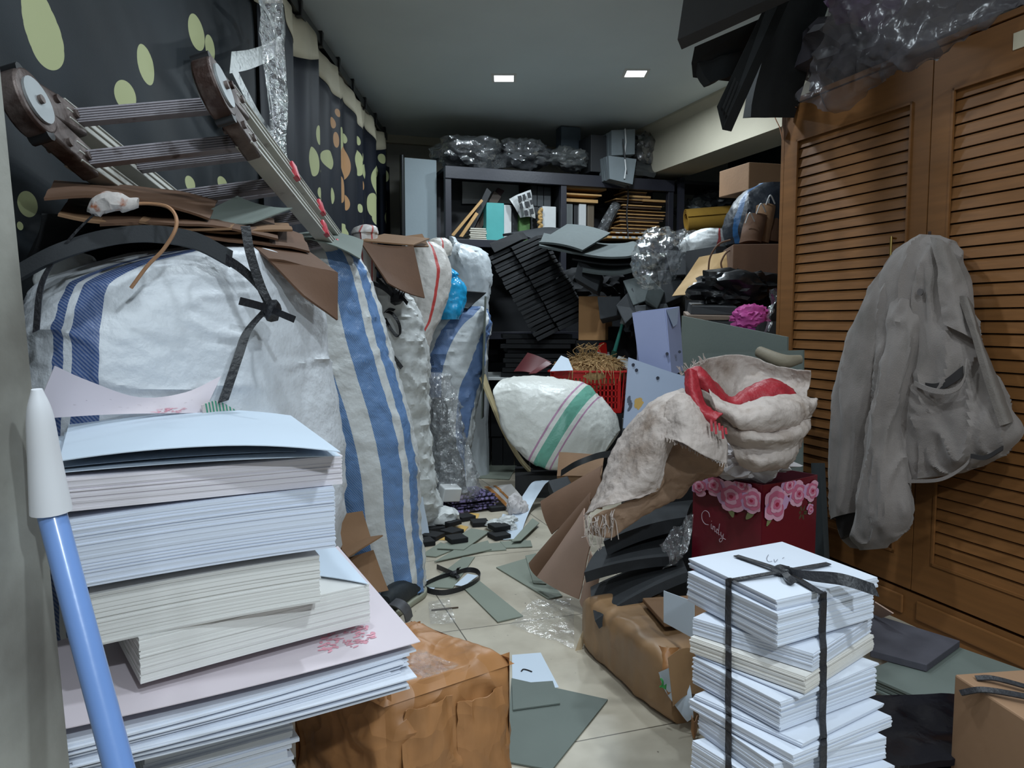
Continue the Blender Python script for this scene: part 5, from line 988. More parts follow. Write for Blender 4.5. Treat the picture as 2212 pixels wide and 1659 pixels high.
def shbox(x0, x1, y0, y1, off, dep, **k):
    """box whose front face covers these photo limits, standing in the shelf"""
    l, r, t = SH(x0, y1, off), SH(x1, y1, off), SH(x0, y0, off); z0 = (l.z + r.z) / 2; l.z = r.z = z0
    return obox(l, r - l, SY * dep, V((0, 0, t.z - z0)))
def shq(pts, off, thick, back=V((0, 0, 0))):
    p = [SH(x, y, off) for x, y in pts]; return hexa(p + [q + SY * thick + back for q in p])
def colm(n, c, **k): return mat(n, c, k.pop('rough', .6), k.pop('var', .08), 8, k.pop('bump', .05), 40, **k)
m_teal = colm('teal_wrap', (86, 172, 170), rough=.35); m_wpack = colm('white_pack', (205, 206, 206), rough=.4); m_green = colm('green_pack', (74, 112, 56)); m_dk = colm('dark_pack', (40, 41, 44)); m_woodl = mat('pale_wood', (196, 154, 100), .6, .15, 6, .08, 40, stretch=(1, 1, 1)); m_woodm = mat('dark_wood', (70, 54, 44), .6, .15, 6, .08, 40)
zlo = lambda x: 690 - (zM - CAMH) / ((SH(x, 500) - ORI).y) * FPX       # photo y of the bay floor
PKS = [('storage_pack', (1050, 1090, 437), .08, .2, m_teal, 'teal wrapped pack standing on the black shelf', 'pack'), ('storage_pack', (1088, 1106, 442), .10, .2, m_wpack, 'white pack standing just beside the teal pack', 'pack'), ('storage_pack', (1106, 1121, 452), .12, .2, m_dk, 'narrow dark pack standing between the white pack and the green pack', 'pack'),
       ('storage_pack', (1121, 1146, 462), .08, .2, m_green, 'green pack standing below the black and white printed bag', 'pack'), ('storage_pack', (1146, 1164, 446), .10, .2, m_dk, 'dark pack standing beside the green pack under the dark folders', 'pack'), ('storage_pack', (1171, 1202, 445), .05, .2, m_wpack, 'tall white pack standing next to the middle shelf post', 'pack'),
       ('storage_pack', (1223, 1238, 440), .08, .2, colm('clear_pack', (120, 124, 124), rough=.2), 'greyish film-wrapped pack just beyond the middle shelf post', 'pack'), ('storage_pack', (1239, 1249, 440), .10, .2, m_dk, 'slim dark pack between two wrapped packs beyond the middle post', 'pack'), ('storage_pack', (1250, 1267, 440), .08, .2, m_wpack, 'white film-wrapped pack under the short wooden boards', 'pack'), ('storage_pack', (1268, 1284, 442), .10, .2, colm('tan_pack', (110, 98, 84), rough=.25), 'tan film-wrapped pack under the short wooden boards', 'pack')]
for nm, (x0, x1, y0), off, dep, mt_, lb, ct in PKS: one(nm, shbox(x0 + .6, x1 - .8, y0, zlo(x0) - .5, off, dep), mt_, lb, ct, 'packs standing on the black shelf', smooth=False, bevel=.006)
# leaning boards and sticks
LB = [([(1005, 505), (1018, 505), (1062, 415), (1052, 405)], .06, .02, m_dk, 'dark board leaning outermost in the shelf bay with the teal pack'), ([(1022, 500), (1036, 500), (1083, 425), (1068, 412)], .16, .03, m_woodm, 'dark wooden board leaning behind the pale sticks'), ([(1040, 470), (1052, 470), (1090, 412), (1076, 405)], .22, .03, colm('maroon_board', (52, 26, 30)), 'maroon board leaning beside the teal pack')]
for q, off, th, mt_, lb in LB: one('leaning_board', shq(q, off, th), mt_, lb, 'board', 'boards leaning on the black shelf', smooth=False, bevel=.002)
for q, lb in (([(974, 508), (981, 510), (1044, 434), (1040, 430)], 'long pale wooden stick leaning across the shelf bay'), ([(992, 511), (1000, 512), (1034, 462), (1028, 458)], 'shorter pale wooden stick leaning across the shelf bay')): one('wooden_stick', shq(q, .01, .02), m_woodl, lb, 'stick', 'pale sticks on the black shelf', smooth=False, bevel=.002)
for i in range(6): one('pale_slab', shbox(1014 + i % 2 * 2, 1052 - i % 3, zlo(1014) - 4.6 * (i + 1), zlo(1014) - 4.6 * i - .6, .04, .16), colm('cream_slab', (206, 200, 186)), ['lowest cream slab of the small pile beside the teal pack', 'second cream slab up in the small pile beside the teal pack', 'third cream slab up in the small pile beside the teal pack', 'third cream slab from the top of the pile beside the teal pack', 'second cream slab from the top of the pile beside the teal pack', 'topmost cream slab of the small pile beside the teal pack'][i], 'slab', 'cream slabs on the black shelf', smooth=False, bevel=.003)
one('wall_card', sheet(SH(998, 440, .38), SH(1120, 440, .38), SH(1120, 400, .38), SH(998, 392, .38), .004, 6, 4, bend_v=.01), colm('grey_card', (150, 150, 150)), 'grey-white card standing against the shelf back', 'card')
pb_ = patch(gridfn([[SH(1100, 430, .05), SH(1125, 418, .02), SH(1146, 410, .05)], [SH(1112, 448, .02), SH(1132, 440, -.02), SH(1151, 436, .03)], [SH(1124, 470, .05), SH(1142, 468, .0), SH(1156, 472, .04)]], .01, 14, 3), 20, 20, .004)
gl_ = M()
for x, y, w_, h_ in ((1118, 424, 8, 12), (1128, 421, 6, 12), (1138, 417, 7, 12), (1122, 440, 6, 12), (1133, 436, 9, 12), (1144, 433, 5, 10), (1132, 455, 7, 12), (1143, 452, 8, 12)): gl_.join(shq([(x, y), (x + w_, y - 2), (x + w_ + 3, y + h_ - 2), (x + 3, y + h_)], -.03, .002))
thing('printed_bag', 'white bag with heavy black print hanging over the packs on the shelf', 'bag', [('bag_body', pb_, m_wpack, {}), ('black_print', gl_, m_dk, dict(smooth=False))])
for i, (x0, x1, lb) in enumerate(((1148, 1160, 'dark folder standing outermost above the green pack'), (1161, 1174, 'middle dark folder standing above the green pack'), (1175, 1190, 'dark folder standing nearest the tall white pack'))): one('folder', shbox(x0, x1, 400 + i * 2, 445 + i, .14, .15), colm('folder_grey', (54, 57, 60)), lb, 'folder', 'dark folders on the black shelf', smooth=False, bevel=.003)
br_ = tube([SH(1167 + 2.5 * math.sin(i * 1.9), 450 + i * 3.4, .02) for i in range(17)], [.012 + .006 * (i % 2) for i in range(17)], 8, 60)
one('straw_braid', br_, mat('straw', (178, 142, 88), .8, .2, 40, .3, 80), 'braided straw cord hanging beside the tall white pack', 'cord')
# wooden trays and boards in the second bay
WB = [(1246, 1282, 398, 402, 0, 'shortest pale board on top of the short wooden boards'), (1224, 1310, 402, 409, 1, 'pale wooden board topmost in the bay beyond the middle post'), (1221, 1300, 416, 422, 1, 'pale wooden board second down beyond the middle post'), (1221, 1292, 428, 437, 0, 'pale wooden board lying on the film-wrapped packs')]
for x0, x1, y0, y1, a, lb in WB: one('wooden_board', shbox(x0, x1, y0, y1, .06, .22), m_woodl, lb, 'board', 'pale wooden boards on the black shelf', smooth=False, bevel=.002)
FRM = [(1362, 1412, 403, 408), (1350, 1398, 412, 416), (1352, 1406, 421, 427), (1390, 1438, 430, 436), (1330, 1425, 428, 433), (1345, 1430, 441, 446), (1338, 1438, 453, 457), (1336, 1437, 460, 465), (1338, 1434, 468, 472), (1338, 1424, 476, 480), (1340, 1425, 484, 488), (1322, 1400, 491, 495)]
ORD = ['topmost', 'second', 'third', 'fourth', 'fifth', 'sixth', 'seventh', 'eighth', 'ninth', 'tenth', 'eleventh', 'twelfth']
for i, (x0, x1, y0, y1) in enumerate(FRM):
    fr = shbox(x0, x1, y0, y1, .04 + .01 * (i % 3), .22); top = shbox(x0 + 2, x1 - 2, y1, y1 + 5, .07, .18)
    thing('wooden_tray', '%s pale wooden frame counted down in the corded pile on the black shelf' % ORD[i], 'tray', [('rim', fr, m_woodl, dict(smooth=False, bevel=.002)), ('panel', top, m_woodm, dict(smooth=False))], 'corded pile of wooden frames')
for i, (x0, x1, y0, y1) in enumerate(((1320, 1440, 500, 505), (1312, 1390, 509, 516))):
    sl = M()
    for k in range(5): sl.join(shbox(x0 + 10 + k * 14, x0 + 19 + k * 14, y0 + 1.5, y1 - 1.5, .018, .004))
    thing('slatted_tray', ['upper pale tray with white slots under the corded wooden frames', 'lower pale tray with white slots under the corded wooden frames'][i], 'tray', [('rim', shbox(x0, x1, y0, y1, .02, .24), m_woodl, dict(smooth=False, bevel=.002)), ('slots', sl, m_wpack, dict(smooth=False))], 'slotted trays on the shelf')
one('cord', tube([SH(x, y, o) for x, y, o in ((1346, 300, -.16), (1350, 340, -.17), (1354, 380, -.15), (1357, 420, -.03), (1354, 460, .0), (1357, 510, -.02))], .006, 6, 40), m_tie, 'dark cord hanging from the grey bundles down over the wooden frames', 'cord')
one('wrapped_roll', tube([SH(1300, 500, .1), SH(1332, 442, .12)], [.05, .045], 16).join(patch(gridfn([[SH(1288, 500, .02), SH(1302, 470, .0), SH(1322, 438, .04)], [SH(1310, 505, .0), SH(1322, 475, -.02), SH(1340, 445, .04)]], .02, 12, 3, .02, 14), 24, 16), 1), [m_dk, m_film], 'dark roll in clear film leaning beside the corded wooden frames', 'roll')

# ---------------------------------------------------------------- on top of the shelf
m_blkbag = mat('black_bag', (22, 23, 26), .35, .2, 5, .35, 22); m_wrapf = film('film_wrap', body=.05, gloss=.7, rough=.07, bscale=9)
def lump(px, py, off, r, seed, sc, **k):
    c = SH(px, py, off); c.z = max(c.z, zT + r * sc[2] * .95); return crumple(c, r, seed, .35, 4, sc, 3, .33, .12)
def wrap(name, lb, m1, mt_, grow=1.04):
    c = sum(m1.v, V()) / len(m1.v); f = M().add([c + (p - c) * grow + V((.006, .006, .006)) * noise.noise(p * 20) for p in m1.v], m1.f); thing(name, lb, 'bag', [('filling', m1, mt_, {}), ('clear_film', f, m_wrapf, {})], 'bags on top of the shelf')
wrap('stuffed_bag', 'big black bag with shiny film corner on the shelf top nearest the pier', lump(1018, 335, .16, .185, 3, (1.35, .8, .75)), m_blkbag)
wrap('stuffed_bag', 'film-wrapped dark bag standing second along the top of the shelf', lump(1138, 335, .14, .15, 5, (1.35, .9, .72)), mat('dark_bag', (42, 43, 46), .5, .2, 5, .3, 22))
wrap('stuffed_bag', 'low bag of crumpled clear film on top of the shelf before the grey bundles', lump(1232, 345, .10, .11, 7, (1.4, .9, .75)), mat('dull_bag', (70, 72, 70), .5, .2, 5, .3, 22))
one('grey_box', shbox(1212, 1254, 272, 352, .26, .12), colm('slate', (76, 88, 98)), 'slate grey box standing at the back on top of the shelf', 'box', smooth=False, bevel=.004)
for i, (q, off, lb) in enumerate((([(1322, 336), (1372, 334), (1372, 278), (1322, 282)], -.10, 'upper bundle of grey boards tied on top of the shelf'), ([(1318, 386), (1366, 398), (1374, 344), (1314, 336)], -.16, 'lower bundle of grey boards hanging over the shelf edge'))):
    mm = M(); 
    for k in range(6):
        p = [SH(x + R.uniform(-1, 1), y + R.uniform(-1, 1), off) for x, y in q]; mm.join(hexa([a + SY * (.032 * k) for a in p] + [a + SY * (.032 * k + .028) for a in p]))
    tw = tube([SH(1350, q[2][1], off - .012), SH(1352, (q[0][1] + q[2][1]) / 2, off - .014), SH(1349, q[0][1], off - .012)], .006, 6)
    thing('board_bundle', lb, 'bundle', [('boards', mm, colm('bundle_grey', (118, 126, 130)), dict(smooth=False)), ('wrap_cord', tw, m_wpack, {})], 'grey board bundles on the shelf')
one('dark_case', shbox(1276, 1318, 290, 372, .0, .25), m_dk, 'dark case on top of the shelf beside the grey bundles', 'case', smooth=False, bevel=.005)
wrap('stuffed_bag', 'round film-wrapped bag on top of the shelf beside the pale beam', lump(1398, 325, .12, .125, 9, (1.0, .9, 1.15)), mat('brown_bag', (58, 54, 52), .5, .3, 8, .3, 22))
one('film_scrap', sheet(SH(1368, 374, -.04), SH(1416, 378, -.03), SH(1412, 354, .1), SH(1374, 352, .1), .04, 8, 6, nz=.02, ns=8, seed=3), mat('scrap_grey', (72, 74, 74), .35, .2, 8, .2), 'flat grey film packet at the end of the shelf top', 'packet')

# ================================================================ heap before the shelf
def fbox(px0, px1, py0, py1, Y, dep, yaw=0, jz=0):
    l, r = P(px0, py1, Y), P(px1, py1, Y); h = P(px0, py0, Y).z - l.z; w_ = (r - l).length; mt = Matrix.Rotation(yaw, 3, 'Z')
    return obox(l, mt @ V((w_, 0, 0)), mt @ V((0, dep, 0)), V((0, 0, h)))
m_blk = mat('foam_black', (17, 18, 21), .85, .12, 20, .1, 200)
# wall of black foam blocks on the floor
nb = 0
for r_ in range(3):
    for c_ in range(8):
        x = -.42 + c_ * .088 + R.uniform(-.004, .004); o = V((x, 5.70 + R.uniform(0, .02), .002 + r_ * .222))
        t = one('foam_block', obox(o, (.082, 0, 0), (0, .3, 0), (0, 0, .217)), m_blk, 'black foam block in %s row, %s of eight counted from the slumped striped sack' % (('the bottom', 'the middle', 'the top')[r_], ('first', 'second', 'third', 'fourth', 'fifth', 'sixth', 'seventh', 'last')[c_]), 'foam', 'black foam blocks under the white board', smooth=False, bevel=.004)
zt_ = .669
one('white_board', obox(V((-.44, 5.45, zt_)), (1.75, 0, 0), (0, .60, 0), (0, 0, .018)), colm('white_board', (200, 202, 200)), 'long white board lying on the black foam blocks as a table', 'board', smooth=False, bevel=.002)
one('dark_cabinet', obox(V((.30, 5.5, 0)), (1.0, 0, 0), (0, .55, 0), (0, 0, zt_ - .001)), m_dk, 'dark low cabinet under the white board behind the red crate', 'cabinet', smooth=False, bevel=.003)
# the tilted double pile of black foam slabs
ax = P(1163, 738, 5.42) - P(1058, 556, 5.55); n_s = 20
sv1 = P(1106, 534, 5.55) - P(1058, 556, 5.5); sv2 = P(1163, 508, 5.55) - P(1104, 535, 5.5)
for col, (s0, sv, off) in enumerate(((P(1055, 556, 5.5), sv1, 0), (P(1104, 534, 5.52), sv2, 0))):
    for k in range(n_s):
        t = k / n_s; j = V((R.uniform(-.006, .006), R.uniform(-.008, .008), R.uniform(-.001, .001)))
        o = s0 + ax * t + j; th = ax / n_s * .80; s_ = sv * R.uniform(.94, 1.02)
        o2 = obox(o, s_, V((.05, .24, .03)), th)
        one('foam_slab', o2, m_blk, 'black foam slab %s of twenty down the %s column of the toppling pile' % (['first', 'second', 'third', 'fourth', 'fifth', 'sixth', 'seventh', 'eighth', 'ninth', 'tenth', 'eleventh', 'twelfth', 'thirteenth', 'fourteenth', 'fifteenth', 'sixteenth', 'seventeenth', 'eighteenth', 'nineteenth', 'last'][k], ('outer', 'inner')[col]), 'foam', 'toppling pile of black foam slabs', smooth=False, bevel=.003)
one('foam_slab', slab_px([(1068, 546, 5.5), (1128, 517, 5.55), (1116, 502, 5.6), (1056, 526, 5.55)], (.05, .24, .03)), m_blk, 'thick black foam slab capping the outer column of the toppling pile', 'foam', smooth=False, bevel=.004)
for i in range(9):
    z = .69 + i * .034; o = V((-.06 + R.uniform(-.03, .03), 5.48 + R.uniform(0, .03), z)); mt = Matrix.Rotation(R.uniform(-.15, .1), 3, 'Z')
    one('foam_sheet', obox(o, mt @ V((.50, 0, 0)), mt @ V((0, .36, 0)), (0, 0, .03)), m_blk, '%s black foam sheet counted up under the toppling pile on the white board' % ORD[i].replace('topmost', 'lowest'), 'foam', 'black foam sheets under the toppling pile', smooth=False, bevel=.003)
# grey foam sheets curving over the heap
ga_ = quadfn(P(1163, 525, 5.16), P(1258, 542, 5.08), P(1318, 505, 5.5), P(1225, 486, 5.62), bend=.015)
one('foam_sheet', patch(ga_, 14, 10, .014), m_foamg, 'topmost light grey foam sheet lying over the heap below the shelf', 'foam', 'curved grey foam sheets')
prof = [(1164, 532), (1230, 545), (1300, 556), (1350, 556), (1376, 552), (1384, 565), (1374, 582), (1340, 592), (1300, 592), (1258, 586)]
def curl(u, v): a = crv([P(x, y, 5.12 - .0 * i) for i, (x, y) in enumerate(prof)], u); return a + V((.05, .45, .13)) * v
one('foam_sheet', patch(curl, 60, 8, .014), m_foamg, 'light grey foam sheet rolled back under itself below the shelf', 'foam', 'curved grey foam sheets')
def curl2(u, v): a = crv([P(x, y + 9, 5.14) for x, y in prof[1:6]], u); return a + V((.05, .4, .12)) * v + V((.02, .03, -.016))
one('foam_sheet', patch(curl2, 40, 8, .010), m_foam, 'dark foam sheet lining the rolled grey sheet below the shelf', 'foam', 'curved grey foam sheets')
one('foam_sheet', sheet(P(1086, 508, 5.98), P(1170, 530, 5.82), P(1240, 506, 6.05), P(1150, 498, 6.2), .02, 10, 6, bend=.03), m_foamd, 'dark grey foam sheet drooping behind the toppling pile', 'foam', 'curved grey foam sheets')
# dark mass beneath
one('foam_roll', crumple(P(1270, 620, 5.86), .22, 12, .3, 4, (1.15, .7, .6), 2.4, 0, .1), m_blk, 'lump of black foam sheeting folded under the grey foam sheets', 'foam')
one('black_bag', crumple(P(1405, 690, 5.36), .16, 14, .4, 4, (1.0, .9, 1.0), 2.6, 0, .1), m_blkbag, 'big black bag sunk in the heap behind the lilac boxes', 'bag')
one('black_bag', crumple(P(1545, 640, 5.5), .22, 15, .4, 4, (1.2, .9, 1.2), 2.6, 0, .1), m_blkbag, 'black bag filling the heap behind the beige paper bag', 'bag')
one('carton', obox(V((.52, 5.48, zt_ + .02)), (.68, 0, 0), (0, .55, 0), (0, 0, .36)), m_blk, 'long black carton on the white board bearing the heap of foam', 'box', smooth=False, bevel=.004)
OFF = [((1345, 606), (1402, 592), (1424, 640), (1368, 660), 5.0, 'grey foam offcut slanting below the crumpled clear film'), ((1330, 660), (1366, 620), (1384, 668), (1350, 700), 4.95, 'grey foam offcut wedged above the lilac boxes'), ((1404, 600), (1436, 630), (1420, 668), (1392, 648), 4.92, 'small grey foam offcut leaning beside the beige paper bag'),
       ((1250, 560), (1300, 590), (1290, 630), (1240, 600), 5.1, 'dark foam offcut beneath the rolled grey sheet'), ((1290, 640), (1340, 640), (1340, 680), (1296, 690), 5.05, 'dark foam offcut above the small brown carton'), ((1436, 540), (1560, 545), (1540, 590), (1450, 596), 5.1, 'dark grey foam wedge beside the crumpled clear film'), ((1420, 585), (1470, 580), (1474, 640), (1430, 660), 5.05, 'charcoal foam offcut behind the beige paper bag'),
       ((1370, 660), (1440, 655), (1460, 700), (1380, 712), 4.9, 'charcoal foam offcut just behind the tall lilac box')]
for i, (a, b, c, d, Y, lb) in enumerate(OFF): one('foam_offcut', slab_px([(*d, Y), (*c, Y + .05), (*b, Y + .12), (*a, Y + .1)], (.03, .12, -.03)), (m_foamg, m_foamd)[i % 2 if i < 3 else 1], lb, 'foam', 'grey foam offcuts in the heap', smooth=False, bevel=.006)
pf = patch(gridfn([[P(1376, 520, 5.0), P(1420, 494, 5.0), P(1470, 498, 5.05), P(1500, 505, 5.2)], [P(1368, 560, 4.95), P(1410, 545, 4.85), P(1450, 540, 4.9), P(1490, 530, 5.05)], [P(1376, 600, 4.95), P(1410, 590, 4.85), P(1440, 585, 4.9), P(1470, 560, 5.0)], [P(1392, 622, 4.95), P(1420, 625, 4.9), P(1440, 610, 4.95), P(1455, 590, 5.0)]], .06, 6, 5, .03, 6), 60, 50)
one('plastic_film', pf, film('film_crumpled', body=.14, gloss=.9, rough=.06, bscale=14), 'crumpled ball of clear film on the heap beside the rolled grey foam', 'plastic film')
# small carton, beige bag, boxes beyond
cb0 = P(1252, 735, 5.42)
ca = P(1250, 640, 5.42); cbx3 = obox(V((ca.x, 5.42, cb0.z)), V((.185, -.04, 0)), V((.08, .25, 0)), V((0, 0, ca.z - cb0.z)))
m_tan = mat('carton_tan', (188, 140, 92), .75, .06, 4, .03, 60)
flp = sheet(P(1305, 642, 5.38), P(1310, 690, 5.32), P(1327, 688, 5.36), P(1320, 640, 5.5), .004, 4, 4)
thing('carton', 'small opened brown carton in the heap under the foam offcuts', 'box', [('box', cbx3, m_tan, dict(smooth=False, bevel=.003)), ('flap', flp, m_tan, {})])
one('dark_box', obox(V((ca.x - .02, 5.36, .69)), (.26, 0, 0), (0, .1, 0), (0, 0, max(.02, cb0.z - .692))), m_blk, 'black box under the small opened brown carton', 'box', smooth=False)
m_kb = mat('kraft_beige', (186, 152, 104), .7, .08, 5, .1, 40)
kbq = patch(gridfn([[P(1452, 640, 4.3), P(1500, 632, 4.25), P(1582, 600, 4.3)], [P(1482, 598, 4.35), P(1535, 590, 4.3), P(1586, 568, 4.35)], [P(1510, 556, 4.4), P(1550, 548, 4.4), P(1592, 534, 4.4)]], .006, 8, 3), 20, 20, .004)
hd_ = [tube([P(x, y, 4.25) for x, y in pts], .005, 6, 24) for pts in (((1530, 590), (1534, 556), (1552, 528), (1578, 518)), ((1560, 582), (1558, 566), (1570, 545), (1590, 535)))]
thing('paper_bag', 'beige kraft paper bag with cord handles lying on the heap', 'bag', [('bag_body', kbq, m_kb, {}), ('handle', hd_[0], m_card, {}), ('handle', hd_[1], m_card, {})])
cA, cB = P(1582, 602, 4.15), P(1700, 602, 4.05)
one('carton', obox(V((cA.x, cA.y, P(1582, 530, 4.15).z - (P(1582, 530, 4.15).z - cA.z))), V((.34, -.06, 0)), V((.05, .4, 0)), V((0, 0, P(1582, 528, 4.15).z - cA.z))), m_card, 'dull brown carton beside the wardrobe under the paper bags', 'box', smooth=False, bevel=.004)
one('dark_box', obox(V((cA.x - .12, cA.y + .02, 0)), V((.46, -.08, 0)), V((.05, .42, 0)), V((0, 0, cA.z - .002))), m_dk, 'tall dark box standing beside the wardrobe under the dull brown carton', 'box', smooth=False, bevel=.004)
one('black_bag', crumple(P(1592, 625, 3.95), .165, 21, .45, 4, (1.25, .7, .58), 3.2, .2, .16), m_blkbag, 'glossy black rubbish bag lying in front of the dull brown carton', 'bag')
m_pinkc = mat('pink_cloth', (190, 74, 150), .6, .2, 12, .3, 30)
one('pink_cloth', crumple(P(1622, 684, 3.75), .066, 23, .5, 4, (1.2, .8, .8), 2.6, 0, .1), m_pinkc, 'bright pink crumpled cloth under the glossy black bag', 'cloth')
one('magenta_paper', sheet(P(1580, 712, 3.7), P(1632, 712, 3.7), P(1630, 700, 3.8), P(1586, 700, 3.8), .01, 4, 3, nz=.004), mat('magenta', (140, 44, 130), .5), 'magenta paper edge showing below the bright pink cloth', 'paper')
for i, (q, mt_, lb) in enumerate((([(1484, 692, 3.85), (1592, 692, 3.75), (1592, 682, 3.75), (1484, 680, 3.85)], colm('book_tan', (116, 98, 84)), 'tan-edged flat book lying on the grey board edge'), ([(1492, 680, 3.86), (1594, 681, 3.76), (1592, 662, 3.76), (1496, 660, 3.86)], m_dk, 'black flat case lying on the tan-edged book'))): one('flat_book', slab_px(q, (.03, .22, .02)), mt_, lb, 'book', smooth=False, bevel=.004)
one('carton', obox(V((P(1478, 700, 3.84).x, 3.80, 0)), V((.42, -.12, 0)), V((.05, .3, 0)), V((0, 0, P(1478, 694, 3.84).z))), m_dk, 'dark carton standing behind the big grey board by the wardrobe', 'box', smooth=False)
one('plastic_film', sheet(P(1652, 720, 3.55), P(1674, 720, 3.5), P(1676, 620, 3.5), P(1658, 630, 3.6), .0, 14, 18, nz=.06, ns=9, seed=3), m_film, 'strip of clear film hanging at the wardrobe corner above the grey board', 'plastic film')
# behind the wardrobe: carton, blue-black bag, paper bags, yellow roll, white bag
bg = [('carton', obox(P(1617, 410, 4.75), V((.3, .08, 0)), V((-.1, .3, 0)), V((0, 0, P(1617, 350, 4.75).z - P(1617, 410, 4.75).z))), m_card2, 'tan carton high up behind the wardrobe corner', 'box')]
one(*bg[0][:3], bg[0][3], bg[0][4], smooth=False, bevel=.004)
b1 = P(1640, 412, 4.78); one('dark_box', obox(V((b1.x + .10, 4.80, 0)), V((.16, .05, 0)), V((-.08, .26, 0)), V((0, 0, P(1617, 410, 4.75).z - .001))), m_dk, 'dark box column under the high tan carton behind the wardrobe', 'box', smooth=False)
S20 = sack_px([(398, 1640, 1700, 4.5, 4.5, .6), (420, 1600, 1710, 4.5, 4.5, .9), (460, 1580, 1710, 4.45, 4.5, 1), (500, 1570, 1700, 4.45, 4.5, 1), (528, 1575, 1690, 4.45, 4.5, .9)], .13, n=2.3, steps=40, seg=60, wr=.02, ws=7, seed=81)
one('bag', S20, striped('navy_bag', (20, 26, 36), [(.555, .60, (22, 72, 116))], axis='X', rough=.5, hatch=0), 'navy and blue bulging bag behind the wardrobe corner', 'bag')
for i, (x0, x1, y0, y1, Y, lb) in enumerate(((1602, 1634, 468, 528, 4.25, 'brown paper bag standing outermost behind the wardrobe corner'), (1626, 1652, 448, 526, 4.3, 'brown paper bag standing second behind the wardrobe corner'), (1646, 1676, 430, 524, 4.35, 'brown paper bag standing closest to the wardrobe side'))):
    f = quadfn(P(x0, y1, Y), P(x1, y1, Y), P(x1 + 14, y0, Y + .06), P(x0 + 14, y0, Y + .06), bend=.02, nz=.02, ns=6, seed=i); hh_ = tube([P(x0 + 8, y0 + 14, Y - .03), P(x0 + 18, y0 - 8, Y - .06), P(x0 + 28, y0 + 10, Y - .03)], .004, 6, 14)
    thing('paper_bag', lb, 'bag', [('bag_body', patch(f, 10, 10, .05), (m_card, m_card2, m_card)[i], dict(flat_angle=50)), ('handle', hh_, m_wpack, {})], 'brown paper bags behind the wardrobe')
one('carton', obox(V((1.18, 4.5, 1.0)), V((.4, .12, 0)), V((-.1, .32, 0)), V((0, 0, P(1600, 530, 4.45).z - 1.0))), m_dk, 'dark carton under the navy bag behind the wardrobe', 'box', smooth=False)
m_yel = mat('yellow_felt', (180, 138, 54), .85, .08, 6, .1, 100)
ya, yb = P(1482, 478, 6.62), P(1600, 468, 6.8); ydir = (yb - ya).normalized()
def yroll(u, v):
    th = u * 4.6 * PI; r = .072 + .034 * u; return ya + ydir * (.5 * v) + V((0, 1, 0)) * (r * math.cos(th + 1)) * .9 + V((-ydir.z, 0, ydir.x)) * (r * math.sin(th + 1))
yr_m = patch(yroll, 90, 6, .008)
one('felt_roll', yr_m, m_yel, 'thick yellow felt roll lying at the end of the black shelf', 'roll')
S21 = sack_px([(495, 1520, 1560, 5.1, 5.1, .6), (508, 1488, 1568, 5.1, 5.1, .9), (525, 1474, 1568, 5.08, 5.1, 1), (545, 1478, 1560, 5.08, 5.1, .9)], .1, n=2.3, steps=30, seg=50, wr=.016, ws=8, seed=83)
one('tied_bag', S21, striped('red_line_weave_d', (206, 208, 208), [(.8, .83, (200, 90, 90))], rough=.4, hatch=.05), 'white bag with a faint red line under the yellow felt roll', 'bag')
# second rack under the beam holding the yellow roll
rk = []
r0 = SF + SX * (Ls + .03) - SY * .05
for x in (0, 1.0): rk.append(('post', obox(r0 + SX * x, SX * .045, SY * .045, V((0, 0, SH(1455, 385).z))), m_shelf, dict(smooth=False)))
zr_ = min(p.z for p in yr_m.v)
for z in (SH(1455, 390).z, zr_ - .002, 1.0, .4): rk.append(('shelf_board', obox(r0 + V((0, 0, z - .03)), SX * 1.05, SY * .5, V((0, 0, .03))), m_shelfi, dict(smooth=False)))
thing('storage_rack', 'dark second rack standing under the pale beam beyond the black shelf', 'shelf', rk)
for i, (px, py, r, c, lb) in enumerate(((1500, 455, .11, (110, 116, 116), 'loose grey film bag behind the yellow felt roll'), (1545, 440, .12, (64, 68, 72), 'dark film bag behind the yellow felt roll'), (1592, 450, .10, (130, 136, 138), 'pale film bag behind the navy bag'))):
    cc = SH(px, py, .2); cc.z = max(cc.z, zr_ + r * .9); m1 = crumple(cc, r, 30 + i, .4, 4, (1.3, .9, .9), 3, 0, .2); one('plastic_bag', m1, mat('film_bag_%s' % ('a', 'b', 'c')[i], c, .3, .3, 8, .3, 20), lb, 'bag', 'film bags on the second rack')
# lilac boxes, grey boards by the wardrobe
m_lil = mat('lilac_card', (160, 168, 204), .55, .03, 4, .02, 40); m_lil2 = mat('lilac_card_pale', (160, 172, 194), .55, .03, 4, .02, 40); m_eye = mat('eyelet', (40, 44, 60), .5)
a, b, c, d = P(1386, 806, 3.12), P(1474, 800, 3.05), P(1470, 662, 3.05), P(1366, 676, 3.14)
bw = V((.04, .13, 0))
lb_parts = [('panel', sheet(P(1384, 800, 3.14), P(1450, 812, 3.04), P(1436, 668, 3.06), P(1366, 676, 3.16), .003, 4, 4), m_lil, {}), ('side_panel', sheet(P(1450, 812, 3.04), P(1476, 800, 3.14), P(1467, 662, 3.16), P(1438, 668, 3.06), .003, 4, 4), m_lil, {}), ('panel', sheet(P(1400, 800, 3.26), P(1476, 800, 3.16), P(1467, 662, 3.18), P(1384, 672, 3.28), .003, 2, 2), m_lil, {}), ('flap', sheet(P(1440, 670, 3.055), P(1466, 664, 3.15), P(1462, 700, 3.10), P(1455, 706, 3.07), .003, 3, 3), m_lil2, {}), ('panel', sheet(P(1376, 806, 3.30), P(1384, 800, 3.14), P(1366, 676, 3.16), P(1384, 672, 3.28), .003, 2, 2), m_lil, {})]
for x, y in ((1441, 764), (1468, 760)): lb_parts.append(('eyelet', tube([P(x, y, 3.05), P(x, y, 3.035)], .006, 12), m_eye, {}))
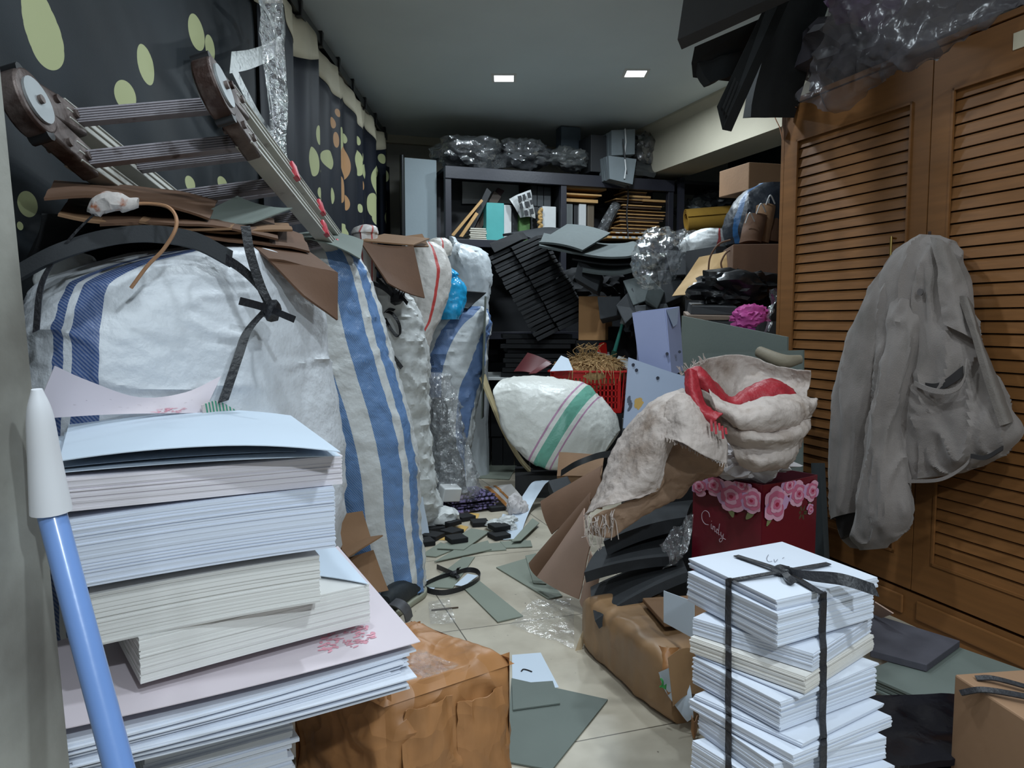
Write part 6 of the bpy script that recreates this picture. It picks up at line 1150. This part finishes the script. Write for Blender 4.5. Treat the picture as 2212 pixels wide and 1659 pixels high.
thing('gift_box', 'tall open lilac cardboard box standing in the pale lower box', 'box', lb_parts)
f0 = quadfn(P(1346, 925, 2.98), P(1480, 935, 2.9), P(1484, 815, 2.92), P(1358, 772, 3.02), bend=-.02)
lw_ = [('panel', patch(f0, 10, 10, .003), m_lil2, {}), ('side_panel', sheet(P(1346, 925, 2.985), P(1356, 918, 3.3), P(1362, 778, 3.3), P(1358, 772, 3.02), .003, 4, 4), m_lil2, {}), ('panel', sheet(P(1356, 920, 3.3), P(1478, 915, 3.26), P(1480, 812, 3.28), P(1364, 780, 3.3), .003, 4, 4), m_lil2, {})]
for u, v in ((.14, .86), (.5, .84), (.08, .92)): p = f0(u, v); lw_.append(('eyelet', tube([p + V((0, -.002, 0)), p + V((0, -.008, 0))], .006, 12), m_eye, {}))
yf = M()
for i in range(5): 
    aa = i * 1.26; p = f0(.22 + .035 * math.cos(aa), .38 + .045 * math.sin(aa)) + V((0, -.003, 0)); yf.join(M().add([p + V((.012 * math.cos(t), 0, .014 * math.sin(t))) for t in [2 * PI * k / 10 for k in range(10)]], [tuple(range(10))]))
gf = M()
for i in range(6): p = f0(.07 + .02 * math.sin(i), .28 + .05 * i * .6) + V((0, -.003, 0)); gf.join(M().add([p + V((.006 * math.cos(t) + .004 * math.sin(t), 0, .011 * math.sin(t))) for t in [2 * PI * k / 8 for k in range(8)]], [tuple(range(8))]))
lw_ += [('flower_print', yf, mat('print_yellow', (206, 168, 96), .6), dict(smooth=False, label='yellow flower print')), ('leaf_print', gf, mat('print_leaf', (90, 96, 110), .6), dict(smooth=False, label='grey leaf print'))]
thing('gift_box', 'pale blue-lilac open box with a small yellow flower beside the torn sack', 'box', lw_)
zc_ = P(1346, 925, 2.98).z
one('carton', obox(V((.46, 2.98, 0)), (.30, -.03, 0), (.02, .34, 0), (0, 0, zc_ - .004)), m_dk, 'dark carton underneath the pale blue-lilac box', 'box', smooth=False)
G0 = lambda x, y, Y: V((P(x, y, Y).x, Y, .002))
one('grey_board', sheet(G0(1470, 990, 3.75), G0(1704, 1050, 3.1), P(1702, 728, 3.12), P(1474, 682, 3.78), .008, 4, 4), m_gboard, 'big grey board standing against the wardrobe corner behind the lilac box', 'board')
one('grey_board', sheet(G0(1470, 990, 3.6), G0(1738, 1075, 2.92), P(1736, 756, 2.95), P(1474, 765, 3.62), .008, 4, 4), m_gboard, 'lower grey board standing in front of the big one behind the torn sack', 'board')
one('paper_roll', tube([P(1640, 760, 2.95), P(1690, 780, 2.85), P(1730, 776, 2.85)], [.022, .026, .016], 14, 14), mat('kraft_grey', (128, 118, 100), .7, .1, 6, .2, 40), 'crushed grey-brown paper roll on top of the lower grey board', 'paper')
one('slate_board', hexa([P(1766, 1380, 2.62), P(1790, 1380, 2.56), P(1770, 1000, 2.62), P(1752, 1000, 2.7), P(1780, 1370, 2.75), P(1800, 1370, 2.69), P(1782, 1000, 2.74), P(1764, 1000, 2.8)]), mat('slate_panel', (52, 60, 64), .7, .1, 6), 'narrow slate panel standing between the gift bag and the wardrobe', 'board', smooth=False)
# ================================================================ litter on the tiles
def fl(pts, z): return [Z(x, y, z) for x, y in pts]
GB = [  # four corners in the photo, height, label
    ([(993, 1262), (1075, 1344), (1130, 1331), (1033, 1253)], .004, 'long narrow grey board strip lying alone in the middle of the floor'),
    ([(1072, 1226), (1184, 1294), (1215, 1288), (1146, 1204)], .004, 'wide grey board lying on the floor before the cardboard fan'),
    ([(1135, 1201), (1152, 1260), (1180, 1262), (1158, 1196)], .009, 'small grey board resting on the wide one before the cardboard fan'),
    ([(908, 1200), (942, 1203), (984, 1186), (952, 1172)], .004, 'short grey board with pointed end beside the striped sack'),
    ([(938, 1214), (1062, 1187), (1054, 1168), (985, 1186)], .008, 'slim grey board strip crossing the short one on the floor'),
    ([(944, 1185), (1002, 1188), (1058, 1148), (1018, 1142)], .012, 'grey board under the lone black foam square'),
    ([(1092, 1184), (1150, 1181), (1146, 1168), (1080, 1170)], .004, 'grey board strip lying below the white paper band'),
    ([(1005, 1195), (1094, 1188), (1086, 1172), (1040, 1176)], .003, 'grey board strip half covered beside the crossing slim one'),
    ([(917, 1268), (978, 1271), (1026, 1203), (1000, 1204)], .004, 'grey board under the black strap loop'),
    ([(1093, 1646), (1192, 1664), (1313, 1512), (1105, 1466)], .004, 'big square grey board lying in front of the brown parcel'),
    ([(1108, 1534), (1210, 1520), (1194, 1472), (1106, 1478)], .010, 'small grey board on top of the big square one'),
    ([(1020, 1032), (1100, 1036), (1118, 1004), (1015, 988)], .004, 'dark-looking grey board slanting before the black foam blocks'),
    ([(1060, 1160), (1076, 1163), (1140, 1172), (1120, 1150)], .003, 'grey board scrap between the white band and black squares'),
    ([(1105, 1170), (1125, 1168), (1165, 1130), (1150, 1120)], .02, 'grey board leaning against the side of the white paper band')]
m_gboard_lit = mat('grey_board_lit', (128, 134, 122), .75, .06, 4, .04, 80)  # same grey board; lamplight on the floor pieces put into a paler colour
for q, z, lb in GB: one('grey_board', sheet(*fl(q, z), .004, 2, 2), m_gboard if 'big square' in lb else m_gboard_lit, lb, 'board', 'grey boards on the floor', smooth=False)
WPs = [([(1107, 1500), (1207, 1484), (1168, 1410), (1106, 1415)], .0015, 'white sheet with a dark squiggle beside the brown parcel'), ([(982, 1264), (1002, 1266), (1033, 1243), (1010, 1239)], .009, 'white paper scrap inside the black strap loop'), ([(905, 1272), (935, 1276), (946, 1262), (910, 1248)], .0015, 'white paper scrap by the black shoe'), ([(1078, 1130), (1110, 1138), (1116, 1118), (1086, 1110)], .0015, 'white paper scrap by the crumpled tissue')]
for q, z, lb in WPs: one('paper_sheet', sheet(*fl(q, z), .0012, 4, 4, nz=.002), m_sheet, lb, 'paper', 'white papers on the floor')
one('black_thread', tube([Z(x, y, .004) for x, y in ((1126, 1450), (1130, 1446), (1138, 1447), (1149, 1451))], .0022, 6, 14), m_blackp, 'curved black squiggle of thread on the white sheet', 'thread')
one('twig', tube([Z(932, 1318, .003), Z(960, 1315, .004), Z(990, 1312, .003)], .0028, 6, 8), mat('twig', (70, 54, 40), .8), 'thin dark twig lying on the tiles beyond the parcel', 'twig')
for q, lb in (([(944, 1166), (986, 1168), (1012, 1138), (994, 1134)], 'yellow card scrap under the black foam squares'), ([(985, 1118), (1032, 1120), (1036, 1110), (1000, 1106)], 'tan card scrap beside the purple printed sheets')): one('card_scrap', sheet(*fl(q, .002), .002, 2, 2), mat('card_yellow', (206, 166, 92), .7, .06), lb, 'card', 'yellow cards on the floor')
SQ = [(970, 1127, 0, .06, 'black foam square nearest the white sack foot'), (1004, 1122, 0, .3, 'black foam square behind the first, beside the white sack foot'), (1036, 1134, 0, -.1, 'black foam square with a speck of light in its middle'), (972, 1141, .02, .5, 'black foam square lying on the yellow card, upper of two'), (976, 1154, 0, .55, 'black foam square lying on the yellow card, lower of two'), (938, 1146, 0, .2, 'black foam square between the white strip and the yellow card'), (935, 1163, 0, .8, 'black foam square behind the white strip, lying aslant'), (986, 1175, .014, .15, 'lone black foam square on a grey board'), (916, 1176, 0, .1, 'black foam square tucked against the striped sack'), (1078, 1162, 0, .2, 'lower black foam square of a pair by the white band'), (1078, 1153, .025, .15, 'upper black foam square of a pair by the white band'), (1070, 1101, 0, .1, 'single black foam square behind the crumpled tissue'), (962, 1084, .0, .3, 'black foam square among the purple printed sheets')]
for x, y, z, a, lb in SQ:
    c = Z(x, y, 0); s = .09; one('foam_square', cbox((c.x, c.y, z + .013), s, s, .024, a + .32), m_blk, lb, 'foam', 'black foam squares on the floor', smooth=False, bevel=.003)
lpS = [(915, 1264), (935, 1254), (955, 1246), (985, 1238), (1010, 1231), (1030, 1234), (1037, 1246), (1024, 1259), (995, 1272), (960, 1280), (930, 1277), (912, 1266)]
ls = ribbon([Z(x, y, .014) for x, y in lpS], .022, V((.15, .1, 1)), .002, 60)
ls.join(ribbon([Z(981, 1240, .02), Z(962, 1232, .02), Z(944, 1224, .01)], .02, V((0, .3, 1)), .003, 10)).join(ribbon([Z(981, 1240, .02), Z(990, 1228, .03), Z(992, 1226, .05)], .014, V((1, .3, .2)), .003, 8)).join(ribbon([Z(981, 1240, .02), Z(990, 1246, .02), Z(988, 1250, .01)], .014, V((1, .3, .2)), .003, 8)).join(crumple(Z(981, 1240, .02), .014, 3, .4, 2))
one('black_strap', ls, m_strap, 'black strap tied in a loop lying on the floor by the shoe', 'strap')
# black shoe
sc = Z(872, 1306, 0); sd_ = (Z(908, 1268, 0) - Z(838, 1322, 0)); sd_.z = 0; sd_.normalize(); sn_ = V((-sd_.y, sd_.x, 0))
def shoe_rows(z0, h, w, tip, grow=0):
    rows = []
    for t, ww, hh in ((-.15, .5, .8), (-.12, .85, 1.0), (-.05, .95, 1.0), (.0, .95, .95), (.06, 1.05, .75), (.10, 1.0, .6), (.135, .7, .45), (.15, .35, .3)):
        rows.append((sc + sd_ * t + V((0, 0, z0 + h * hh / 2)), sn_ * (w * ww + grow), V((0, 0, h * hh / 2))))
    return sack(rows, n=2.6, steps=36, seg=40, wr=.002, ws=9, seed=3, fine=.001)
sol = []
for t, ww in ((-.155, .5), (-.12, .9), (-.05, .98), (.0, 1.0), (.06, 1.1), (.10, 1.06), (.14, .75), (.158, .35)): sol.append((sc + sd_ * t + V((0, 0, .014)), sn_ * (.047 * ww), V((0, 0, .014))))
one_sole = sack(sol, n=5, steps=36, seg=40, wr=0, fine=0)
toe = patch(lambda u, v: sc + sd_ * (.045 + .085 * v) + sn_ * (.044 * (1 - .45 * v * v)) * math.cos(PI * u) + V((0, 0, .024 + (.062 - .032 * v) * math.sin(PI * u))), 16, 10, .002)
thing('shoe', 'black canvas shoe with pale sole at the striped sack foot', 'shoe', [('upper', shoe_rows(.018, .085, .043, 0), mat('shoe_black', (34, 40, 44), .7, .15, 20, .15, 120), {}), ('sole', one_sole, mat('sole_pale', (150, 150, 132), .6, .1), dict(label='pale rubber sole')), ('toe_band', toe, mat('shoe_band', (46, 54, 60), .6), {})])
ss = [Z(836, 1298, .05), Z(862, 1304, .075), Z(878, 1318, .05), Z(884, 1338, .004)]
one('grey_strap', ribbon(ss, .04, V((.4, .7, .3)), .006, 20), mat('strap_grey', (84, 84, 88), .7, .1, 20, .2), 'grey cloth strap bent over in front of the black shoe', 'strap')
# brown carton with flaps beside the paper stack
BF = [([(722, 1112, 2.62), (783, 1104, 2.72), (802, 1160, 2.66), (738, 1188, 2.56)], 'flap'), ([(738, 1190, 2.56), (802, 1160, 2.66), (827, 1158, 2.62), (752, 1206, 2.5)], 'flap'), ([(752, 1205, 2.56), (806, 1188, 2.62), (838, 1276, 2.6), (800, 1283, 2.5)], 'side_panel'), ([(700, 1180, 2.5), (752, 1205, 2.54), (800, 1283, 2.5), (720, 1300, 2.44)], 'side_panel')]
prt = [(n, sheet(*[P(*x) for x in q], .005, 5, 5, nz=.006, seed=i), m_card2, {}) for i, (q, n) in enumerate(BF)]
low = P(800, 1283, 2.5); prt.append(('box', obox(V((low.x - .22, low.y, 0)), (.22, .03, 0), (-.03, .2, 0), (0, 0, low.z + .01)), m_card, dict(smooth=False)))
thing('carton', 'opened brown carton squeezed between the tall paper stack and the striped sack', 'box', prt)
# white paper band, tissue, orange-edged card, purple prints, loose clear bag
wb = [Z(1105, 1166, .004), Z(1116, 1130, .012), P(1134, 1090, 4.32), P(1152, 1060, 4.42), P(1166, 1042, 4.46), P(1186, 1038, 4.5)]
one('paper_band', ribbon(wb, .085, V((1, -.05, 0)), .0015, 40), m_sheet, 'long curling white paper band on the floor beside the cardboard fan', 'paper')
one('tissue', crumple(Z(1086, 1132, .03), .055, 9, .6, 4, (1.3, 1.0, .55), 2.6, .3, .12), m_wsack, 'crumpled white tissue on the floor beside the white paper band', 'tissue')
one('tissue', crumple(Z(1116, 1096, .05), .065, 19, .4, 4, (.8, .8, .9), 2.2, .3, .08), m_rag, 'whitish cloth lump behind the white paper band', 'cloth')
oc = quadfn(Z(1046, 1052, .01), Z(1096, 1098, .02), Z(1128, 1074, .09), Z(1104, 1046, .09), bend=.03)
thing('card_tray', 'white card tray with torn orange-brown rim on the floor', 'card', [('tray', patch(oc, 12, 10, .003), mat('tray_white', (205, 200, 196), .7, .05), {}), ('torn_rim', patch(lambda u, v: V(oc(u, .16 * v + .02 * noise.noise(V((u * 14, 0, 0))))) + V((0, -.004, .003)), 40, 4, .002), mat('tray_rim', (184, 124, 66), .7, .2, 30), dict(label='orange-brown torn rim')), ('torn_rim', patch(lambda u, v: V(oc(u * .9, .34 + .10 * v + .05 * noise.noise(V((u * 9, 3, 0))))) + V((0, -.004, .004)), 40, 4, .001), mat('tray_rim', (184, 124, 66)), dict(label='brown tear mark'))])
m_purp = mat('purple_print', (120, 108, 150), .6, .0, 5, dirt=(30, 26, 44), dscale=26, dlim=(.46, .52), stretch=(2.5, .6, 1))
for i in range(7):
    a = R.uniform(-.1, .15); c = Z(1000, 1100, 0) + V((R.uniform(-.03, .03), .05 + R.uniform(-.03, .06), .003 + i * .012)); mt = Matrix.Rotation(.5 + a, 3, 'Z'); e1, e2 = mt @ V((.14, 0, 0)), mt @ V((0, .13, 0))
    one('printed_sheet', sheet(c - e1 - e2, c + e1 - e2, c + e1 + e2, c - e1 + e2, .006, 10, 8, nz=.006, seed=i), m_purp, '%s purple printed sheet counted up in the slumped pile by the clear bag' % ORD[i].replace('topmost', 'lowest'), 'paper', 'purple printed sheets on the floor')
cbr = [(805, 926, 955, 4.50, 4.55, .5), (850, 920, 965, 4.45, 4.55, .8), (920, 918, 985, 4.42, 4.55, 1), (990, 925, 1005, 4.4, 4.55, 1.1), (1040, 928, 1022, 4.38, 4.52, 1.2), (1075, 936, 1015, 4.38, 4.5, 1)]
cbm = sack_px(cbr, .12, n=2.3, steps=50, seg=64, wr=.035, ws=7, seed=91, fine=.02, fs=14)
inn = sack_px([(860, 930, 958, 4.5, 4.55, .6), (930, 928, 975, 4.48, 4.55, .8), (1000, 935, 995, 4.46, 4.55, .9), (1060, 945, 1005, 4.45, 4.5, .9)], .08, n=3, steps=24, seg=36, wr=.02, ws=9, seed=93)
thing('plastic_bag', 'slumped clear plastic bag of dark offcuts before the slanting blue striped sack', 'bag', [('film', cbm, film('film_bag', body=.12, gloss=.42, rough=.12, bscale=30), {}), ('contents', inn, m_dk, dict(label='dark offcuts'))])
one('white_box', cbox(Z(972, 1062, .12) + V((0, -.03, 0)), .11, .08, .08, .5, (.2, .1)), m_wpack, 'small white box lying on the foot of the clear plastic bag', 'box', smooth=False, bevel=.006)
one('white_strip', ribbon([P(902, 1050, 3.84), P(906, 1090, 3.83), P(914, 1130, 3.82), P(920, 1168, 3.80)], .045, V((1, .1, 0)), .003, 12), m_sheet, 'white paper strip leaning between the striped sack and the plain white sack', 'paper')
one('tied_bag', crumple(Z(955, 1118, .05), .06, 44, .5, 3, (1.2, 1, .8), 3, 0, .2), m_wsack, 'small white plastic tuft at the foot of the plain white sack', 'bag')
# clear film lying on tiles
one('plastic_film', sheet(*fl([(1100, 1350), (1240, 1400), (1240, 1290), (1150, 1300)], .006), .0, 30, 20, nz=.012, ns=7, seed=2), film('film_floor', body=.05, gloss=.22, rough=.16, bscale=16), 'thin clear film spread on the tiles beside the long parcel', 'plastic film')
one('plastic_film', sheet(*fl([(930, 1350), (985, 1345), (970, 1290), (925, 1300)], .005), .0, 16, 16, nz=.01, ns=9, seed=5), film('film_floor', body=.05), 'thin clear film scrap on the tiles near the black shoe', 'plastic film')
one('film_ribbon', ribbon([P(1282, 1330, 2.55), P(1262, 1370, 2.5), P(1248, 1410, 2.48)], .03, V((.8, .4, .2)), .0, 12), mat('film_tan', (190, 170, 140), .3), 'tan ribbon of film hanging off the long low parcel', 'plastic film')
# plank, green-banded sack
pk_ = [P(1042, 812, 4.92), P(1064, 870, 4.90), P(1088, 930, 4.88), P(1122, 990, 4.86), P(1160, 1032, 4.86)]
one('wooden_plank', ribbon(pk_, .12, [V((.20, .9, .1)), V((.12, 1, .1)), V((.08, 1, 0)), V((.06, 1, 0)), V((.05, 1, 0))], .012, 30), mat('plank_cream', (196, 180, 140), .6, .08, 5), 'thin cream plank bowing along the green-banded sack', 'plank')
ctl = [((1078, 830), 12, .3), ((1100, 848), 34, .6), ((1130, 868), 58, .85), ((1168, 892), 76, 1.0), ((1208, 914), 85, 1.1), ((1240, 932), 82, 1.1), ((1272, 944), 68, 1), ((1302, 950), 45, .8), ((1324, 952), 20, .5)]
rows = []
for (x, y), hw, f in ctl:
    c = P(x, y, 4.72); pp = P(x + hw * .52, y - hw * .86, 4.76) - c; rows.append((c, pp, V((.08, .17, .04)) * f))
GS = sack(rows, n=2.9, steps=90, seg=110, wr=.014, ws=5, seed=101, fine=.003, aniso=(1, 1, .8))
one('woven_sack', GS, striped('green_band_weave', (212, 212, 206), [(.475, .485, (176, 128, 160)), (.515, .605, (92, 160, 140)), (.635, .645, (176, 128, 160))], axis='Y', rough=.36, hatch=.12, bump=.25), 'white sack with green and pink bands lying before the red crate', 'sack', 'woven plastic sacks')
# hidden rests for the banded sack and the crate
one('carton', obox(V((.02, 4.68, 0)), (.62, 0, 0), (0, .3, 0), (0, 0, .14)), m_dk, 'dark flat carton on the floor under the green-banded sack', 'box', smooth=False)
cz = P(1270, 892, 4.98).z
one('carton', obox(V((.12, 4.94, 0)), (.72, 0, 0), (0, .5, 0), (0, 0, cz - .004)), m_blk, 'dark box carrying the red crate', 'box', smooth=False)
# red plastic crate full of straw
m_rc = mat('crate_red', (196, 26, 24), .4, .05, 4)
c0 = P(1196, 890, 5.0); c1 = P(1340, 892, 4.98); cu = c1 - c0; cu.z = 0; cv = V((-cu.y, cu.x, 0)).normalized() * .30 + V((.06, 0, 0)); chh = P(1196, 800, 5.0).z - cz; c0.z = cz
fla = .02
def crate_side(o, e, n):
    m = M(); L = e.length; ed = e.normalized()
    def bar(u0, u1, z0, z1): 
        f0, f1 = z0 / chh, z1 / chh
        m.join(hexa([o + e * u0 + n * (fla * f0) + V((0, 0, z0)), o + e * u1 + n * (fla * f0) + V((0, 0, z0)), o + e * u1 + n * (fla * f0 + .006) + V((0, 0, z0)), o + e * u0 + n * (fla * f0 + .006) + V((0, 0, z0)), o + e * u0 + n * (fla * f1) + V((0, 0, z1)), o + e * u1 + n * (fla * f1) + V((0, 0, z1)), o + e * u1 + n * (fla * f1 + .006) + V((0, 0, z1)), o + e * u0 + n * (fla * f1 + .006) + V((0, 0, z1))]))
    bar(0, 1, 0, .03); bar(0, 1, chh - .05, chh); bar(0, .05, .03, chh - .05); bar(.95, 1, .03, chh - .05)
    nvb = int(L / .026)
    for i in range(nvb): u = .05 + .9 * (i + .5) / nvb; bar(u - .006 / L, u + .006 / L, .03, chh - .05)
    for k in range(1, 5): z = .03 + (chh - .08) * k / 5; bar(.04, .96, z - .005, z + .005)
    return m
sd = []
cc_ = c0 + cu / 2 + cv / 2
for o, e in ((c0, cu), (c0 + cu, cv), (c0 + cu + cv, -cu), (c0 + cv, -cv)):
    n = V((e.y, -e.x, 0)).normalized(); n = n if n.dot(o + e / 2 - cc_) > 0 else -n; sd.append(('crate_side', crate_side(o, e, n), m_rc, dict(smooth=False)))
rim_ = M()
for o, e in ((c0, cu), (c0 + cu, cv), (c0 + cu + cv, -cu), (c0 + cv, -cv)):
    n = V((e.y, -e.x, 0)).normalized(); n = n if n.dot(o + e / 2 - cc_) > 0 else -n; rim_.join(obox(o + V((0, 0, chh - .012)) - e * .03 + n * (fla - .006), e * 1.06, n * .026, V((0, 0, .012))))
sd += [('rim', rim_, m_rc, dict(smooth=False, bevel=.002)), ('crate_base', obox(c0 + V((0, 0, .001)), cu, cv, V((0, 0, .008))), m_rc, dict(smooth=False))]
thing('plastic_crate', 'red plastic crate with grid sides filled with straw', 'crate', sd)
m_straw = mat('raffia', (176, 142, 96), .75, .25, 60); st_ = M(); q = random.Random(3)
cen = cc_ + V((-.0, -.06, chh + .03))
for i in range(420):
    a = q.random() * 2 * PI; r = math.sqrt(q.random()); b = cen + V((math.cos(a) * r * .19, math.sin(a) * r * .11, q.uniform(-.03, .075) * (1.1 - r)))
    d = V((q.uniform(-1, 1), q.uniform(-.8, .4), q.uniform(-.25, .4))).normalized(); l = q.uniform(.08, .2)
    st_.join(tube([b - d * l / 2 - V((0, 0, .02 * r)), b + V((0, 0, .02)), b + d * l / 2 + V((0, 0, q.uniform(-.06, .03)))], q.uniform(.0016, .003), 4, 6))
for i in range(26):
    b = cen + V((q.uniform(-.1, .05), q.uniform(-.06, .02), .06)); st_.join(tube([b, b + V((q.uniform(-.04, .03), 0, .04)), b + V((q.uniform(-.09, .06), -.02, q.uniform(.05, .09)))], .0022, 4, 6))
for i in range(12):
    x = q.uniform(1230, 1340); b = P(x, 800, 4.93); st_.join(tube([b + V((0, .05, .02)), b + V((0, -.012, .0)), b + V((q.uniform(-.02, .02), -.02, -q.uniform(.03, .1)))], .002, 4, 8))
st_.join(crumple(cen + V((0, .01, -.07)), .17, 4, .3, 3, (1.12, .72, .6)))
s_o = build('straw', st_, m_straw, base=base_of([st_])); tag(s_o, 'tangled heap of dry straw overflowing the red crate', 'straw', None, 'stuff')
one('white_card', sheet(P(1188, 802, 4.88), P(1238, 800, 4.85), P(1228, 775, 4.92), P(1212, 768, 4.95), .003, 4, 4), m_sheet, 'white card stuck in the straw of the red crate', 'card')
one('burgundy_card', sheet(P(1110, 803, 4.98), P(1150, 806, 4.9), P(1190, 782, 4.95), P(1140, 762, 5.05), .004, 6, 4, bend=.01), mat('card_burgundy', (92, 26, 30), .4, .15, 5), 'dark red card lying against the corner of the red crate', 'card')
one('burgundy_card', sheet(P(1142, 808, 4.89), P(1158, 806, 4.86), P(1192, 786, 4.92), P(1180, 780, 4.95), .004, 4, 4), mat('card_burgundy', (92, 26, 30)), 'second dark red card folded under the first at the crate corner', 'card')
gp_ = [P(1318, 792, 5.2), P(1328, 758, 5.18), P(1338, 722, 5.16), P(1344, 700, 5.15), P(1350, 680, 5.15)]
thing('hand_tool', 'slim green tool with a clear wrapped tip standing behind the straw', 'tool', [('grip', tube(gp_[:2], [.024, .02], 10), mat('tool_green_dark', (24, 62, 46), .4), {}), ('shaft', tube(gp_[1:4], [.014, .011, .01], 10, 10), mat('tool_green', (50, 124, 112), .35), {}), ('tip', tube(gp_[3:], [.016, .02], 10), colm('tool_tip', (150, 156, 156), rough=.2), dict(label='film-wrapped tip'))])
for q_, mt_, lb in (([(1290, 762, 5.3), (1312, 764, 5.25), (1310, 742, 5.35), (1296, 738, 5.38)], m_rc, 'red plastic piece behind the straw'), ([(1326, 790, 5.1), (1370, 800, 5.0), (1366, 780, 5.15), (1336, 770, 5.2)], m_wpack, 'white folded sheet lying behind the red crate'), ([(1286, 770, 5.2), (1318, 778, 5.15), (1316, 762, 5.3), (1290, 760, 5.32)], m_wpack, 'white sheet showing between the straw and the green tool')): one('folded_sheet', sheet(*[P(*x) for x in q_], .01, 4, 4, nz=.004), mt_, lb, 'sheet')
